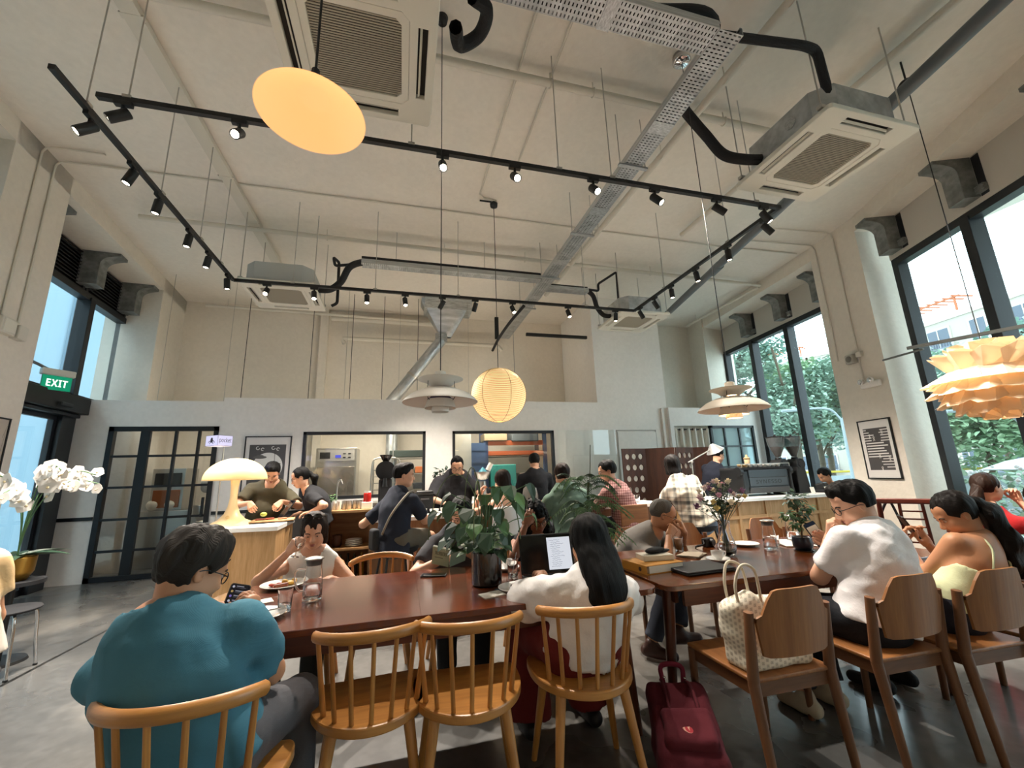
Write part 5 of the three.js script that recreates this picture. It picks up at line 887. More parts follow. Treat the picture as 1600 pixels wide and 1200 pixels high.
person({ label: 'person in a cream shirt with a sunset print, cut off by the left edge', near: 1, s: 1, yaw: -.9, head: [-2.33, 1.2, -2.9], pelvis: [-2.17, .55, -2.88], bulk: 1.15, skin: 'a', hair: { c: 'black', th: .014 }, top: { m: cloth(0xffffff, { map: creamTex }), sleeve: .6, g: .025, hem: .06, wr: .004 }, legs: { m: cloth(0x3b3d45) }, handR: { p: [-2.36, .62, -3.1], hide: true }, handL: { p: [-2.5, .62, -2.9], hide: true } });
// staff and guests at the counter
person({ label: 'staff man in an olive shirt plating food behind the left counter', near: 1, s: 1.0, stand: true, yaw: Math.PI, head: [-1.56, 1.455, -5.84], pelvis: [-1.66, .95, -6.02], hy: Math.PI - .2, hp: .62, slouch: .07, bulk: 1.1, sw: .21, skin: 'd', hair: { c: 'black', th: .014, top: [0, .05, .012], nape: -.02, low: 0 }, top: { m: cloth(0x4a4532), sleeve: .75, neck: .07, hem: .2, g: .02 }, legs: { m: cloth(0x23231f) },
  handR: { p: [-1.7, 1.12, -5.58], dir: [.5, -.5, .5], palm: [.3, -.5, -.5], curl: .55, pole: [-1, -.6, -.2] }, handL: { p: [-1.36, 1.12, -5.58], dir: [-.5, -.5, .4], palm: [-.3, -.5, -.5], curl: .6, pole: [1, -.6, -.2] } });
person({ label: 'staff woman in black with glasses and ponytail bending over a tablet', near: 1, woman: true, s: .95, stand: true, yaw: -1.9, head: [-1.19, 1.385, -5.64], pelvis: [-.97, .92, -5.7], hy: -1.75, hp: .35, slouch: .08, skin: 'd', glasses: true, hair: { c: 'black', th: .012, nape: -.05, low: -.02, tail: [[[0, .05, -.1], [0, .0, -.16], .03, .04], [[0, 0, -.16], [0, -.14, -.17], .04, .025]] }, top: { m: cloth(0x121318), sleeve: .7, neck: .068, hem: .12, name: 't_shirt' }, legs: { m: cloth(0x191a20) },
  handR: { p: [-1.16, .98, -5.62], dir: [-.8, -.2, .2], palm: [0, -1, 0], pole: [.4, -1, .3] }, handL: { p: [-1.02, .99, -5.48], dir: [-.8, -.1, .2], palm: [0, -1, 0], pole: [.6, -.8, .8] } });
person({ label: 'man in a navy t-shirt and shorts with a cross-body strap on a bar stool', near: 1, s: .98, yaw: .75, head: [.025, 1.365, -4.6], pelvis: [-.06, .76, -4.46], hy: 1.5, hp: .05, bulk: 1.02, skin: 'd', hair: { c: 'black', th: .013, nape: -.02, low: 0, top: [0, .04, .01] }, top: { m: cloth(0x1b2130), sleeve: .75, neck: .068, hem: .14, name: 't_shirt' }, legs: { m: cloth(0x5a5448), len: .85, name: 'shorts', g: .022 }, shoe: M(0xb9b5ad, .7), footY: .2,
  handR: { p: [.24, .93, -4.8], dir: [.3, 0, -.9], palm: [0, -1, 0], pole: [.6, -1, .6] }, handL: { p: [-.22, .96, -4.88], dir: [.6, 0, -.7], palm: [0, -1, 0], pole: [-.8, -.6, .2] }, footR: [.3, .32, -4.72], footL: [.1, .32, -4.76] });
person({ label: 'staff man in a black top and glasses working behind the bar', near: 1, s: 1.06, stand: true, yaw: Math.PI + .1, head: [.76, 1.475, -5.98], pelvis: [.72, .97, -6.1], hy: Math.PI + .1, hp: .42, bulk: 1.28, sw: .22, skin: 'd', glasses: true, hair: { c: 'black', th: .01, nape: 0, low: .02, top: [.0, .0, .02] }, top: { m: cloth(0x16151a), sleeve: 1.0, neck: .07, hem: .2, g: .03, name: 'sweater' }, legs: { m: cloth(0x1a1b20) },
  handR: { p: [.56, 1.0, -5.68], dir: [.5, -.3, .6], palm: [0, -1, 0], pole: [-1, -.5, -.2] }, handL: { p: [1.0, 1.12, -5.7], dir: [.1, .1, .8], palm: [-.3, -.8, 0], curl: .6, pole: [1, -.5, -.2] } });
person({ label: 'woman in a white camisole with long brown hair at the bar, back to the camera', near: 1, woman: true, s: .94, yaw: -.1, head: [1.08, 1.27, -4.58], pelvis: [1.1, .76, -4.46], hy: -.2, hp: .15, skin: 'd', hair: { c: 'brown', th: .014, locks: [[[0, .03, -.05], [-.01, -.12, -.08], .085, .08, [0, 0, 1], .6], [[-.03, -.1, -.07], [-.07, -.24, -.08], .06, .035]] }, top: { m: cloth(0xe8e6e4), sleeve: -1, strap: .7, hem: .05, g: .007, wr: .003, name: 'camisole' }, legs: { m: cloth(0x2a2c33) }, footY: .2,
  handL: { p: [.86, 1.13, -4.72], dir: [.2, .8, -.2], palm: [.8, 0, 0], curl: .6, pole: [-.7, -1, .2] }, handR: { p: [1.3, .96, -4.85] } });
person({ label: 'staff member in black standing with back turned at the rear counter', near: 0, s: 1.0, stand: true, yaw: .1, head: [2.08, 1.53, -6.5], pelvis: [2.08, .95, -6.5], hy: .2, hp: .3, bulk: 1.1, sw: .21, skin: 'd', noFace: true, hair: { c: 'black', th: .014, nape: -.04 }, top: { m: cloth(0x14151b), sleeve: 1.2, hem: .2 }, legs: { m: cloth(0x17181d) }, handR: { p: [2.28, 1.05, -6.8] }, handL: { p: [1.9, 1.05, -6.8] } });
person({ label: 'person with short brown hair in a green shirt at the bar, back to the camera', near: 1, s: 1.0, yaw: .08, head: [1.81, 1.31, -4.62], pelvis: [1.84, .76, -4.46], hy: .1, hp: .25, bulk: 1.1, sw: .2, skin: 'a', noFace: true, hair: { c: 'brown', th: .017, nape: -.07 }, top: { m: cloth(0x5c7466), sleeve: .8, collar: true, hem: .16, g: .022, wr: .01 }, legs: { m: cloth(0x3a3f47) }, footY: .2, handR: { p: [2.02, .96, -4.88] }, handL: { p: [1.62, .96, -4.88] } });
person({ label: 'man in a red checked shirt and glasses at the bar, turned to the left', near: 1, s: 1.0, yaw: -.55, head: [2.41, 1.34, -4.66], pelvis: [2.52, .76, -4.46], hy: -1.3, hp: .2, slouch: .04, bulk: 1.0, skin: 'd', glasses: true, hair: { c: 'black', th: .016, nape: -.03, low: -.01, front: .01 }, top: { m: cloth(0xffffff, { map: checkTex(0xa9807a, 0x6d4140, 9) }), sleeve: 1.3, collar: true, hem: .16, g: .024, wr: .01 }, legs: { m: cloth(0x2c2f38) }, footY: .2, handR: { p: [2.5, .96, -4.92] }, handL: { p: [2.2, .96, -4.9] } });
person({ label: 'woman with dark bobbed hair in a plaid shirt and jeans at the bar', near: 1, woman: true, flat: true, s: .98, yaw: .45, head: [3.33, 1.385, -4.66], pelvis: [3.46, .76, -4.42], hy: .5, hp: .2, hr: -.1, bulk: 1.08, skin: 'd', noFace: true, hair: { c: 'dark', th: .017, locks: [[[0, .02, -.04], [.0, -.1, -.06], .085, .075, [0, 0, 1], .7], [[-.06, 0, 0], [-.075, -.09, 0], .035, .025], [[.06, 0, 0], [.075, -.09, 0], .035, .025]] }, top: { m: cloth(0xffffff, { map: plaidTex }), sleeve: .85, collar: true, hem: .1, g: .02, wr: .009 }, legs: { m: cloth(0x6f8298), g: .02 }, footY: .2, handR: { p: [3.72, .97, -4.8] }, handL: { p: [3.3, .98, -4.92] }, footR: [3.95, .3, -4.5], footL: [3.7, .3, -4.72] });
person({ label: 'barista in a navy polo and glasses working beside the espresso machine', near: 0, s: 1.0, stand: true, yaw: 1.4, head: [5.2, 1.545, -6.0], pelvis: [5.05, .95, -6.1], hy: 1.5, hp: .25, skin: 'd', glasses: true, hair: { c: 'black', th: .014, low: 0, nape: -.02, top: [0, .03, .01] }, top: { m: cloth(0x141a2a), sleeve: .75, collar: true, hem: .18 }, legs: { m: cloth(0x17181d) }, handR: { p: [5.3, 1.12, -5.9], curl: .7 }, handL: { p: [5.35, 1.1, -6.1] } });
person({ label: 'dark-haired man in navy sitting behind the counter end by the far window', near: 0, s: 1.0, yaw: -1.2, head: [7.1, 1.14, -5.72], pelvis: [7.22, .55, -5.85], hy: -1.35, hp: .45, slouch: .05, skin: 'a', hair: { c: 'black', th: .016, nape: -.03, low: -.01 }, top: { m: cloth(0x1c2a44), sleeve: .8, hem: .1 }, legs: { m: cloth(0x22242c) }, handR: { hide: true }, handL: { hide: true }, footR: [6.9, .09, -6.0], footL: [6.9, .09, -6.15] });
// ================================================================ THINGS ON THE TABLES
const TT = .74;
const plateGeo = r => lathe([[0, .004], [r * .6, .004], [r * .68, .006], [r * .97, .018], [r, .021], [r * .99, .024], [r * .66, .011], [r * .58, .008], [0, .008]], 40);
function plate(x, z, r, label, y = TT) { return solo('plate', label, 'plate', [plateGeo(r)], mt.porcelain, [x, y, z], 0); }
function tumbler(x, z, label, h = .1, r = .034, fill = .3, liquid = mt.water, y = TT) {
  const t = thing('tumbler', label, 'glass', [x, y, z]); part(t, 'glass_wall', [lathe([[0, .001], [r * .8, .001], [r * .84, .004], [r, h], [r * .95, h], [r * .78, .012], [0, .01]], 32)], mt.glass);
  if (fill) part(t, 'drink', [lathe([[0, .0105], [r * .775, .0125], [r * (.775 + .16 * fill), h * fill], [0, h * fill]], 28)], liquid); return t;
}
function carafe(x, z, label, handle) {
  const t = thing('water_carafe', label, 'carafe', [x, TT, z]), r = .047, h = .2;
  part(t, 'glass_body', [lathe([[0, .001], [r, .001], [r * 1.02, .006], [r * .98, .1], [r * .84, .16], [r * .86, h], [r * .82, h], [r * .8, .16], [r * .93, .1], [r * .95, .01], [0, .009]], 36)], mt.glass);
  part(t, 'water', [lathe([[0, .0095], [r * .945, .0105], [r * .94, .075], [0, .075]], 32)], mt.water);
  part(t, 'lid', [lathe([[0, h + .012], [r * .5, h + .012], [r * 1.0, h + .006], [r * 1.02, h - .002], [r * .84, h - .004], [r * .79, h - .03], [0, h - .03]], 32)], mt.steel);
  if (handle) part(t, 'handle', [tube([[-r * .9, .15, 0], [-r - .035, .15, 0], [-r - .04, .09, 0], [-r - .02, .05, 0], [-r * .97, .045, 0]], .0055, 24, 8)], mt.glass);
}
carafe(-.44, -2.55, 'glass water jug with steel lid and handle near the woman in white', true);
carafe(2.68, -2.68, 'slim glass water carafe with steel lid right of the flower vase', false);
carafe(3.1, -2.86, 'glass carafe behind the hand of the man in the white t-shirt', false);
tumbler(-.53, -2.38, 'small clear glass of water beside the empty white plate');
tumbler(2.77, -2.72, 'short clear glass behind the slim carafe', .09, .03, .35);
tumbler(2.05, -2.9, 'glass of iced latte in front of the grey polo man', .105, .036, .82, P(0x9b6f4b, .4));
tumbler(.66, -2.58, 'clear glass with a spoon left of the open laptop', .11, .034, .25);
solo('teaspoon', 'steel spoon standing in the glass left of the laptop', 'spoon', [rod([.652, TT + .012, -2.57], [.69, TT + .14, -2.6], .0022), sph(.012, .652, TT + .018, -2.57, .7, 1.2, .3)], mt.chrome);
plate(-.66, -2.9, .125, 'white plate of cooked breakfast in front of the woman in white');
for (const [n, m, g, label] of [['tomato_slice', M(0xb03a22, .4), [sph(.022, 0, 0, 0, 1.3, .5, 1), sph(.014, .03, .004, .01, 1, .7, 1)], 'red tomato on the breakfast plate'], ['scrambled_egg', M(0xd8a53c, .6), [sph(.026, 0, 0, 0, 1.3, .5, 1), sph(.018, -.025, .006, .01), sph(.016, .02, .006, -.014)], 'yellow scrambled egg on the breakfast plate'], ['sausage', M(0x8a4526, .5), [cyl(.011, .011, .06, 0, 0, 0, 12, 0, .5, 1.57), sph(.011, .027, 0, -.013), sph(.011, -.027, 0, .013)], 'brown sausage on the breakfast plate']]) solo(n, label, 'food', g, m, [-.66 + { tomato_slice: -.05, scrambled_egg: .03, sausage: -.005 }[n], TT + .02, -2.9 + { tomato_slice: .01, scrambled_egg: -.01, sausage: .045 }[n]]);
plate(-.62, -2.3, .115, 'empty used white plate beside the teal polo man');
solo('knife', 'steel knife lying across the empty used plate', 'cutlery', [rbx(.17, .003, .014, .001, 0, 0, 0), rbx(.07, .005, .012, .002, -.11, 0, 0)], mt.chrome, [-.61, TT + .028, -2.3], .5);
solo('fork', 'steel fork lying across the empty used plate', 'cutlery', [rbx(.13, .003, .007, .001, 0, 0, 0), rbx(.05, .003, .02, .001, .085, 0, 0)], mt.chrome, [-.64, TT + .028, -2.31], 2.5);
solo('paper_slip', 'white paper slip behind the phone of the teal polo man', 'paper', [bx(.12, .002, .09, 0, 0, 0)], mt.paper, [-.7, TT + .002, -2.6], .4);
function phone(name, label, p, rot, scr, w = .075, h = .155) {
  const t = thing(name, label, 'phone', p); t.rotation.set(...rot, 'YXZ');
  part(t, 'case', [ext(rrect(w, h, .012), .007, .001).translate(0, 0, -.004)], mt.black);
  part(t, 'screen', [new THREE.ShapeGeometry(rrect(w - .006, h - .006, .009)).translate(0, 0, .0047)].map(g => { const p_ = g.attributes.position, u = g.attributes.uv; for (let i = 0; i < p_.count; i++) u.setXY(i, p_.getX(i) / w + .5, p_.getY(i) / h + .5); return g; }), scr); return t;
}
const chatTex = canvasTex(128, 256, (c, w, h) => { c.fillStyle = '#15131c'; c.fillRect(0, 0, w, h); for (let i = 0; i < 8; i++) { c.fillStyle = ['#d8d8e8', '#c9a86a', '#8f7ad0'][i % 3]; c.beginPath(); c.arc(20, 22 + i * 31, 8, 0, 7); c.fill(); c.fillStyle = '#b9b9c6'; c.fillRect(38, 14 + i * 31, 46 + (i * 37) % 30, 5); c.fillStyle = '#62626e'; c.fillRect(38, 24 + i * 31, 60 + (i * 23) % 24, 4); } });
const photoTex = canvasTex(128, 256, (c, w, h) => { c.fillStyle = '#1c2436'; c.fillRect(0, 0, w, h); const g = c.createLinearGradient(0, 40, 0, 190); g.addColorStop(0, '#e8c9a6'); g.addColorStop(1, '#8a6a52'); c.fillStyle = g; c.fillRect(0, 40, w, 150); c.fillStyle = '#c86b4a'; c.fillRect(30, 90, 60, 40); });
const lit = (m, k) => new THREE.MeshStandardMaterial({ color: 0x222222, roughness: .2, map: m, emissive: 0xffffff, emissiveMap: m, emissiveIntensity: k });
phone('phone', 'phone showing a dark chat list, held by the teal polo man', [-.645, .87, -2.06], [-.55, .5, -.35], lit(chatTex, .42));
phone('phone', 'phone showing a picture, held by the man in the white t-shirt', [2.64, .9, -2.26], [-.3, -.35, .35], lit(photoTex, .36));
phone('phone', 'phone held in both hands by the ponytail woman', [3.17, .935, -2.06], [-.5, .9, .1], lit(photoTex, .12));
phone('phone', 'black phone lying face up on the red-brown table', [.21, TT + .005, -2.83], [-Math.PI / 2, 0, 1.3], P(0x0a0a0c, .08));
// black planter with the trailing plant
const leafShape = (l, w) => { const s = new THREE.Shape(); s.moveTo(0, 0); s.bezierCurveTo(w * .8, -l * .16, w * 1.1, l * .28, w * .74, l * .58); s.quadraticCurveTo(w * .4, l * .86, 0, l); s.quadraticCurveTo(-w * .4, l * .86, -w * .74, l * .58); s.bezierCurveTo(-w * 1.1, l * .28, -w * .8, -l * .16, 0, 0); return s; };
function leafGeo(l, w, bend = .35, fold = .3) {   // thin curved leaf, grows along +y, upper face towards +z
  const g = G(new THREE.ExtrudeGeometry(leafShape(l, w), { depth: .0012, bevelEnabled: false, curveSegments: 6 })), p = g.attributes.position;
  for (let i = 0; i < p.count; i++) { const y = p.getY(i) / l; p.setZ(i, p.getZ(i) + Math.abs(p.getX(i)) * fold - y * y * l * bend); } g.computeVertexNormals(); return g;
}
function place(m, pos, dir, up) { const Y = v3(dir).normalize(), Z = v3(up).addScaledVector(Y, -v3(up).dot(Y)).normalize(), X = new THREE.Vector3().crossVectors(Y, Z); m.quaternion.setFromRotationMatrix(new THREE.Matrix4().makeBasis(X, Y, Z)); m.position.copy(v3(pos)); return m; }
const leafG = [M(0x34523a, .5), M(0x4b6f45, .5), M(0x2a4430, .5), M(0x638a58, .5)];
{
  seed = 101;
  const t = thing('planter', 'glossy black pot with a trailing broad-leaved plant on the red-brown table', 'potted plant', [.485, TT, -2.5]);
  part(t, 'pot', [lathe([[0, 0], [.078, 0], [.082, .005], [.087, .01], [.087, .175], [.084, .18], [.078, .178], [.078, .15], [0, .15]], 40)], mt.blackGloss);
  part(t, 'soil', [cyl(.077, .077, .01, 0, .155, 0, 24)], M(0x2a1d14, .95));
  const big = [leafGeo(.105, .05), leafGeo(.085, .042, .5), leafGeo(.095, .052, .2)];
  for (let i = 0; i < 62; i++) {
    const a = rr(0, 6.283), low = i < 24, r = low ? rr(.03, .17) : rr(.15, .28), y = low ? rr(.18, .28) : rr(.25, .55), px = Math.cos(a) * r * (low ? 1 : 1.05), pz = Math.sin(a) * r * .75;
    if (!low) part(t, 'stem', [tube([[Math.cos(a) * .03, .15, Math.sin(a) * .03], [px * .45, y * .8 + .03, pz * .45], [px, y, pz]], .0026, 12, 5)], leafG[1]);
    const m = part(t, 'leaf', big[i % 3], leafG[i % 4]); place(m, [px, y, pz], [Math.cos(a) * .7, low ? rr(-.1, .5) : rr(-1.1, -.2), Math.sin(a) * .7], [Math.cos(a) * .5, 1, Math.sin(a) * .5 + .3]);
  }
  for (let k = 0; k < 4; k++) { const a = k * 1.3 + .6, R = .2 + k * .03; const pts = []; for (let i = 0; i <= 10; i++) { const q = i / 10 * 3.0; pts.push([Math.cos(a) * (R - R * Math.cos(q)) * .6 - .02, .16 + Math.sin(q) * (.34 + .04 * k) + .04, Math.sin(a) * (R - R * Math.cos(q)) * .5]); } part(t, 'vine', [tube(pts, .0032, 40, 6)], M(0x5d6b45, .6)); }
}
{ // feathery plant behind the woman in the white blouse
  seed = 202;
  const t = thing('feathery_plant', 'tall feathery green plant standing behind the woman in the white blouse', 'potted plant', [1.26, TT, -2.8]);
  part(t, 'pot', [lathe([[0, 0], [.05, 0], [.065, .12], [.06, .12], [.055, .1], [0, .1]], 28)], mt.blackMatte);
  const lf = leafGeo(.046, .0075, .25, .2);
  for (let i = 0; i < 46; i++) {
    const a = rr(0, 6.283), L = rr(.18, .33), y0 = rr(.12, .56), h = i < 2 ? .2 : 0, o = V(rr(-.02, .02) + .05 * (y0 - .1), y0, rr(-.02, .02)), fr = [];
    const pts = []; for (let k = 0; k <= 6; k++) { const q = k / 6; pts.push(V(o.x + Math.cos(a) * L * q, o.y + Math.sin(q * 2.2) * .1 * (1 - y0 * .5) - q * q * .1 + h * q, o.z + Math.sin(a) * L * q * .8)); }
    fr.push(tube(pts, .0018, 14, 4));
    const c = new THREE.CatmullRomCurve3(pts), d = new THREE.Object3D();
    for (let k = 2; k <= 15; k++) for (const s of [-1, 1]) { const q = k / 15, p = c.getPoint(q), tn = c.getTangent(q), sd = new THREE.Vector3().crossVectors(tn, V(0, 1, 0)).normalize().multiplyScalar(s); place(d, p, sd.addScaledVector(tn, .7).add(V(0, -.2, 0)), [0, 1, 0]); d.scale.setScalar(1.15 - q * .5); d.updateMatrix(); fr.push(lf.clone().applyMatrix4(d.matrix)); }
    part(t, 'frond', fr, leafG[[1, 0, 3, 1][i % 4]]);
  }
  part(t, 'stem', [tube([[0, .08, 0], [.01, .3, 0], [.03, .55, .01]], .006, 20, 6), tube([[.02, .4, 0], [.05, .58, 0], [.07, .8, .0]], .003, 16, 5)], M(0x47502e, .7));
}
{ // bonsai-like plant in a dark pot
  seed = 303;
  const t = thing('bonsai_plant', 'small leafy plant in a dark round pot on the brown table', 'potted plant', [2.84, TT, -2.55]);
  part(t, 'saucer', [lathe([[0, 0], [.06, 0], [.066, .008], [0, .008]], 32)], mt.blackGloss);
  part(t, 'pot', [lathe([[0, .008], [.05, .008], [.064, .03], [.066, .06], [.062, .095], [.057, .095], [.058, .08], [0, .08]], 32)], P(0x141a28, .3));
  part(t, 'soil', [cyl(.057, .057, .008, 0, .082, 0, 20)], M(0x2a1d14, .95));
  part(t, 'trunk', [tube([[0, .08, 0], [.01, .16, 0], [-.005, .24, .005], [.01, .34, 0]], .007, 20, 7), tube([[0, .2, 0], [-.06, .26, 0], [-.11, .25, 0]], .004, 14, 5), tube([[0, .22, 0], [.06, .29, .01], [.1, .3, 0]], .004, 14, 5)], M(0x4c3a26, .8));
  const lf = leafGeo(.036, .015, .3, .2);
  for (const [cx, cy, cz, r, n] of [[0, .36, 0, .07, 46], [-.1, .25, 0, .045, 24], [.1, .3, 0, .05, 26], [.0, .26, .02, .06, 34], [-.03, .18, .02, .05, 20]]) { const gs = [], d = new THREE.Object3D(); for (let i = 0; i < n; i++) { const q = V(rr(-1, 1), rr(-.7, .7), rr(-1, 1)).normalize().multiplyScalar(r * rr(.4, 1)); place(d, [cx + q.x, cy + q.y, cz + q.z], q.clone().add(V(0, -.01, 0)), [0, 1, .3]); d.updateMatrix(); gs.push(lf.clone().applyMatrix4(d.matrix)); } part(t, 'leaf_cluster', gs, leafG[cx ? 1 : 0]).userData.kind = 'stuff'; }
}
{ // flowers
  seed = 404;
  const p = [2.24, TT, -2.62], v = thing('glass_vase', 'clear bulbous glass vase holding the mixed flowers', 'vase', p);
  part(v, 'glass_body', [lathe([[0, .001], [.04, .001], [.058, .02], [.064, .055], [.055, .1], [.04, .15], [.037, .2], [.041, .235], [.038, .235], [.034, .2], [.037, .15], [.051, .1], [.06, .055], [.054, .022], [0, .012]], 40)], mt.glass);
  part(v, 'water', [lathe([[0, .0125], [.053, .023], [.0595, .055], [.055, .085], [0, .085]], 32)], mt.water);
  const t = thing('flower_bouquet', 'bouquet of purple, pink and white flowers with dark greenery', 'flowers', p), col = [M(0xa583a8, .7), M(0xcfa0b4, .7), M(0xe3cfcf, .7), M(0xe8dfc8, .7), M(0x8a6286, .7), M(0xd6c07c, .7)];
  const petal = leafGeo(.018, .008, -.4, .2), lf = leafGeo(.045, .009, .3, .2);
  for (let i = 0; i < 30; i++) {
    const a = rr(0, 6.283), r = Math.sqrt(rnd()) * .19, y = .5 - r * r * 3.4 + rr(-.07, .04), x = Math.cos(a) * r, z = Math.sin(a) * r * .8;
    part(t, 'stem', [tube([[-x * .18, .02, -z * .18], [x * .1, .2, z * .1], [x, y, z]], .0018, 12, 4)], leafG[2]);
    const gs = [sph(.006, 0, 0, 0)], d = new THREE.Object3D(), n = 9; for (let k = 0; k < n; k++) for (const e of [.25, .9]) { place(d, [0, 0, 0], [Math.cos(k / n * 6.283 + e) * Math.cos(e), Math.sin(e), Math.sin(k / n * 6.283 + e) * Math.cos(e)], [0, 1, 0.01]); d.updateMatrix(); gs.push(petal.clone().applyMatrix4(d.matrix)); }
    const m = part(t, 'flower_head', gs, col[i % 5 === 0 ? 5 - (i % 2) * 2 : i % 5]); m.position.set(x, y, z); m.rotation.set(z * 2.5, rr(0, 6), -x * 2.5); m.scale.setScalar(rr(1.2, 1.9));
    const ls = []; for (let k = 0; k < 7; k++) { const q = rr(.45, .97); place(d, [x * (q * q), .2 + (y - .2) * q, z * q * q], [rr(-1, 1), rr(-.1, .8), rr(-1, 1)], [0, 1, .2]); d.updateMatrix(); ls.push(lf.clone().applyMatrix4(d.matrix)); } part(t, 'leaf_spray', ls, leafG[i % 2 ? 2 : 0]).userData.kind = 'stuff';
  }
}
{ // open laptop with a page of handwriting
  const t = thing('open_laptop', 'open black laptop showing a page of handwriting in front of the woman', 'laptop', [.87, TT, -2.43], -.06);
  part(t, 'keyboard_base', [rbx(.34, .016, .235, .006, 0, .01, 0)], mt.black);
  part(t, 'keys', [bx(.29, .002, .1, 0, .019, -.03)], mt.blackMatte); part(t, 'touchpad', [bx(.1, .002, .06, 0, .0185, .065)], M(0x2a2a2d, .4));
  const lid = new THREE.Group(); const doc = canvasTex(256, 320, (c, w, h) => { c.fillStyle = '#eef2fb'; c.fillRect(0, 0, w, h); c.strokeStyle = '#5a6478'; c.lineWidth = 2; let q = 5; const rn = () => (q = (q * 16807) % 2147483647) / 2147483647; for (let i = 0; i < 14; i++) { c.beginPath(); let x = 26 + rn() * 20; const y = 30 + i * 20; c.moveTo(x, y); while (x < 120 + rn() * 100) { x += 5 + rn() * 5; c.lineTo(x, y + (rn() - .5) * 10); } c.stroke(); } });
  const sh = part(t, 'screen_lid', [rbx(.34, .225, .008, .004, 0, .1125, 0)], mt.black); sh.position.set(0, .018, -.115); sh.rotation.x = -.28;
  part(sh, 'bezel', [bx(.325, .205, .001, 0, .113, .0045)], P(0x08080a, .15)); part(sh, 'display', [tf(new THREE.PlaneGeometry(.15, .185), .08, .108, .0062)], lit(doc, .55));
}
plate(.61, -2.31, .1, 'white plate with the last of a chocolate cake, left of the white blouse');
solo('cake_piece', 'small dark chocolate cake piece on the white plate', 'food', [rbx(.035, .022, .03, .006, 0, .01, 0), sph(.005, .04, 0, .01), sph(.004, .05, 0, -.012), sph(.004, .03, 0, .03)], M(0x1d100c, .7), [.6, TT + .01, -2.32], .4);
solo('fork', 'small fork on the chocolate cake plate', 'cutlery', [rbx(.11, .003, .006, .001, 0, 0, 0), rbx(.04, .003, .017, .001, .07, 0, 0)], mt.chrome, [.66, TT + .026, -2.31], .7);
solo('napkin', 'folded white paper napkin beside the chocolate cake plate', 'napkin', [bx(.12, .003, .09, 0, 0, 0), bx(.06, .002, .09, .028, .0025, 0)], mt.paper, [.47, TT + .002, -2.28], .25);
plate(.68, -2.8, .08, 'small white saucer behind the planter');
solo('espresso_cup', 'small white cup on the saucer behind the planter', 'cup', [lathe([[0, 0], [.02, 0], [.032, .03], [.034, .05], [.031, .05], [.028, .028], [0, .008]], 28)], mt.porcelain, [.68, TT + .01, -2.8]);
{ // small stemmed glass held by the woman in white
  const t = thing('stem_glass', 'small stemmed glass in the hand of the woman in white', 'glass', [-.64, .93, -3.1]); t.rotation.z = -.25;
  part(t, 'glass_bowl', [lathe([[0, -.06], [.026, -.058], [.026, -.055], [.004, -.05], [.004, -.01], [.02, .01], [.032, .05], [.03, .05], [.018, .012], [0, .0]], 28)], mt.glass);
}
{ // paperback being read
  const t = thing('open_book', 'open paperback with a pale green cover in the hands of the reading man', 'book', [.33, .82, -3.02]); t.rotation.set(-.75, Math.PI, 0, 'YXZ');
  const cov = canvasTex(256, 128, (c, w, h) => { c.fillStyle = '#a9c4ac'; c.fillRect(0, 0, w, h); c.fillStyle = '#2f4a3a'; c.font = 'bold 34px serif'; c.fillText('MEMBERS', 40, 52); c.fillRect(40, 70, 120, 4); });
  for (const s of [-1, 1]) { part(t, 'page_block', [rbx(.115, .17, .012, .003, s * .058, 0, .004, 0, s * -.35, 0)], mt.paper); part(t, 'cover', [bx(.12, .176, .002, s * .06, 0, -.006, 0, s * -.35, 0)], s < 0 ? M(0xa9c4ac, .7) : M(0xffffff, .7, { map: cov })); }
}
// right-hand table
{
  const t = thing('ring_binder', 'yellow ring binder stuffed with white paper on the table corner', 'binder', [1.54, TT, -2.47], .12);
  part(t, 'cover', [rbx(.28, .004, .24, .001, 0, .048, 0), rbx(.28, .004, .24, .001, 0, .002, 0), rbx(.004, .05, .24, .001, -.14, .025, 0)], M(0xc98d33, .6)); part(t, 'paper_stack', [bx(.255, .04, .225, .008, .025, .004)], mt.paper); part(t, 'finger_ring', [cyl(.012, .012, .005, -.142, .025, .06, 20, 0, 0, 1.57)], M(0x4a2d10, .5));
}
solo('paperback_book', 'thick white paperback lying on the yellow binder', 'book', [rbx(.2, .032, .13, .003, 0, .016, 0), bx(.19, .026, .002, 0, .016, .066)], M(0xd9d2c2, .8), [1.58, TT + .05, -2.5], -.15);
solo('cloth_pouch', 'limp black cloth pouch draped on the paperback', 'pouch', [sph(.06, 0, .016, 0, 1.5, .3, .7), sph(.04, .06, .008, .02, 1.6, .25, .6)], M(0x17171a, .95), [1.6, TT + .082, -2.52], .4);
{ const t = thing('closed_laptop', 'closed black laptop lying near the table edge', 'laptop', [1.77, TT, -2.34], .05); part(t, 'base', [rbx(.35, .012, .245, .005, 0, .008, 0)], mt.black); part(t, 'lid', [rbx(.35, .008, .245, .0035, 0, .019, 0)], M(0x2b2b2e, .45)); part(t, 'rubber_foot', [cyl(.008, .008, .003, .15, .0015, .1, 12)], mt.blackMatte); }
{ const t = thing('coffee_cup', 'white cup on a saucer between the closed laptop and the vase', 'cup', [2.04, TT + .009, -2.48]); part(t, 'cup_body', [lathe([[0, .002], [.022, .002], [.038, .03], [.041, .058], [.038, .058], [.034, .03], [0, .01]], 32)], mt.porcelain); part(t, 'handle', [tube([[.036, .048, 0], [.06, .05, 0], [.062, .03, 0], [.036, .02, 0]], .004, 16, 6)], mt.porcelain); part(t, 'coffee', [cyl(.035, .035, .003, 0, .046, 0, 24)], M(0x3a2012, .4)); }
plate(2.04, -2.48, .075, 'white saucer under the coffee cup');
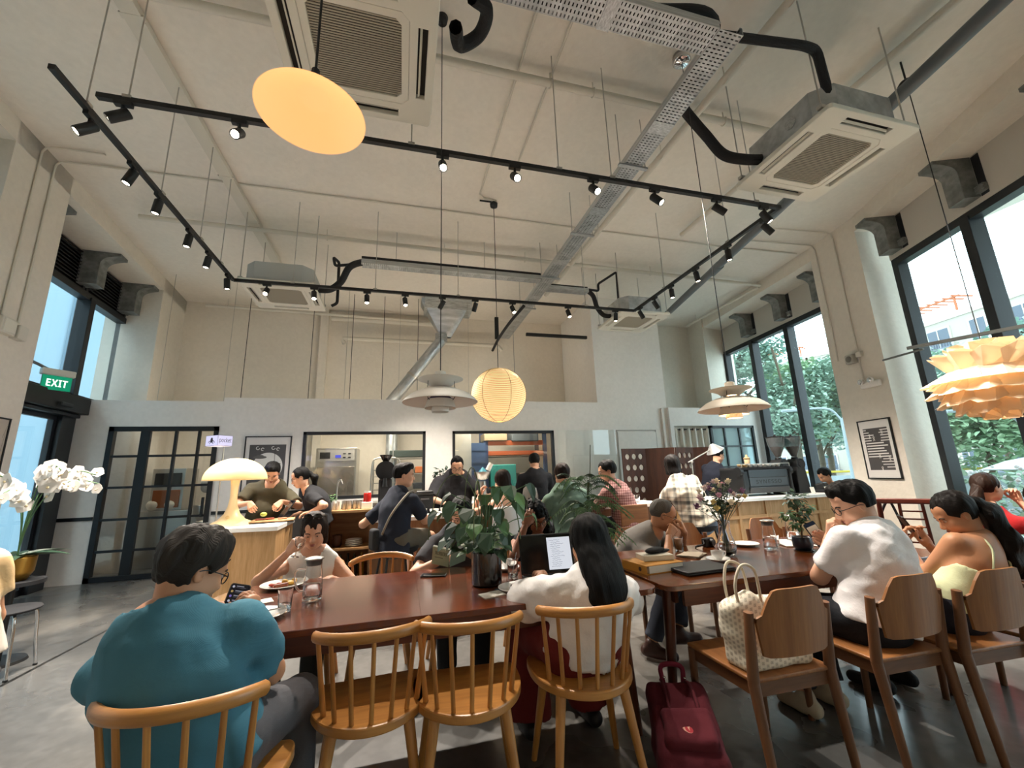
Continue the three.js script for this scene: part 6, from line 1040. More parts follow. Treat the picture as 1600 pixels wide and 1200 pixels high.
solo('folded_newspaper', 'folded papers lying behind the coffee cup', 'paper', [bx(.2, .008, .14, 0, 0, 0), bx(.15, .005, .13, -.03, .007, .01, 0, .2, 0)], M(0xb5a793, .9), [2.02, TT + .005, -2.72], .5);
{ const t = thing('compact_camera', 'black compact camera with strap on the table beside the latte', 'camera', [2.36, TT, -2.96], .3); part(t, 'camera_body', [rbx(.12, .065, .04, .012, 0, .033, 0)], mt.blackMatte); part(t, 'lens_barrel', [cyl(.025, .025, .03, .01, .034, .03, 24, Math.PI / 2, 0, 0)], mt.black); part(t, 'strap', [tube([[-.06, .05, 0], [-.1, .03, .03], [-.13, .008, -.02], [-.05, .006, -.06], [.04, .01, -.05], [.06, .05, 0]], .005, 30, 6)], mt.blackMatte); }
plate(2.62, -2.86, .1, 'white side plate behind the bonsai plant');
solo('magazine', 'open magazine lying behind the bonsai plant', 'magazine', [bx(.16, .006, .22, -.08, 0, 0, 0, 0, .06), bx(.16, .006, .22, .08, 0, 0, 0, 0, -.06)], M(0xcfcac2, .6), [3.0, TT + .01, -2.8], 1.2);
// ================================================================ BAGS
function boxPrim(c, hf, r, q = null) { c = v3(c); const qi = q ? q.clone().invert() : null, t = new THREE.Vector3(); return { fn: (x, y, z) => { t.set(x - c.x, y - c.y, z - c.z); if (qi) t.applyQuaternion(qi); const a = Math.abs(t.x) - hf[0] + r, b = Math.abs(t.y) - hf[1] + r, e = Math.abs(t.z) - hf[2] + r; return Math.hypot(Math.max(a, 0), Math.max(b, 0), Math.max(e, 0)) + Math.min(Math.max(a, b, e), 0) - r; }, c, r: Math.hypot(...hf) }; }
const toteTex = tex(256, 256, (u, v) => { const k = fbm(u, v, 6, 6, 3, 5), cx = (u * 8) % 1, cy = (v * 8 + Math.floor(u * 8) * .5) % 1, g = Math.abs(cx - .5) < .3 && Math.abs(cy - .5) < .26 && ((cx * 9 | 0) + (cy * 7 | 0)) % 3 !== 0; return g ? [168, 158, 138] : [222 + k * 14, 214 + k * 14, 196 + k * 14]; }, [5, 5]);
{
  const t = thing('tote_bag', 'cream monogram-patterned tote bag on the plywood chair', 'bag', [1.69, .452, -1.8], .04), pr = [{ ...boxPrim([0, .1, 0], [.19, .11, .085], .04), k: .02 }, { ...boxPrim([-.02, .2, 0], [.19, .08, .05], .035), k: .06 }, { ...cap([-.2, .25, .01], [-.08, .285, 0], .03, .03), k: .05 }];
  const F = field(pr, .008, .03); each(F, (d, x, y, z) => Math.max(d + n3(x * 14, y * 14, z * 14) * .008, -y)); const g = nets(F), p = g.attributes.position; for (let i = 0; i < p.count; i++) g.attributes.uv.setXY(i, p.getX(i) + p.getZ(i), p.getY(i));
  part(t, 'bag_body', g, M(0xffffff, .8, { map: toteTex }));
  for (const z of [-.03, .035]) part(t, 'handle', [tube([[-.16, .24, z], [-.17, .36, z], [-.13, .44, z * 1.3], [-.06, .42, z * 1.2], [-.03, .25, z]], .007, 36, 7)], M(0xcfc4ae, .6));
  part(t, 'drawstring', [tube([[.02, .2, .07], [.05, .17, .08], [.08, .2, .075]], .002, 14, 5)], M(0x5a4a34, .7));
}
{
  const t = thing('backpack', 'burgundy square backpack with a round patch lying on the floor by the table leg', 'backpack', [1.3, 0, -1.95], -.42), red = cloth(0x57101f);
  const tilt = new THREE.Quaternion().setFromEuler(new THREE.Euler(.42, 0, 0)), fold = (d, x, y, z) => Math.max(d + n3(x * 12, y * 12, z * 12) * .009 + n3(x * 30, y * 30, z * 30) * .003, -y);
  part(t, 'bag_body', nets(each(field([{ ...boxPrim([0, .16, 0], [.145, .085, .2], .045, tilt), k: .02 }, { ...boxPrim([0, .06, .1], [.14, .06, .13], .04), k: .05 }], .009, .03), fold)), red);
  part(t, 'front_pocket', nets(each(field([{ ...boxPrim([0, .215, .1], [.11, .035, .085], .028, tilt), k: .02 }], .007, .02), fold)), red);
  part(t, 'carry_handle', [tube([[-.05, .27, -.19], [-.05, .34, -.21], [.05, .34, -.21], [.05, .27, -.19]], .012, 26, 8)], cloth(0x7a1f38));
  for (const s of [-1, 1]) part(t, 'strap', [tube([[s * .06, .28, -.2], [s * .065, .305, -.1], [s * .065, .28, .0], [s * .06, .25, .08]], .008, 26, 6)], red);
  for (const s of [-1, 1]) part(t, 'snap_button', [sph(.008, s * .05, .322, -.13, 1, .6, 1)], mt.chrome);
  const patch = canvasTex(256, 256, (c) => { c.fillStyle = '#d9a08a'; c.fillRect(0, 0, 256, 256); c.fillStyle = '#b3182c'; c.beginPath(); c.arc(128, 128, 62, 0, 7); c.fill(); c.fillStyle = '#d9a08a'; c.beginPath(); c.moveTo(110, 90); c.lineTo(160, 120); c.lineTo(120, 172); c.lineTo(135, 128); c.fill(); c.fillStyle = '#7c1526'; c.font = 'bold 34px sans-serif'; c.textAlign = 'center'; const tx = 'FJÄLLRÄVEN KÅNKEN ', n = tx.length; for (let i = 0; i < n; i++) { c.save(); c.translate(128, 128); c.rotate(i / n * 6.283); c.fillText(tx[i], 0, -82); c.restore(); } });
  const pm = part(t, 'round_patch', [cyl(.042, .042, .005, 0, 0, 0, 36)], M(0xffffff, .7, { map: patch }), 'round salmon patch with red emblem'); pm.position.set(0, .236, .13); pm.rotation.set(.42, -2.2, 0, 'XYZ');
  solo('plush_keyring', 'pale green plush clipped to the burgundy backpack', 'plush', [sph(.035, 0, 0, 0, 1, .8, 1.5), sph(.028, 0, .01, -.06), sph(.012, .02, .035, -.06), sph(.012, -.02, .035, -.06)], M(0x8d9a86, .95), [1.37, .22, -2.05], .6);
}
// ================================================================ WORN AND HELD
solo('sunglasses', 'sunglasses pushed up on the hair of the woman in white', 'sunglasses', [sph(.028, -.033, 0, 0, 1, .75, .25), sph(.028, .033, 0, 0, 1, .75, .25), rod([-.06, .0, 0], [-.075, .0, -.07], .003), rod([.06, .0, 0], [.075, .0, -.07], .003)], P(0x18100e, .15), [-.585, 1.105, -3.235], -.1);
solo('cross_body_strap', 'grey strap across the back of the man on the bar stool', 'strap', [tube([[-.17, .82, -4.36], [-.1, .98, -4.33], [-.0, 1.12, -4.36], [.1, 1.215, -4.45], [.13, 1.2, -4.52]], .012, 40, 6).scale(1, 1, 1)], M(0x8d8578, .8));
solo('sling_bag', 'small black sling bag at the hip of the man on the bar stool', 'bag', [rbx(.07, .2, .14, .03, 0, 0, 0)], mt.blackMatte, [-.24, .78, -4.38], .4);
solo('wristwatch', 'steel wristwatch on the man in the white t-shirt', 'watch', [tf(new THREE.TorusGeometry(.03, .006, 8, 28), 0, 0, 0, Math.PI / 2, 0, 0), cyl(.016, .016, .008, 0, 0, .032, 20, Math.PI / 2, 0, 0)], mt.chrome, [2.465, .915, -2.025], .8);
// ================================================================ PICTURES
function framed(label, p, ry, w, h, draw) {
  const t = thing('framed_poster', label, 'poster', p, ry); part(t, 'picture', [tf(new THREE.PlaneGeometry(w, h), 0, 0, .006)], M(0xffffff, .5, { map: canvasTex(384, Math.round(384 * h / w), draw) })); part(t, 'backing', [bx(w, h, .008, 0, 0, 0)], mt.paper);
  part(t, 'frame', [bx(w + .02, .016, .024, 0, h / 2, .004), bx(w + .02, .016, .024, 0, -h / 2, .004), bx(.016, h, .024, -w / 2, 0, .004), bx(.016, h, .024, w / 2, 0, .004)], mt.black); return t;
}
framed('framed black and white striped poster on the right column', [6.865, 1.54, -4.62], -1.79, .53, .86, (c, w, h) => { c.fillStyle = '#d9d5d1'; c.fillRect(0, 0, w, h); c.fillStyle = '#4a4747'; c.fillRect(w * .12, h * .14, w * .76, h * .72); c.fillStyle = '#d9d5d1'; let q = 11; const rn = () => (q = (q * 16807) % 2147483647) / 2147483647; for (let i = 0; i < 15; i++) { const y = h * (.16 + i * .046); if (i < 5) { c.fillRect(w * .12, y, w * (.1 + rn() * .25), h * .016); c.fillRect(w * (.6 + rn() * .1), y + 6, w * .3, h * .016); } else if (i < 11) c.fillRect(w * .15, y, w * (.5 + rn() * .22), h * .02); else c.fillRect(w * (.5 + rn() * .2), y, w * .36, h * .014); } c.lineWidth = 5; c.strokeStyle = '#d9d5d1'; for (const [x, y] of [[.42, .3], [.5, .6], [.78, .66], [.3, .26], [.7, .2], [.5, .82]]) { c.beginPath(); c.arc(w * x, h * y, 9, 0, 7); c.stroke(); c.beginPath(); c.moveTo(w * x, h * y + 9); c.lineTo(w * x - 8, h * y + 40); c.moveTo(w * x, h * y + 9); c.lineTo(w * x + 10, h * y + 36); c.stroke(); } });
framed('framed poster of pendant lamps before a white disc on the kitchen wall', [-2.16, 1.62, -7.738], 0, .68, .94, (c, w, h) => { c.fillStyle = '#dcd8d4'; c.fillRect(0, 0, w, h); c.fillStyle = '#4b4a4a'; c.fillRect(w * .1, h * .14, w * .8, h * .7); c.fillStyle = '#dcdbd8'; c.beginPath(); c.arc(w * .52, h * .52, w * .33, 0, 7); c.fill(); c.strokeStyle = '#3a3939'; c.lineWidth = 4; for (const [x, y] of [[.34, .36], [.66, .48]]) { c.beginPath(); c.moveTo(w * x, h * .16); c.lineTo(w * x, h * y); c.stroke(); c.fillStyle = '#5c5a58'; c.beginPath(); c.ellipse(w * x, h * y, 56, 14, 0, 0, 7); c.fill(); c.beginPath(); c.ellipse(w * x, h * y - 14, 30, 8, 0, 0, 7); c.fill(); } c.strokeStyle = '#dcdbd8'; c.lineWidth = 6; for (const x of [.28, .62]) { c.beginPath(); c.arc(w * x, h * .2, 14, 0, 5); c.stroke(); c.beginPath(); c.arc(w * x + 40, h * .22, 12, 1, 6); c.stroke(); } });
framed('framed picture on the left column, cut off by the left edge', [xin(-5.27) + .02, 1.72, -5.27], Math.PI / 2 + .11, .5, .72, (c, w, h) => { c.fillStyle = '#b9ada0'; c.fillRect(0, 0, w, h); c.strokeStyle = '#6d6258'; c.lineWidth = 3; let q = 3; const rn = () => (q = (q * 16807) % 2147483647) / 2147483647; for (let i = 0; i < 16; i++) { c.beginPath(); c.moveTo(w * rn(), h * rn()); c.lineTo(w * rn(), h * rn()); c.stroke(); } });
// right column fittings
{ const t = thing('alarm_sounder', 'grey square alarm sounder on the right column', 'alarm', [6.875, 2.95, -4.72], -1.79); part(t, 'housing', [rbx(.15, .15, .08, .015, 0, 0, .03)], M(0xa8a49a, .6)); part(t, 'speaker', [cyl(.045, .05, .01, 0, 0, .075, 24, Math.PI / 2, 0, 0)], M(0x6d6a63, .7)); part(t, 'side_box', [rbx(.09, .08, .06, .01, .15, .04, .02)], mt.pipeWhite); }
{ const t = thing('emergency_light', 'white twin-head emergency light on the right column', 'emergency light', [6.835, 2.53, -4.5], -1.79); part(t, 'base', [rbx(.34, .1, .06, .03, 0, -.03, .02)], mt.shade); for (const x of [-.09, .07]) { part(t, 'lamp_head', [lathe([[0, 0], [.03, .005], [.05, .05], [.05, .06], [0, .055]], 24).rotateX(Math.PI / 2).translate(x, .02, .04)], mt.shade); part(t, 'lamp_lens', [sph(.04, x, .02, .098, 1, 1, .35)], mt.chrome); } }
solo('support_arm', 'grey metal arm reaching from the right column to the leaf pendant', 'bracket', [rod([6.78, 2.8, -4.25], [6.5, 2.76, -3.6], .014), rbx(.03, .04, 1.0, .005, 6.33, 2.74, -3.1, 0, .38, 0)], mt.bracket);
// ================================================================ COUNTER THINGS
const CT = .92;
{ const t = thing('cutting_board', 'large dark-edged board with charcuterie on the left counter', 'board', [-1.36, CT, -5.28], .15); part(t, 'board', [uvBox(rbx(.42, .025, .3, .006, 0, .0125, 0))], mt.oak); part(t, 'board_edge', [bx(.425, .01, .305, 0, .006, 0)], mt.blackMatte); }
for (const [x, z, c, n, s] of [[-1.48, -5.25, 0x7a2c1a, 'cured_meat', 'left end of the board'], [-1.4, -5.3, 0xa1492c, 'cured_meat', 'middle of the board'], [-1.26, -5.25, 0xb06d4a, 'cured_meat', 'right end of the board']]) solo(n, 'slice of reddish cured meat on the ' + s, 'food', [rbx(.09, .016, .05, .007, 0, .008, 0)], M(c, .55), [x, CT + .026, z], .3);
solo('citrus_half', 'green citrus half held over the board', 'fruit', [sph(.035, 0, 0, 0, 1, .7, 1)], M(0xa9b24a, .5), [-1.52, CT + .07, -5.5]);
{ const t = thing('tablet', 'tablet in a dark case held up by the staff woman', 'tablet', [-1.3, CT + .1, -5.55], -1.1); part(t, 'case', [rbx(.2, .26, .01, .005, 0, 0, 0, -.6, 0, 0)], mt.black); part(t, 'screen', [tf(new THREE.PlaneGeometry(.18, .24), 0, .005, .0062, -.6, 0, 0)], lit(photoTex, .2)); part(t, 'stand', [rod([0, -.09, .02], [0, -.1, -.08], .006)], mt.black); }
for (let i = 0; i < 4; i++) solo('stacked_plate', ['lowest', 'second', 'third', 'topmost'][i] + ' white plate of the stack on the oak shelf', 'plate', [plateGeo(.11 - i * .004)], mt.porcelain, [-.56, .535 + i * .02, -5.8], 0, 'plates stacked on the oak shelf');
for (const [i, x] of [[0, -.78], [1, -.7], [2, -.62], [3, -.54], [4, -.46]]) solo('wine_bottle', ['leftmost dark wine bottle', 'second dark wine bottle from the left', 'middle dark wine bottle', 'second dark wine bottle from the right', 'rightmost wine bottle, yellow label,'][i] + ' on the low oak shelf', 'bottle', [lathe([[0, 0], [.036, 0], [.038, .01], [.038, .17], [.03, .2], [.014, .225], [.014, .29], [0, .29]], 24)], i === 4 ? P(0x6d5312, .25) : P(0x0c100c, .15), [x, .165, -5.8 + (i % 2) * .05], 0, 'wine bottles on the low shelf');
solo('bowl_stack', 'stack of brown ceramic bowls on the oak shelf', 'bowl', [lathe([[0, 0], [.04, 0], [.06, .04], [.05, .045], [.06, .09], [.05, .095], [.06, .14], [.055, .14], [0, .11]], 28)], M(0x4a2a1c, .5), [-.76, .535, -5.82]);
for (let i = 0; i < 7; i++) solo('steel_cup', (i < 2 ? 'white cup' : 'steel cup') + ' in the row on the shelf unit, ' + ord[i] + ' from the left', 'cup', [lathe([[0, 0], [.026, 0], [.03, .11], [.027, .11], [.024, .008], [0, .006]], 22)], i < 2 ? mt.porcelain : mt.steel, [-.82 + i * .062, .975, -5.84 + (i % 2) * .03], 0, 'cups in a row on the shelf unit');
{ const t = thing('storage_jar', 'glass jar of red preserve on a white box', 'jar', [-.42, 1.06, -5.8]); part(t, 'glass_wall', [lathe([[0, 0], [.045, 0], [.048, .01], [.048, .1], [.04, .115], [0, .115]], 24)], P(0xb0201a, .15, { clearcoat: .5 })); part(t, 'lid', [cyl(.042, .042, .02, 0, .125, 0, 24)], mt.porcelain); }
solo('white_box', 'small white box under the jar of red preserve', 'box', [rbx(.13, .085, .1, .006, 0, .043, 0)], mt.paper, [-.42, .975, -5.8]);
{ const t = thing('pot_herb', 'small herb plant at the end of the shelf unit', 'potted plant', [-.86, .975, -5.95]); part(t, 'pot', [lathe([[0, 0], [.03, 0], [.04, .06], [0, .06]], 20)], mt.porcelain); const gs = [], d = new THREE.Object3D(); seed = 505; for (let i = 0; i < 30; i++) { place(d, [rr(-.04, .04), .08 + rr(0, .1), rr(-.04, .04)], [rr(-1, 1), rr(0, 1), rr(-1, 1)], [0, 1, .2]); d.updateMatrix(); gs.push(leafGeo(.04, .013).applyMatrix4(d.matrix)); } part(t, 'foliage', gs, leafG[3]).userData.kind = 'stuff'; }
{ const t = thing('shop_grinder', 'tall black coffee grinder with a round front behind the bar end', 'coffee grinder', [-.19, CT, -5.42]); part(t, 'column', [rbx(.15, .42, .2, .02, 0, .21, 0)], mt.blackMatte); part(t, 'burr_housing', [cyl(.115, .115, .12, 0, .52, .02, 40, Math.PI / 2, 0, 0)], mt.blackMatte); part(t, 'hopper', [lathe([[.02, .6], [.03, .62], [.075, .7], [.08, .71], [0, .71]], 28)], P(0x201c1a, .15)); part(t, 'spout', [cyl(.02, .03, .1, 0, .38, .12, 16)], mt.black); }
{ const t = thing('rice_cooker', 'square black appliance between the bar guest and the staff man', 'appliance', [.28, CT, -5.35]); part(t, 'body', [rbx(.2, .22, .2, .02, 0, .11, 0)], mt.blackMatte); part(t, 'lid', [rbx(.205, .05, .205, .02, 0, .24, 0)], mt.black); part(t, 'button_strip', [bx(.1, .02, .004, 0, .17, .101)], M(0x55565a, .4)); }
for (let i = 0; i < 6; i++) solo('white_bowl', 'white bowl on the bar counter, ' + ord[i] + ' from the left', 'bowl', [lathe([[0, 0], [.03, 0], [.05, .035], [.055, .06], [.051, .06], [.045, .035], [0, .008]], 26)], mt.porcelain, [.12 + i * .13 + (i > 3 ? .5 : 0), CT, -5.12 - (i % 2) * .1], 0, 'white bowls along the bar');
{ const t = thing('mixing_bowl', 'steel bowl with a blue funnel on a stand behind the bar', 'bowl', [1.0, CT, -5.35]); part(t, 'stand', [cyl(.05, .06, .35, 0, .175, 0, 24)], mt.steel); part(t, 'bowl', [lathe([[.03, .36], [.07, .38], [.1, .44], [.105, .47], [.1, .47], [.06, .39], [0, .37]], 32)], mt.steel); part(t, 'funnel', [cyl(0, .06, .07, .01, .5, 0, 24)], M(0x2f8aa0, .5)); part(t, 'scoop', [cyl(.03, .035, .1, .1, .53, 0, 20, 0, 0, -.5)], mt.porcelain); }
{ const t = thing('glass_cloche', 'smoky glass bell jar on the bar in front of the standing staff member', 'bell jar', [1.62, CT, -5.3]); part(t, 'bell', [lathe([[.1, .05], [.105, .15], [.085, .24], [.05, .27], [0, .275]], 32)], P(0x8c8782, .1, { transmission: .6, thickness: 0 })); part(t, 'base', [cyl(.11, .12, .05, 0, .025, 0, 32)], mt.oakDark); }
const faucet = (x, y, z, label) => { const t = thing('faucet', label, 'faucet', [x, y, z]); part(t, 'spout', [tube([[0, 0, 0], [0, .25, 0], [.02, .34, .03], [.06, .36, .08], [.09, .3, .12]], .012, 40, 10)], mt.steel); part(t, 'base', [cyl(.022, .025, .04, 0, .02, 0, 20)], mt.steel); };
faucet(-.98, .98, -7.2, 'arched steel faucet behind the shelf unit'); faucet(2.5, .9, -7.3, 'arched steel faucet right of the standing staff member');
{ const t = thing('sink_counter', 'low steel sink counter under the first kitchen window', 'counter', [-1.0, 0, -7.3]); part(t, 'cabinet_body', [bx(2.3, .92, .6, .1, .46, 0)], M(0x2a2724, .6)); part(t, 'worktop', [bx(2.34, .05, .66, .1, .955, 0)], mt.steel); }
{ const t = thing('leafy_pot_plant', 'dark small-leaved plant on the counter left of the black-clad staff man', 'potted plant', [.58, .97, -6.6]); part(t, 'pot', [lathe([[0, 0], [.05, 0], [.065, .1], [0, .1]], 22)], mt.blackMatte); const gs = [], d = new THREE.Object3D(); seed = 606; for (let i = 0; i < 70; i++) { place(d, [rr(-.1, .1), .14 + rr(0, .36), rr(-.1, .1)], [rr(-1, 1), rr(-.4, 1), rr(-1, 1)], [0, 1, .2]); d.updateMatrix(); gs.push(leafGeo(.06, .022).applyMatrix4(d.matrix)); } part(t, 'foliage', gs, leafG[2]).userData.kind = 'stuff'; part(t, 'stem', [tube([[0, .1, 0], [.02, .3, 0], [-.02, .48, 0]], .006)], M(0x3a2c1c, .8)); part(t, 'plinth', [bx(.3, .97, .3, 0, -.485, 0)], mt.oakDark); }
// ---------------------------------------------------------------- coffee counter
const KT = .91;
{
  const t = thing('espresso_machine', 'wide black espresso machine lettered SYNESSO on the coffee counter', 'espresso machine', [5.34, KT, -5.42]);
  part(t, 'body', [rbx(.86, .34, .42, .03, 0, .21, 0)], mt.black);
  part(t, 'top_deck', [rbx(.92, .04, .46, .01, 0, .4, 0)], mt.blackMatte);
  const name = canvasTex(512, 128, (c, w, h) => { c.fillStyle = '#3a4046'; c.fillRect(0, 0, w, h); c.fillStyle = '#0b0c0d'; c.font = 'bold 84px sans-serif'; c.textAlign = 'center'; c.fillText('SYNESSO', w / 2, 92); });
  part(t, 'back_panel', [rbx(.72, .13, .02, .008, .02, .33, .215)], M(0x1a2026, .35)); part(t, 'name_plate', [bx(.7, .12, .006, .02, .205, .216)], M(0xffffff, .4, { map: name })); part(t, 'lower_panel', [rbx(.74, .09, .03, .01, .02, .09, .21, .25, 0, 0)], M(0x24292e, .4));
  for (const s of [-1, 1]) { part(t, 'end_cheek', [rbx(.05, .36, .46, .02, s * .44, .22, 0)], mt.black); part(t, 'end_roundel', [cyl(.07, .07, .05, s * .46, .36, .17, 28, 0, 0, Math.PI / 2)], mt.black); }
  for (const [x, z] of [[-.36, -.15], [.36, -.15], [-.36, .15], [.36, .15]]) part(t, 'foot', [cyl(.022, .028, .05, x, .025, z, 16)], mt.steel);
  part(t, 'cup_rail', [rod([-.45, .47, .22], [.45, .47, .22], .006), rod([-.45, .42, .22], [-.45, .47, .22], .005), rod([.45, .42, .22], [.45, .47, .22], .005), rod([0, .42, .22], [0, .47, .22], .005)], mt.steel);
}
for (let i = 0; i < 14; i++) solo('machine_cup', (i < 2 ? 'tan cup' : 'white cup') + ' on top of the espresso machine, ' + (i < 9 ? ord[i] + ' from the left in the front row' : ord[i - 9] + ' from the left in the back row'), 'cup', [lathe([[0, 0], [.025, 0], [.04, .035], [.042, .05], [.038, .05], [.034, .03], [0, .008]], 22)], i < 2 ? M(0xd8b98a, .4) : mt.porcelain, [4.97 + (i < 9 ? i : i - 9) * .088 + (i < 9 ? 0 : .12), KT + .42, i < 9 ? -5.3 : -5.44], 0, 'cups on the espresso machine');
{ const t = thing('takeaway_tumbler', 'tan insulated tumbler with lid on the espresso machine', 'tumbler', [5.36, KT + .42, -5.56]); part(t, 'body', [lathe([[0, 0], [.036, 0], [.045, .13], [0, .13]], 24)], M(0xcdb08a, .6)); part(t, 'lid', [lathe([[0, .13], [.048, .13], [.048, .15], [.02, .165], [.012, .2], [0, .2]], 24)], M(0xb7986f, .6)); }
function grinder(x, z, label) {
  const t = thing('hopper_grinder', label, 'coffee grinder', [x, KT, z], 0, 'hopper grinders beside the espresso machine');
  part(t, 'body', [ext([[-.11, 0], [.13, 0], [.06, .42], [-.06, .42]], .16, .012).translate(0, 0, -.08)], mt.black); part(t, 'head', [cyl(.085, .085, .2, 0, .45, .0, 32, Math.PI / 2, 0, 0)], mt.black); part(t, 'badge', [cyl(.05, .05, .01, 0, .45, .104, 28, Math.PI / 2, 0, 0)], M(0x222226, .3));
  part(t, 'hopper', [lathe([[.03, .55], [.045, .58], [.12, .76], [.135, .88], [.13, .88], [.115, .76], [.035, .58]], 36)], P(0xcfd4d6, .05, { transmission: .9, thickness: 0 })); part(t, 'beans', [lathe([[0, .56], [.036, .575], [.1, .725], [0, .74]], 30)], M(0x2b160c, .7)); part(t, 'hopper_lid', [lathe([[0, .9], [.02, .92], [.02, .9], [.14, .89], [.14, .875], [0, .875]], 32)], P(0x221a18, .2)); part(t, 'collar', [cyl(.045, .05, .03, 0, .545, 0, 24)], mt.black);
}
grinder(5.84, -5.42, 'black grinder with bean hopper next to the espresso machine'); grinder(6.14, -5.4, 'black grinder with bean hopper nearest the window');
{ const t = thing('card_terminal', 'black card terminal at the window end of the coffee counter', 'card terminal', [6.45, KT, -5.25], .3); part(t, 'base', [rbx(.2, .05, .2, .02, 0, .025, 0)], mt.blackMatte); part(t, 'body', [rbx(.18, .11, .14, .03, 0, .09, -.02, -.3, 0, 0)], mt.black); }
for (const [x, s] of [[6.02, 'beside the grinders'], [6.3, 'beside the card terminal']]) solo('price_card', 'small white printed card standing ' + s, 'card', [bx(.07, .1, .004, 0, .05, 0, -.2, 0, 0), bx(.07, .004, .05, 0, .002, -.02)], mt.paper, [x, KT, -5.08], -.1);
{ const t = thing('desk_lamp', 'brushed metal arm lamp with cone shade at the left end of the coffee counter', 'desk lamp', [4.08, KT, -5.25]); part(t, 'base', [cyl(.07, .08, .025, 0, .0125, 0, 28)], mt.steel); part(t, 'post', [rod([0, .02, 0], [0, .52, 0], .009)], mt.steel); part(t, 'joint', [sph(.022, 0, .53, 0)], mt.steel); part(t, 'arm', [rod([-.06, .52, 0], [.36, .7, 0], .009)], mt.steel); part(t, 'shade', [lathe([[.015, .09], [.03, .085], [.13, -.03], [.127, -.03], [.03, .07], [.0, .075]], 36).rotateZ(.45).translate(.42, .7, 0)], new THREE.MeshStandardMaterial({ color: 0xd8d8d8, metalness: .8, roughness: .3, side: THREE.DoubleSide })); }
{ const t = thing('bar_glass', 'short glass on the right end of the bar counter', 'glass', [3.1, CT, -5.2]); part(t, 'glass_wall', [lathe([[0, .001], [.04, .001], [.045, .1], [.042, .1], [.036, .012], [0, .01]], 28)], mt.glass); }
// ================================================================ KITCHEN BEHIND THE GLASS
{ const t = thing('steel_oven', 'tall stainless steel oven behind the first kitchen window', 'oven', [-1.2, 0, -8.8]); part(t, 'body', [rbx(.72, 1.94, .6, .01, 0, .97, 0)], mt.steel); part(t, 'door', [rbx(.66, .62, .02, .006, 0, 1.28, .305)], new THREE.MeshStandardMaterial({ color: 0xa8a29a, metalness: .9, roughness: .25 })); part(t, 'control_panel', [bx(.64, .2, .012, 0, 1.8, .304)], M(0xbdbab4, .4, { metalness: .5 })); part(t, 'display', [bx(.18, .12, .006, -.2, 1.8, .312)], mt.black); part(t, 'indicator', [bx(.1, .05, .006, .03, 1.78, .312)], new THREE.MeshStandardMaterial({ color: 0x222244, emissive: 0x5060ff, emissiveIntensity: .5 })); for (let i = 0; i < 4; i++) part(t, 'button', [bx(.05, .02, .008, .14 + (i % 2) * .09, 1.76 + Math.floor(i / 2) * .07, .312)], mt.black); }
solo('vertical_duct', 'vertical galvanised duct behind the first kitchen window', 'duct', [rod([-.22, 1.0, -9.2], [-.22, 3.0, -9.2], .12, .12, 24)], mt.galv);
{ const t = thing('tray_trolley', 'steel bakery tray trolley behind the first kitchen window', 'trolley', [-.28, 0, -8.35]); for (const x of [-.25, .25]) part(t, 'upright', [tube([[x, .05, .22], [x, 1.5, .22], [x * .9, 1.68, .2], [x * .5, 1.72, .18], [0, 1.72, .18]], .014, 40, 8), rod([x, .05, -.22], [x, 1.68, -.22], .014)], mt.steel); for (let i = 0; i < 11; i++) part(t, 'tray', [bx(.48, .012, .46, 0, .3 + i * .12, 0)], mt.steel); for (const [x, z] of [[-.25, -.22], [.25, -.22], [-.25, .22], [.25, .22]]) part(t, 'caster', [cyl(.035, .035, .025, x, .035, z, 16, 0, 0, Math.PI / 2)], mt.black); }
{ const t = thing('wire_shelf', 'kitchen shelf with dark crates and bread at the right of the first window', 'shelf', [.3, 0, -9.1]); for (const y of [.5, 1.1, 1.42, 1.74]) part(t, 'shelf_board', [bx(1.0, .03, .45, 0, y, 0)], mt.steel); for (const [x, z] of [[-.48, .2], [.48, .2], [-.48, -.2], [.48, -.2]]) part(t, 'upright', [rod([x, 0, z], [x, 1.9, z], .014)], mt.steel); }
for (const [x, y, w, h, c, s] of [[.1, 1.83, .7, .14, 0x2f3d3a, 'dark green crate on the top kitchen shelf'], [.42, 1.5, .3, .13, 0xc8703a, 'orange bag on the middle kitchen shelf'], [.1, 1.5, .22, .1, 0x7e9a6c, 'green pack on the middle kitchen shelf'], [.4, 1.18, .34, .12, 0x3a3f46, 'dark tub on the low kitchen shelf']]) solo('shelf_crate', s, 'box', [rbx(w, h, .3, .02, 0, 0, 0)], M(c, .6), [x, y, -9.05]);
{ const t = thing('pallet_rack', 'storage rack with orange beams behind the second kitchen window', 'rack', [2.35, 0, -8.85]); for (const y of [1.05, 1.78, 2.0]) part(t, 'beam', [bx(1.3, .1, .05, 0, y, .25)], M(0x9a4a22, .5)); for (const x of [-.65, .65]) part(t, 'upright', [bx(.08, 2.5, .06, x, 1.25, .25), bx(.08, 2.5, .06, x, 1.25, -.3)], M(0x23375c, .5)); for (const y of [1.0, 1.73]) part(t, 'deck', [bx(1.25, .03, .55, 0, y, 0)], M(0x6b5a48, .8)); }
for (const [x, y, w, h, c, s] of [[2.05, 1.32, .55, .46, 0x2f8d86, 'teal plastic bin on the orange rack'], [2.6, 1.22, .4, .3, 0x6a5748, 'brown carton on the orange rack'], [2.55, 2.16, .6, .26, 0x4b5257, 'dark crate on top of the orange rack'], [1.9, 2.12, .5, .16, 0x8d7f66, 'tan carton on top of the orange rack']]) solo('storage_bin', s, 'box', [rbx(w, h, .45, .02, 0, 0, 0)], M(c, .55), [x, y, -8.75]);
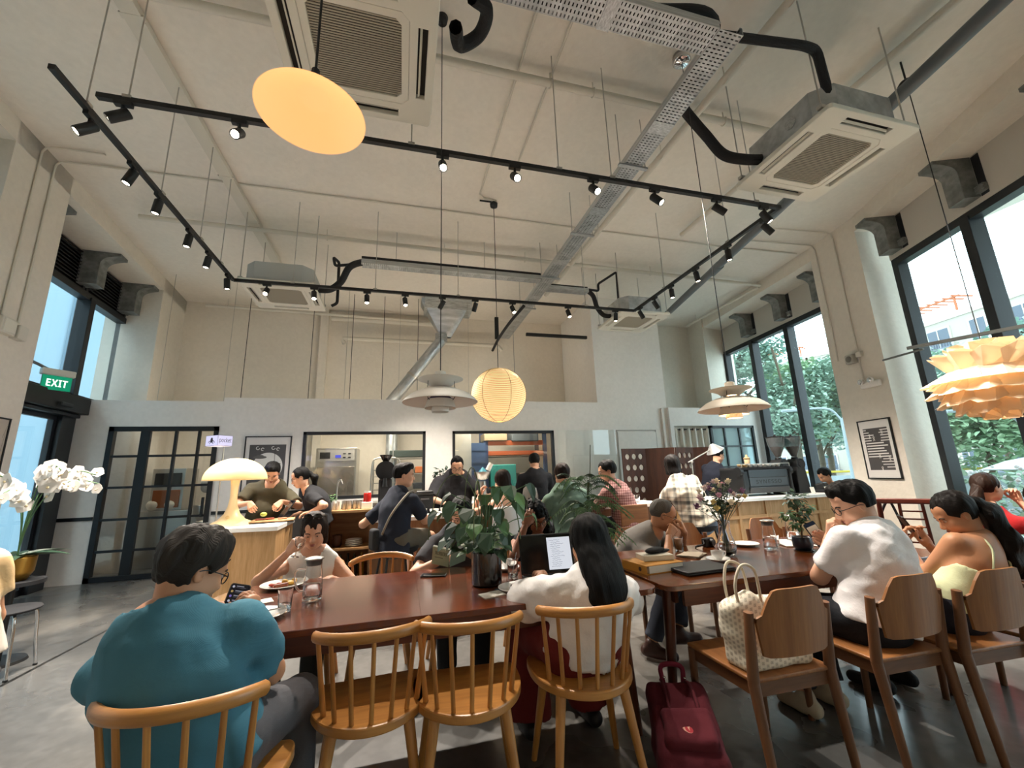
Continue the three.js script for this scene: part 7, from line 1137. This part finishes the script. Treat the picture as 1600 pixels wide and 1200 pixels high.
solo('blue_roll_cage', 'blue cage side filled with packages left of the orange rack', 'cage', [bx(.3, 1.0, .4, 0, .5, 0), ...[0, 1, 2, 3].map(i => bx(.32, .02, .42, 0, .1 + i * .25, 0))], M(0x2b4468, .6), [1.52, 1.0, -8.7]);
solo('plastic_wrap', 'clear plastic sheeting hanging behind the second kitchen window', 'sheeting', [ext([[0, 1.0], [.1, 1.0], [.35, 1.0], [.35, 2.3], [.2, 2.3], [0, 2.3]], .02)], P(0xe8e8e4, .25, { transmission: .7, thickness: 0 }), [1.02, 0, -8.5]);
{ const t = thing('steel_range', 'stainless kitchen range with brown reflection coloured into its oven door behind the grid door', 'range', [-3.92, 0, -9.0]); part(t, 'body', [rbx(1.05, .92, .65, .01, 0, .46, 0)], mt.steel); part(t, 'oven_unit', [rbx(.5, .72, .5, .01, -.05, 1.28, 0)], mt.steel); part(t, 'oven_door', [rbx(.4, .3, .02, .008, -.05, 1.12, .26)], new THREE.MeshStandardMaterial({ color: 0x9a5a35, metalness: .7, roughness: .3 })); part(t, 'oven_window', [rbx(.4, .22, .02, .008, -.05, 1.45, .26)], mt.black); }  // copper-brown reflection put into the oven door colour
{ const t = thing('dough_mixer', 'grey dough mixer behind the grid door', 'mixer', [-3.22, 0, -8.75]); part(t, 'column', [rbx(.25, 1.3, .4, .06, 0, .65, -.1)], M(0x9b9a96, .5)); part(t, 'head', [rbx(.24, .24, .6, .09, 0, 1.35, .1, .15, 0, 0)], M(0x9b9a96, .5)); part(t, 'bowl', [lathe([[0, .7], [.12, .72], [.2, .85], [.21, 1.0], [.2, 1.0], [.11, .74], [0, .72]], 28).translate(0, 0, .25)], mt.steel); }
{ const t = thing('steel_bin', 'round steel bin behind the grid door', 'bin', [-3.05, 0, -8.15]); part(t, 'bin_body', [cyl(.17, .15, .75, 0, .375, 0, 30)], mt.steel); part(t, 'rim', [tf(new THREE.TorusGeometry(.17, .012, 8, 30), 0, .75, 0, Math.PI / 2, 0, 0)], mt.steel); }
for (const [x, s] of [[-4.15, 'left'], [-3.9, 'right']]) solo('flour_sack', 'white flour sack on the range, ' + s + ' one', 'sack', [sph(.12, 0, .1, 0, 1, .85, .8)], M(0xcbc4b6, .9), [x, .92, -8.8]);
for (const [x, label] of [[-3.6, 'left'], [-.6, 'middle'], [1.8, 'right']]) {   // added kitchen batten lamps, unseen under the top of the partition
  const t = thing('added_batten_lamp', label + ' kitchen batten lamp, added unseen behind the partition top', 'lamp', [x, 2.62, -8.3]); part(t, 'tube', [bx(1.1, .03, .06, 0, 0, 0)], new THREE.MeshStandardMaterial({ color: 0xffffff, emissive: new THREE.Color().setRGB(1, .9, .74), emissiveIntensity: 3 })); part(t, 'housing', [bx(1.14, .03, .08, 0, .03, 0)], mt.shade); for (const q of [-.5, .5]) part(t, 'hanger', [rod([q, .04, 0], [q, CEIL - 2.62, 0], .004)], mt.steel);
  const l = new THREE.RectAreaLight(new THREE.Color().setRGB(1, .88, .7), x < -3 ? 30 : 150, 1.1, .06); l.position.set(x, 2.6, -8.3); l.lookAt(x, 0, -8.3); scene.add(l);
  const up = new THREE.RectAreaLight(new THREE.Color().setRGB(1, .88, .7), x < -3 ? 10 : 24, 1.1, .06); up.position.set(x, 2.69, -8.3); up.lookAt(x, 5, -8.9); scene.add(up);  // extra upward light added to brighten the back wall and far ceiling
}
// ================================================================ ORCHID
{
  seed = 707;
  const st = thing('plant_stand', 'black round plant stand behind the person at the left edge', 'stand', [-3.1, 0, -4.62]); part(st, 'top', [cyl(.2, .2, .03, 0, .6, 0, 32)], mt.blackMatte); part(st, 'post', [cyl(.03, .03, .6, 0, .3, 0, 16)], mt.black); part(st, 'base', [cyl(.17, .18, .02, 0, .01, 0, 32)], mt.black);
  const t = thing('orchid', 'white phalaenopsis orchid in a gold pot by the entrance', 'potted plant', [-3.1, .615, -4.62]); t.scale.setScalar(1.15);
  part(t, 'pot', [lathe([[0, 0], [.07, 0], [.1, .06], [.105, .16], [.1, .165], [.09, .15], [0, .14]], 28)], new THREE.MeshStandardMaterial({ color: 0xb58a3e, metalness: .8, roughness: .35 }));
  for (let i = 0; i < 6; i++) { const a = i * 1.05, m = part(t, 'leaf', leafGeo(.3, .05, .35, .2), leafG[2]); place(m, [0, .16, 0], [Math.cos(a), .35, Math.sin(a)], [0, 1, 0]); }
  const petal = leafGeo(.05, .038, .15, -.1), d = new THREE.Object3D(), fg = []; for (let k = 0; k < 5; k++) { const a = k / 5 * 6.283 + .3; place(d, [0, 0, 0], [Math.cos(a), Math.sin(a), .15], [0, 0, 1]); d.scale.setScalar(k % 2 ? 1 : .9); d.updateMatrix(); fg.push(petal.clone().applyMatrix4(d.matrix)); }
  const flo = G(fg), lip = G(sph(.007, 0, -.008, .012, 1, 1.2, 1)), pm = P(0xdcd8d2, .6), lm = M(0xd9c7a0, .6);
  for (const [a, L, H0] of [[.15, .42, .62], [-.35, .36, .55], [.6, .34, .66], [2.9, .3, .6], [1.4, .3, .5], [-1.2, .25, .6]]) {
    const pts = []; for (let k = 0; k <= 8; k++) { const q = k / 8; pts.push(V(Math.cos(a) * L * q * q, .15 + H0 * Math.sin(q * 1.9), Math.sin(a) * L * q * q)); }
    part(t, 'flower_stem', [tube(pts, .004, 30, 6)], leafG[1]); const c = new THREE.CatmullRomCurve3(pts);
    for (let k = 0; k < 9; k++) { const q = .55 + k * .052, p = c.getPoint(Math.min(1, q)), f = part(t, 'blossom', flo, pm); f.position.copy(p).add(V(rr(-.03, .03), rr(-.05, .02), rr(-.03, .03))); f.rotation.set(rr(-.5, .3), .4 + rr(-.9, .9), rr(-.4, .4)); f.scale.setScalar(1.25 - (k / 9) * .4); const l = part(f, 'lip', lip, lm); }
  }
}
// ================================================================ OUTSIDE
{
  struct('ground', [prism([[-60, 40], [80, 40], [80, -80], [-60, -80]], -.35, -.22)], M(0xffffff, .95, { map: tex(256, 256, (u, v) => { const n = fbm(u, v, 8, 8, 5, 44); return [178 + n * 44, 182 + n * 44, 180 + n * 42]; }, [.2, .2]) }));
  seed = 808;
  const barkM = M(0x6b5d4e, .9), lfG = leafGeo(.15, .065, .2, .2), hazedGreens = [M(0x93ad9b, .8), M(0x9dba96, .8), M(0x88a69c, .8), M(0xb0caa0, .8)];  // leaf greens paled and greyed: window glare and haze put into the colour
  function tree(x, z, h, r, k, label, n = 1500, sc = 1) {
    n *= 3;
    const t = thing('tree', label, 'tree', [x, -.22, z], 0, 'trees outside the right windows');
    part(t, 'trunk', [tube([[0, 0, 0], [.1, h * .35, .05], [-.05, h * .75, 0]], .13 * h / 7, 20, 9), ...[0, 1, 2, 3, 4].map(i => tube([[0, h * (.3 + i * .09), 0], [Math.cos(i * 2.2) * r * .4, h * (.5 + i * .08), Math.sin(i * 2.2) * r * .4], [Math.cos(i * 2.2) * r * .75, h * (.6 + i * .08), Math.sin(i * 2.2) * r * .75]], .05 * h / 7, 12, 6))], barkM);
    const blobs = []; for (let i = 0; i < 11; i++) { const a = rr(0, 6.28), q = rr(0, .75); blobs.push([Math.cos(a) * r * q, h * rr(.42, .95), Math.sin(a) * r * q, r * rr(.3, .5)]); }
    const d = new THREE.Object3D(), im = new THREE.InstancedMesh(lfG, hazedGreens[k], n); im.name = 'foliage'; im.userData.kind = 'stuff';
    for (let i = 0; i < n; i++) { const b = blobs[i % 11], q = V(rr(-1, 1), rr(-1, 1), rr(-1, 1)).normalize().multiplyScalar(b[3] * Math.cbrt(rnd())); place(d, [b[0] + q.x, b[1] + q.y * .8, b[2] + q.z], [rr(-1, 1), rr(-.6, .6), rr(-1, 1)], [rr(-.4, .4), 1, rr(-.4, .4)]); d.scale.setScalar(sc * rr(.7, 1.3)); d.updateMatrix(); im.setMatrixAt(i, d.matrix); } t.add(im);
  }
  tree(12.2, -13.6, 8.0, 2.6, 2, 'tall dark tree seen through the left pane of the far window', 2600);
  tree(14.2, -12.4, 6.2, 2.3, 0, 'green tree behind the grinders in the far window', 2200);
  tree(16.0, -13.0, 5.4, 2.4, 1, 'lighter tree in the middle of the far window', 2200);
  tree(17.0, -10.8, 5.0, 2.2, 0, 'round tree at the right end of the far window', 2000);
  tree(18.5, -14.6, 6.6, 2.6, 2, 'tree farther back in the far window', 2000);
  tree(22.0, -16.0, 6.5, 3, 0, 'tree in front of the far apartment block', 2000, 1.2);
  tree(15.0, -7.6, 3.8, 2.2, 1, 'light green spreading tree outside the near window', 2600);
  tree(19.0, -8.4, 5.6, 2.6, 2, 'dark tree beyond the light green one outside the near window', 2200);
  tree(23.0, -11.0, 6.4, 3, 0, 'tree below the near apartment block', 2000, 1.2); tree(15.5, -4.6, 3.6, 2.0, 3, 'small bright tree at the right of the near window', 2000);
  function shrub(x, z, label, k, fl) { const t = thing('shrub', label, 'shrub', [x, -.22, z], 0, 'flowering shrubs outside'); const d = new THREE.Object3D(), im = new THREE.InstancedMesh(leafGeo(.1, .04, .2, .2), hazedGreens[k], 900); im.name = 'foliage'; im.userData.kind = 'stuff'; for (let i = 0; i < 900; i++) { place(d, [rr(-.9, .9), rr(.1, 1.35), rr(-.6, .6)], [rr(-1, 1), rr(-.5, 1), rr(-1, 1)], [0, 1, .2]); d.updateMatrix(); im.setMatrixAt(i, d.matrix); } t.add(im); const f2 = new THREE.InstancedMesh(new THREE.IcosahedronGeometry(.022, 1), M(fl, .8), 220); f2.name = 'blossom'; f2.userData.kind = 'stuff'; for (let i = 0; i < 220; i++) { d.rotation.set(0, 0, 0); d.position.set(rr(-.95, .95), rr(.5, 1.45), rr(-.65, .65)); d.scale.setScalar(rr(.6, 1.3)); d.updateMatrix(); f2.setMatrixAt(i, d.matrix); } t.add(f2); }
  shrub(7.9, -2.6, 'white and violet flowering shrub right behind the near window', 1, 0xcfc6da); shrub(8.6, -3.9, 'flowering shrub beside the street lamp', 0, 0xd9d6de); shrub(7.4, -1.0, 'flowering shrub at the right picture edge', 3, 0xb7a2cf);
  function block(x, z, len, h, ry, label, floors, bays) {   // facade along local x, facing local +z
    const t = thing('apartment_block', label, 'building', [x, -.22, z], ry), cream = M(0xa8a196, .9), trim = M(0xbdb7ad, .9), dark = P(0x4a5563, .2), step = h / floors;
    part(t, 'wall', [bx(len, h, 8, 0, h / 2, -4)], cream); part(t, 'roof_parapet', [bx(len + .2, .3, 8.2, 0, h + .1, -4)], trim); part(t, 'roof_house', [bx(len * .3, 1.6, 4, len * .25, h + .8, -4)], cream);
    for (let f = 0; f < floors; f++) for (let b = 0; b < bays; b++) { const wx = -len / 2 + (b + .5) * len / bays, wy = step * (f + .55), bal = (b + f) % 2 === 0, ww = bal ? 1.3 : .8; const fr = part(t, 'window', [bx(ww + .24, 1.55, .08, wx, wy, .03)], trim); part(fr, 'pane', [bx(ww, 1.3, .05, wx, wy, .06)], dark); part(fr, 'mullion', [bx(.06, 1.3, .04, wx, wy, .09)], trim); if (bal) { part(t, 'balcony', [bx(1.9, .1, .6, wx, wy - .78, .3), ...[...Array(12)].map((_, i) => bx(.03, .5, .03, wx - .9 + i * .164, wy - .5, .58)), bx(1.9, .05, .05, wx, wy - .25, .58)], M(0x6b7280, .6)); } }
    part(t, 'roof_pergola', [...[...Array(8)].map((_, i) => bx(.08, .08, 1.6, -len * .35 + i * .5, h + 1.1, .3)), bx(4.2, .1, .1, -len * .35 + 1.75, h + 1.0, .95), bx(.1, 1.0, .1, -len * .35, h + .6, .9), bx(.1, 1.0, .1, -len * .35 + 3.5, h + .6, .9)], M(0xa9623f, .8));
  }
  block(35.5, -15.5, 14, 11, -1.75, 'cream apartment block with balconies outside the near window', 4, 6);
  block(40.0, -31.5, 11, 12.2, -1.25, 'cream apartment block seen in the far window', 4, 5);
  function lamp(x, z, h, arms, label) { const t = thing('street_lamp', label, 'street lamp', [x, -.22, z], -.6), m = M(0x9aa7ad, .5); part(t, 'pole', [rod([0, 0, 0], [0, h, 0], .06, .045, 14)], m); for (const s of arms) { part(t, 'arm', [tube([[0, h - .05, 0], [s * .25, h + .3, 0], [s * 1.1, h + .38, 0]], .03, 20, 8)], m); part(t, 'luminaire', [rbx(.5, .08, .2, .04, s * 1.3, h + .36, 0)], m); } }
  lamp(13.0, -9.6, 2.9, [-1, 1], 'pale twin-arm street lamp in the far window'); lamp(10.4, -4.6, 2.05, [-1], 'blue-grey street lamp outside the near window');
  { const t = thing('hoarding', 'pale site hoarding with a yellow rail below the far window trees', 'fence', [13.4, -.22, -11.2], -.9); for (let i = 0; i < 8; i++) part(t, 'panel', [bx(1.2, 1.15, .04, -4.4 + i * 1.24, .6, 0)], M(0xa9b4bb, .8)); part(t, 'rail', [rod([-5, 1.3, .05], [5, 1.3, .05], .035)], M(0xc9b13a, .6)); }
  { const t = thing('parasol', 'white garden parasol beyond the shrubs outside the near window', 'parasol', [12.6, -.22, -5.5]); part(t, 'canopy', [lathe([[0, 1.62], [.55, 1.5], [.95, 1.34], [.93, 1.32], [.55, 1.48], [0, 1.59]], 8)], M(0xb9bab8, .8, { side: THREE.DoubleSide })); part(t, 'pole', [rod([0, 0, 0], [0, 1.7, 0], .03)], mt.steel); }
  solo('neighbour_wall', 'pale blue-grey rendered building wall across the left street', 'building', [bx(.4, 9, 30, 0, 4.5, 0), ...[...Array(7)].map((_, i) => bx(.1, 9, .06, .22, 4.5, -12 + i * 4))], M(0x748b9a, .9), [-9.5, -.22, -6]);
}
scene.traverse(o => { if (o.isMesh) { o.castShadow = true; o.receiveShadow = true; } });
renderer.render(scene, camera);
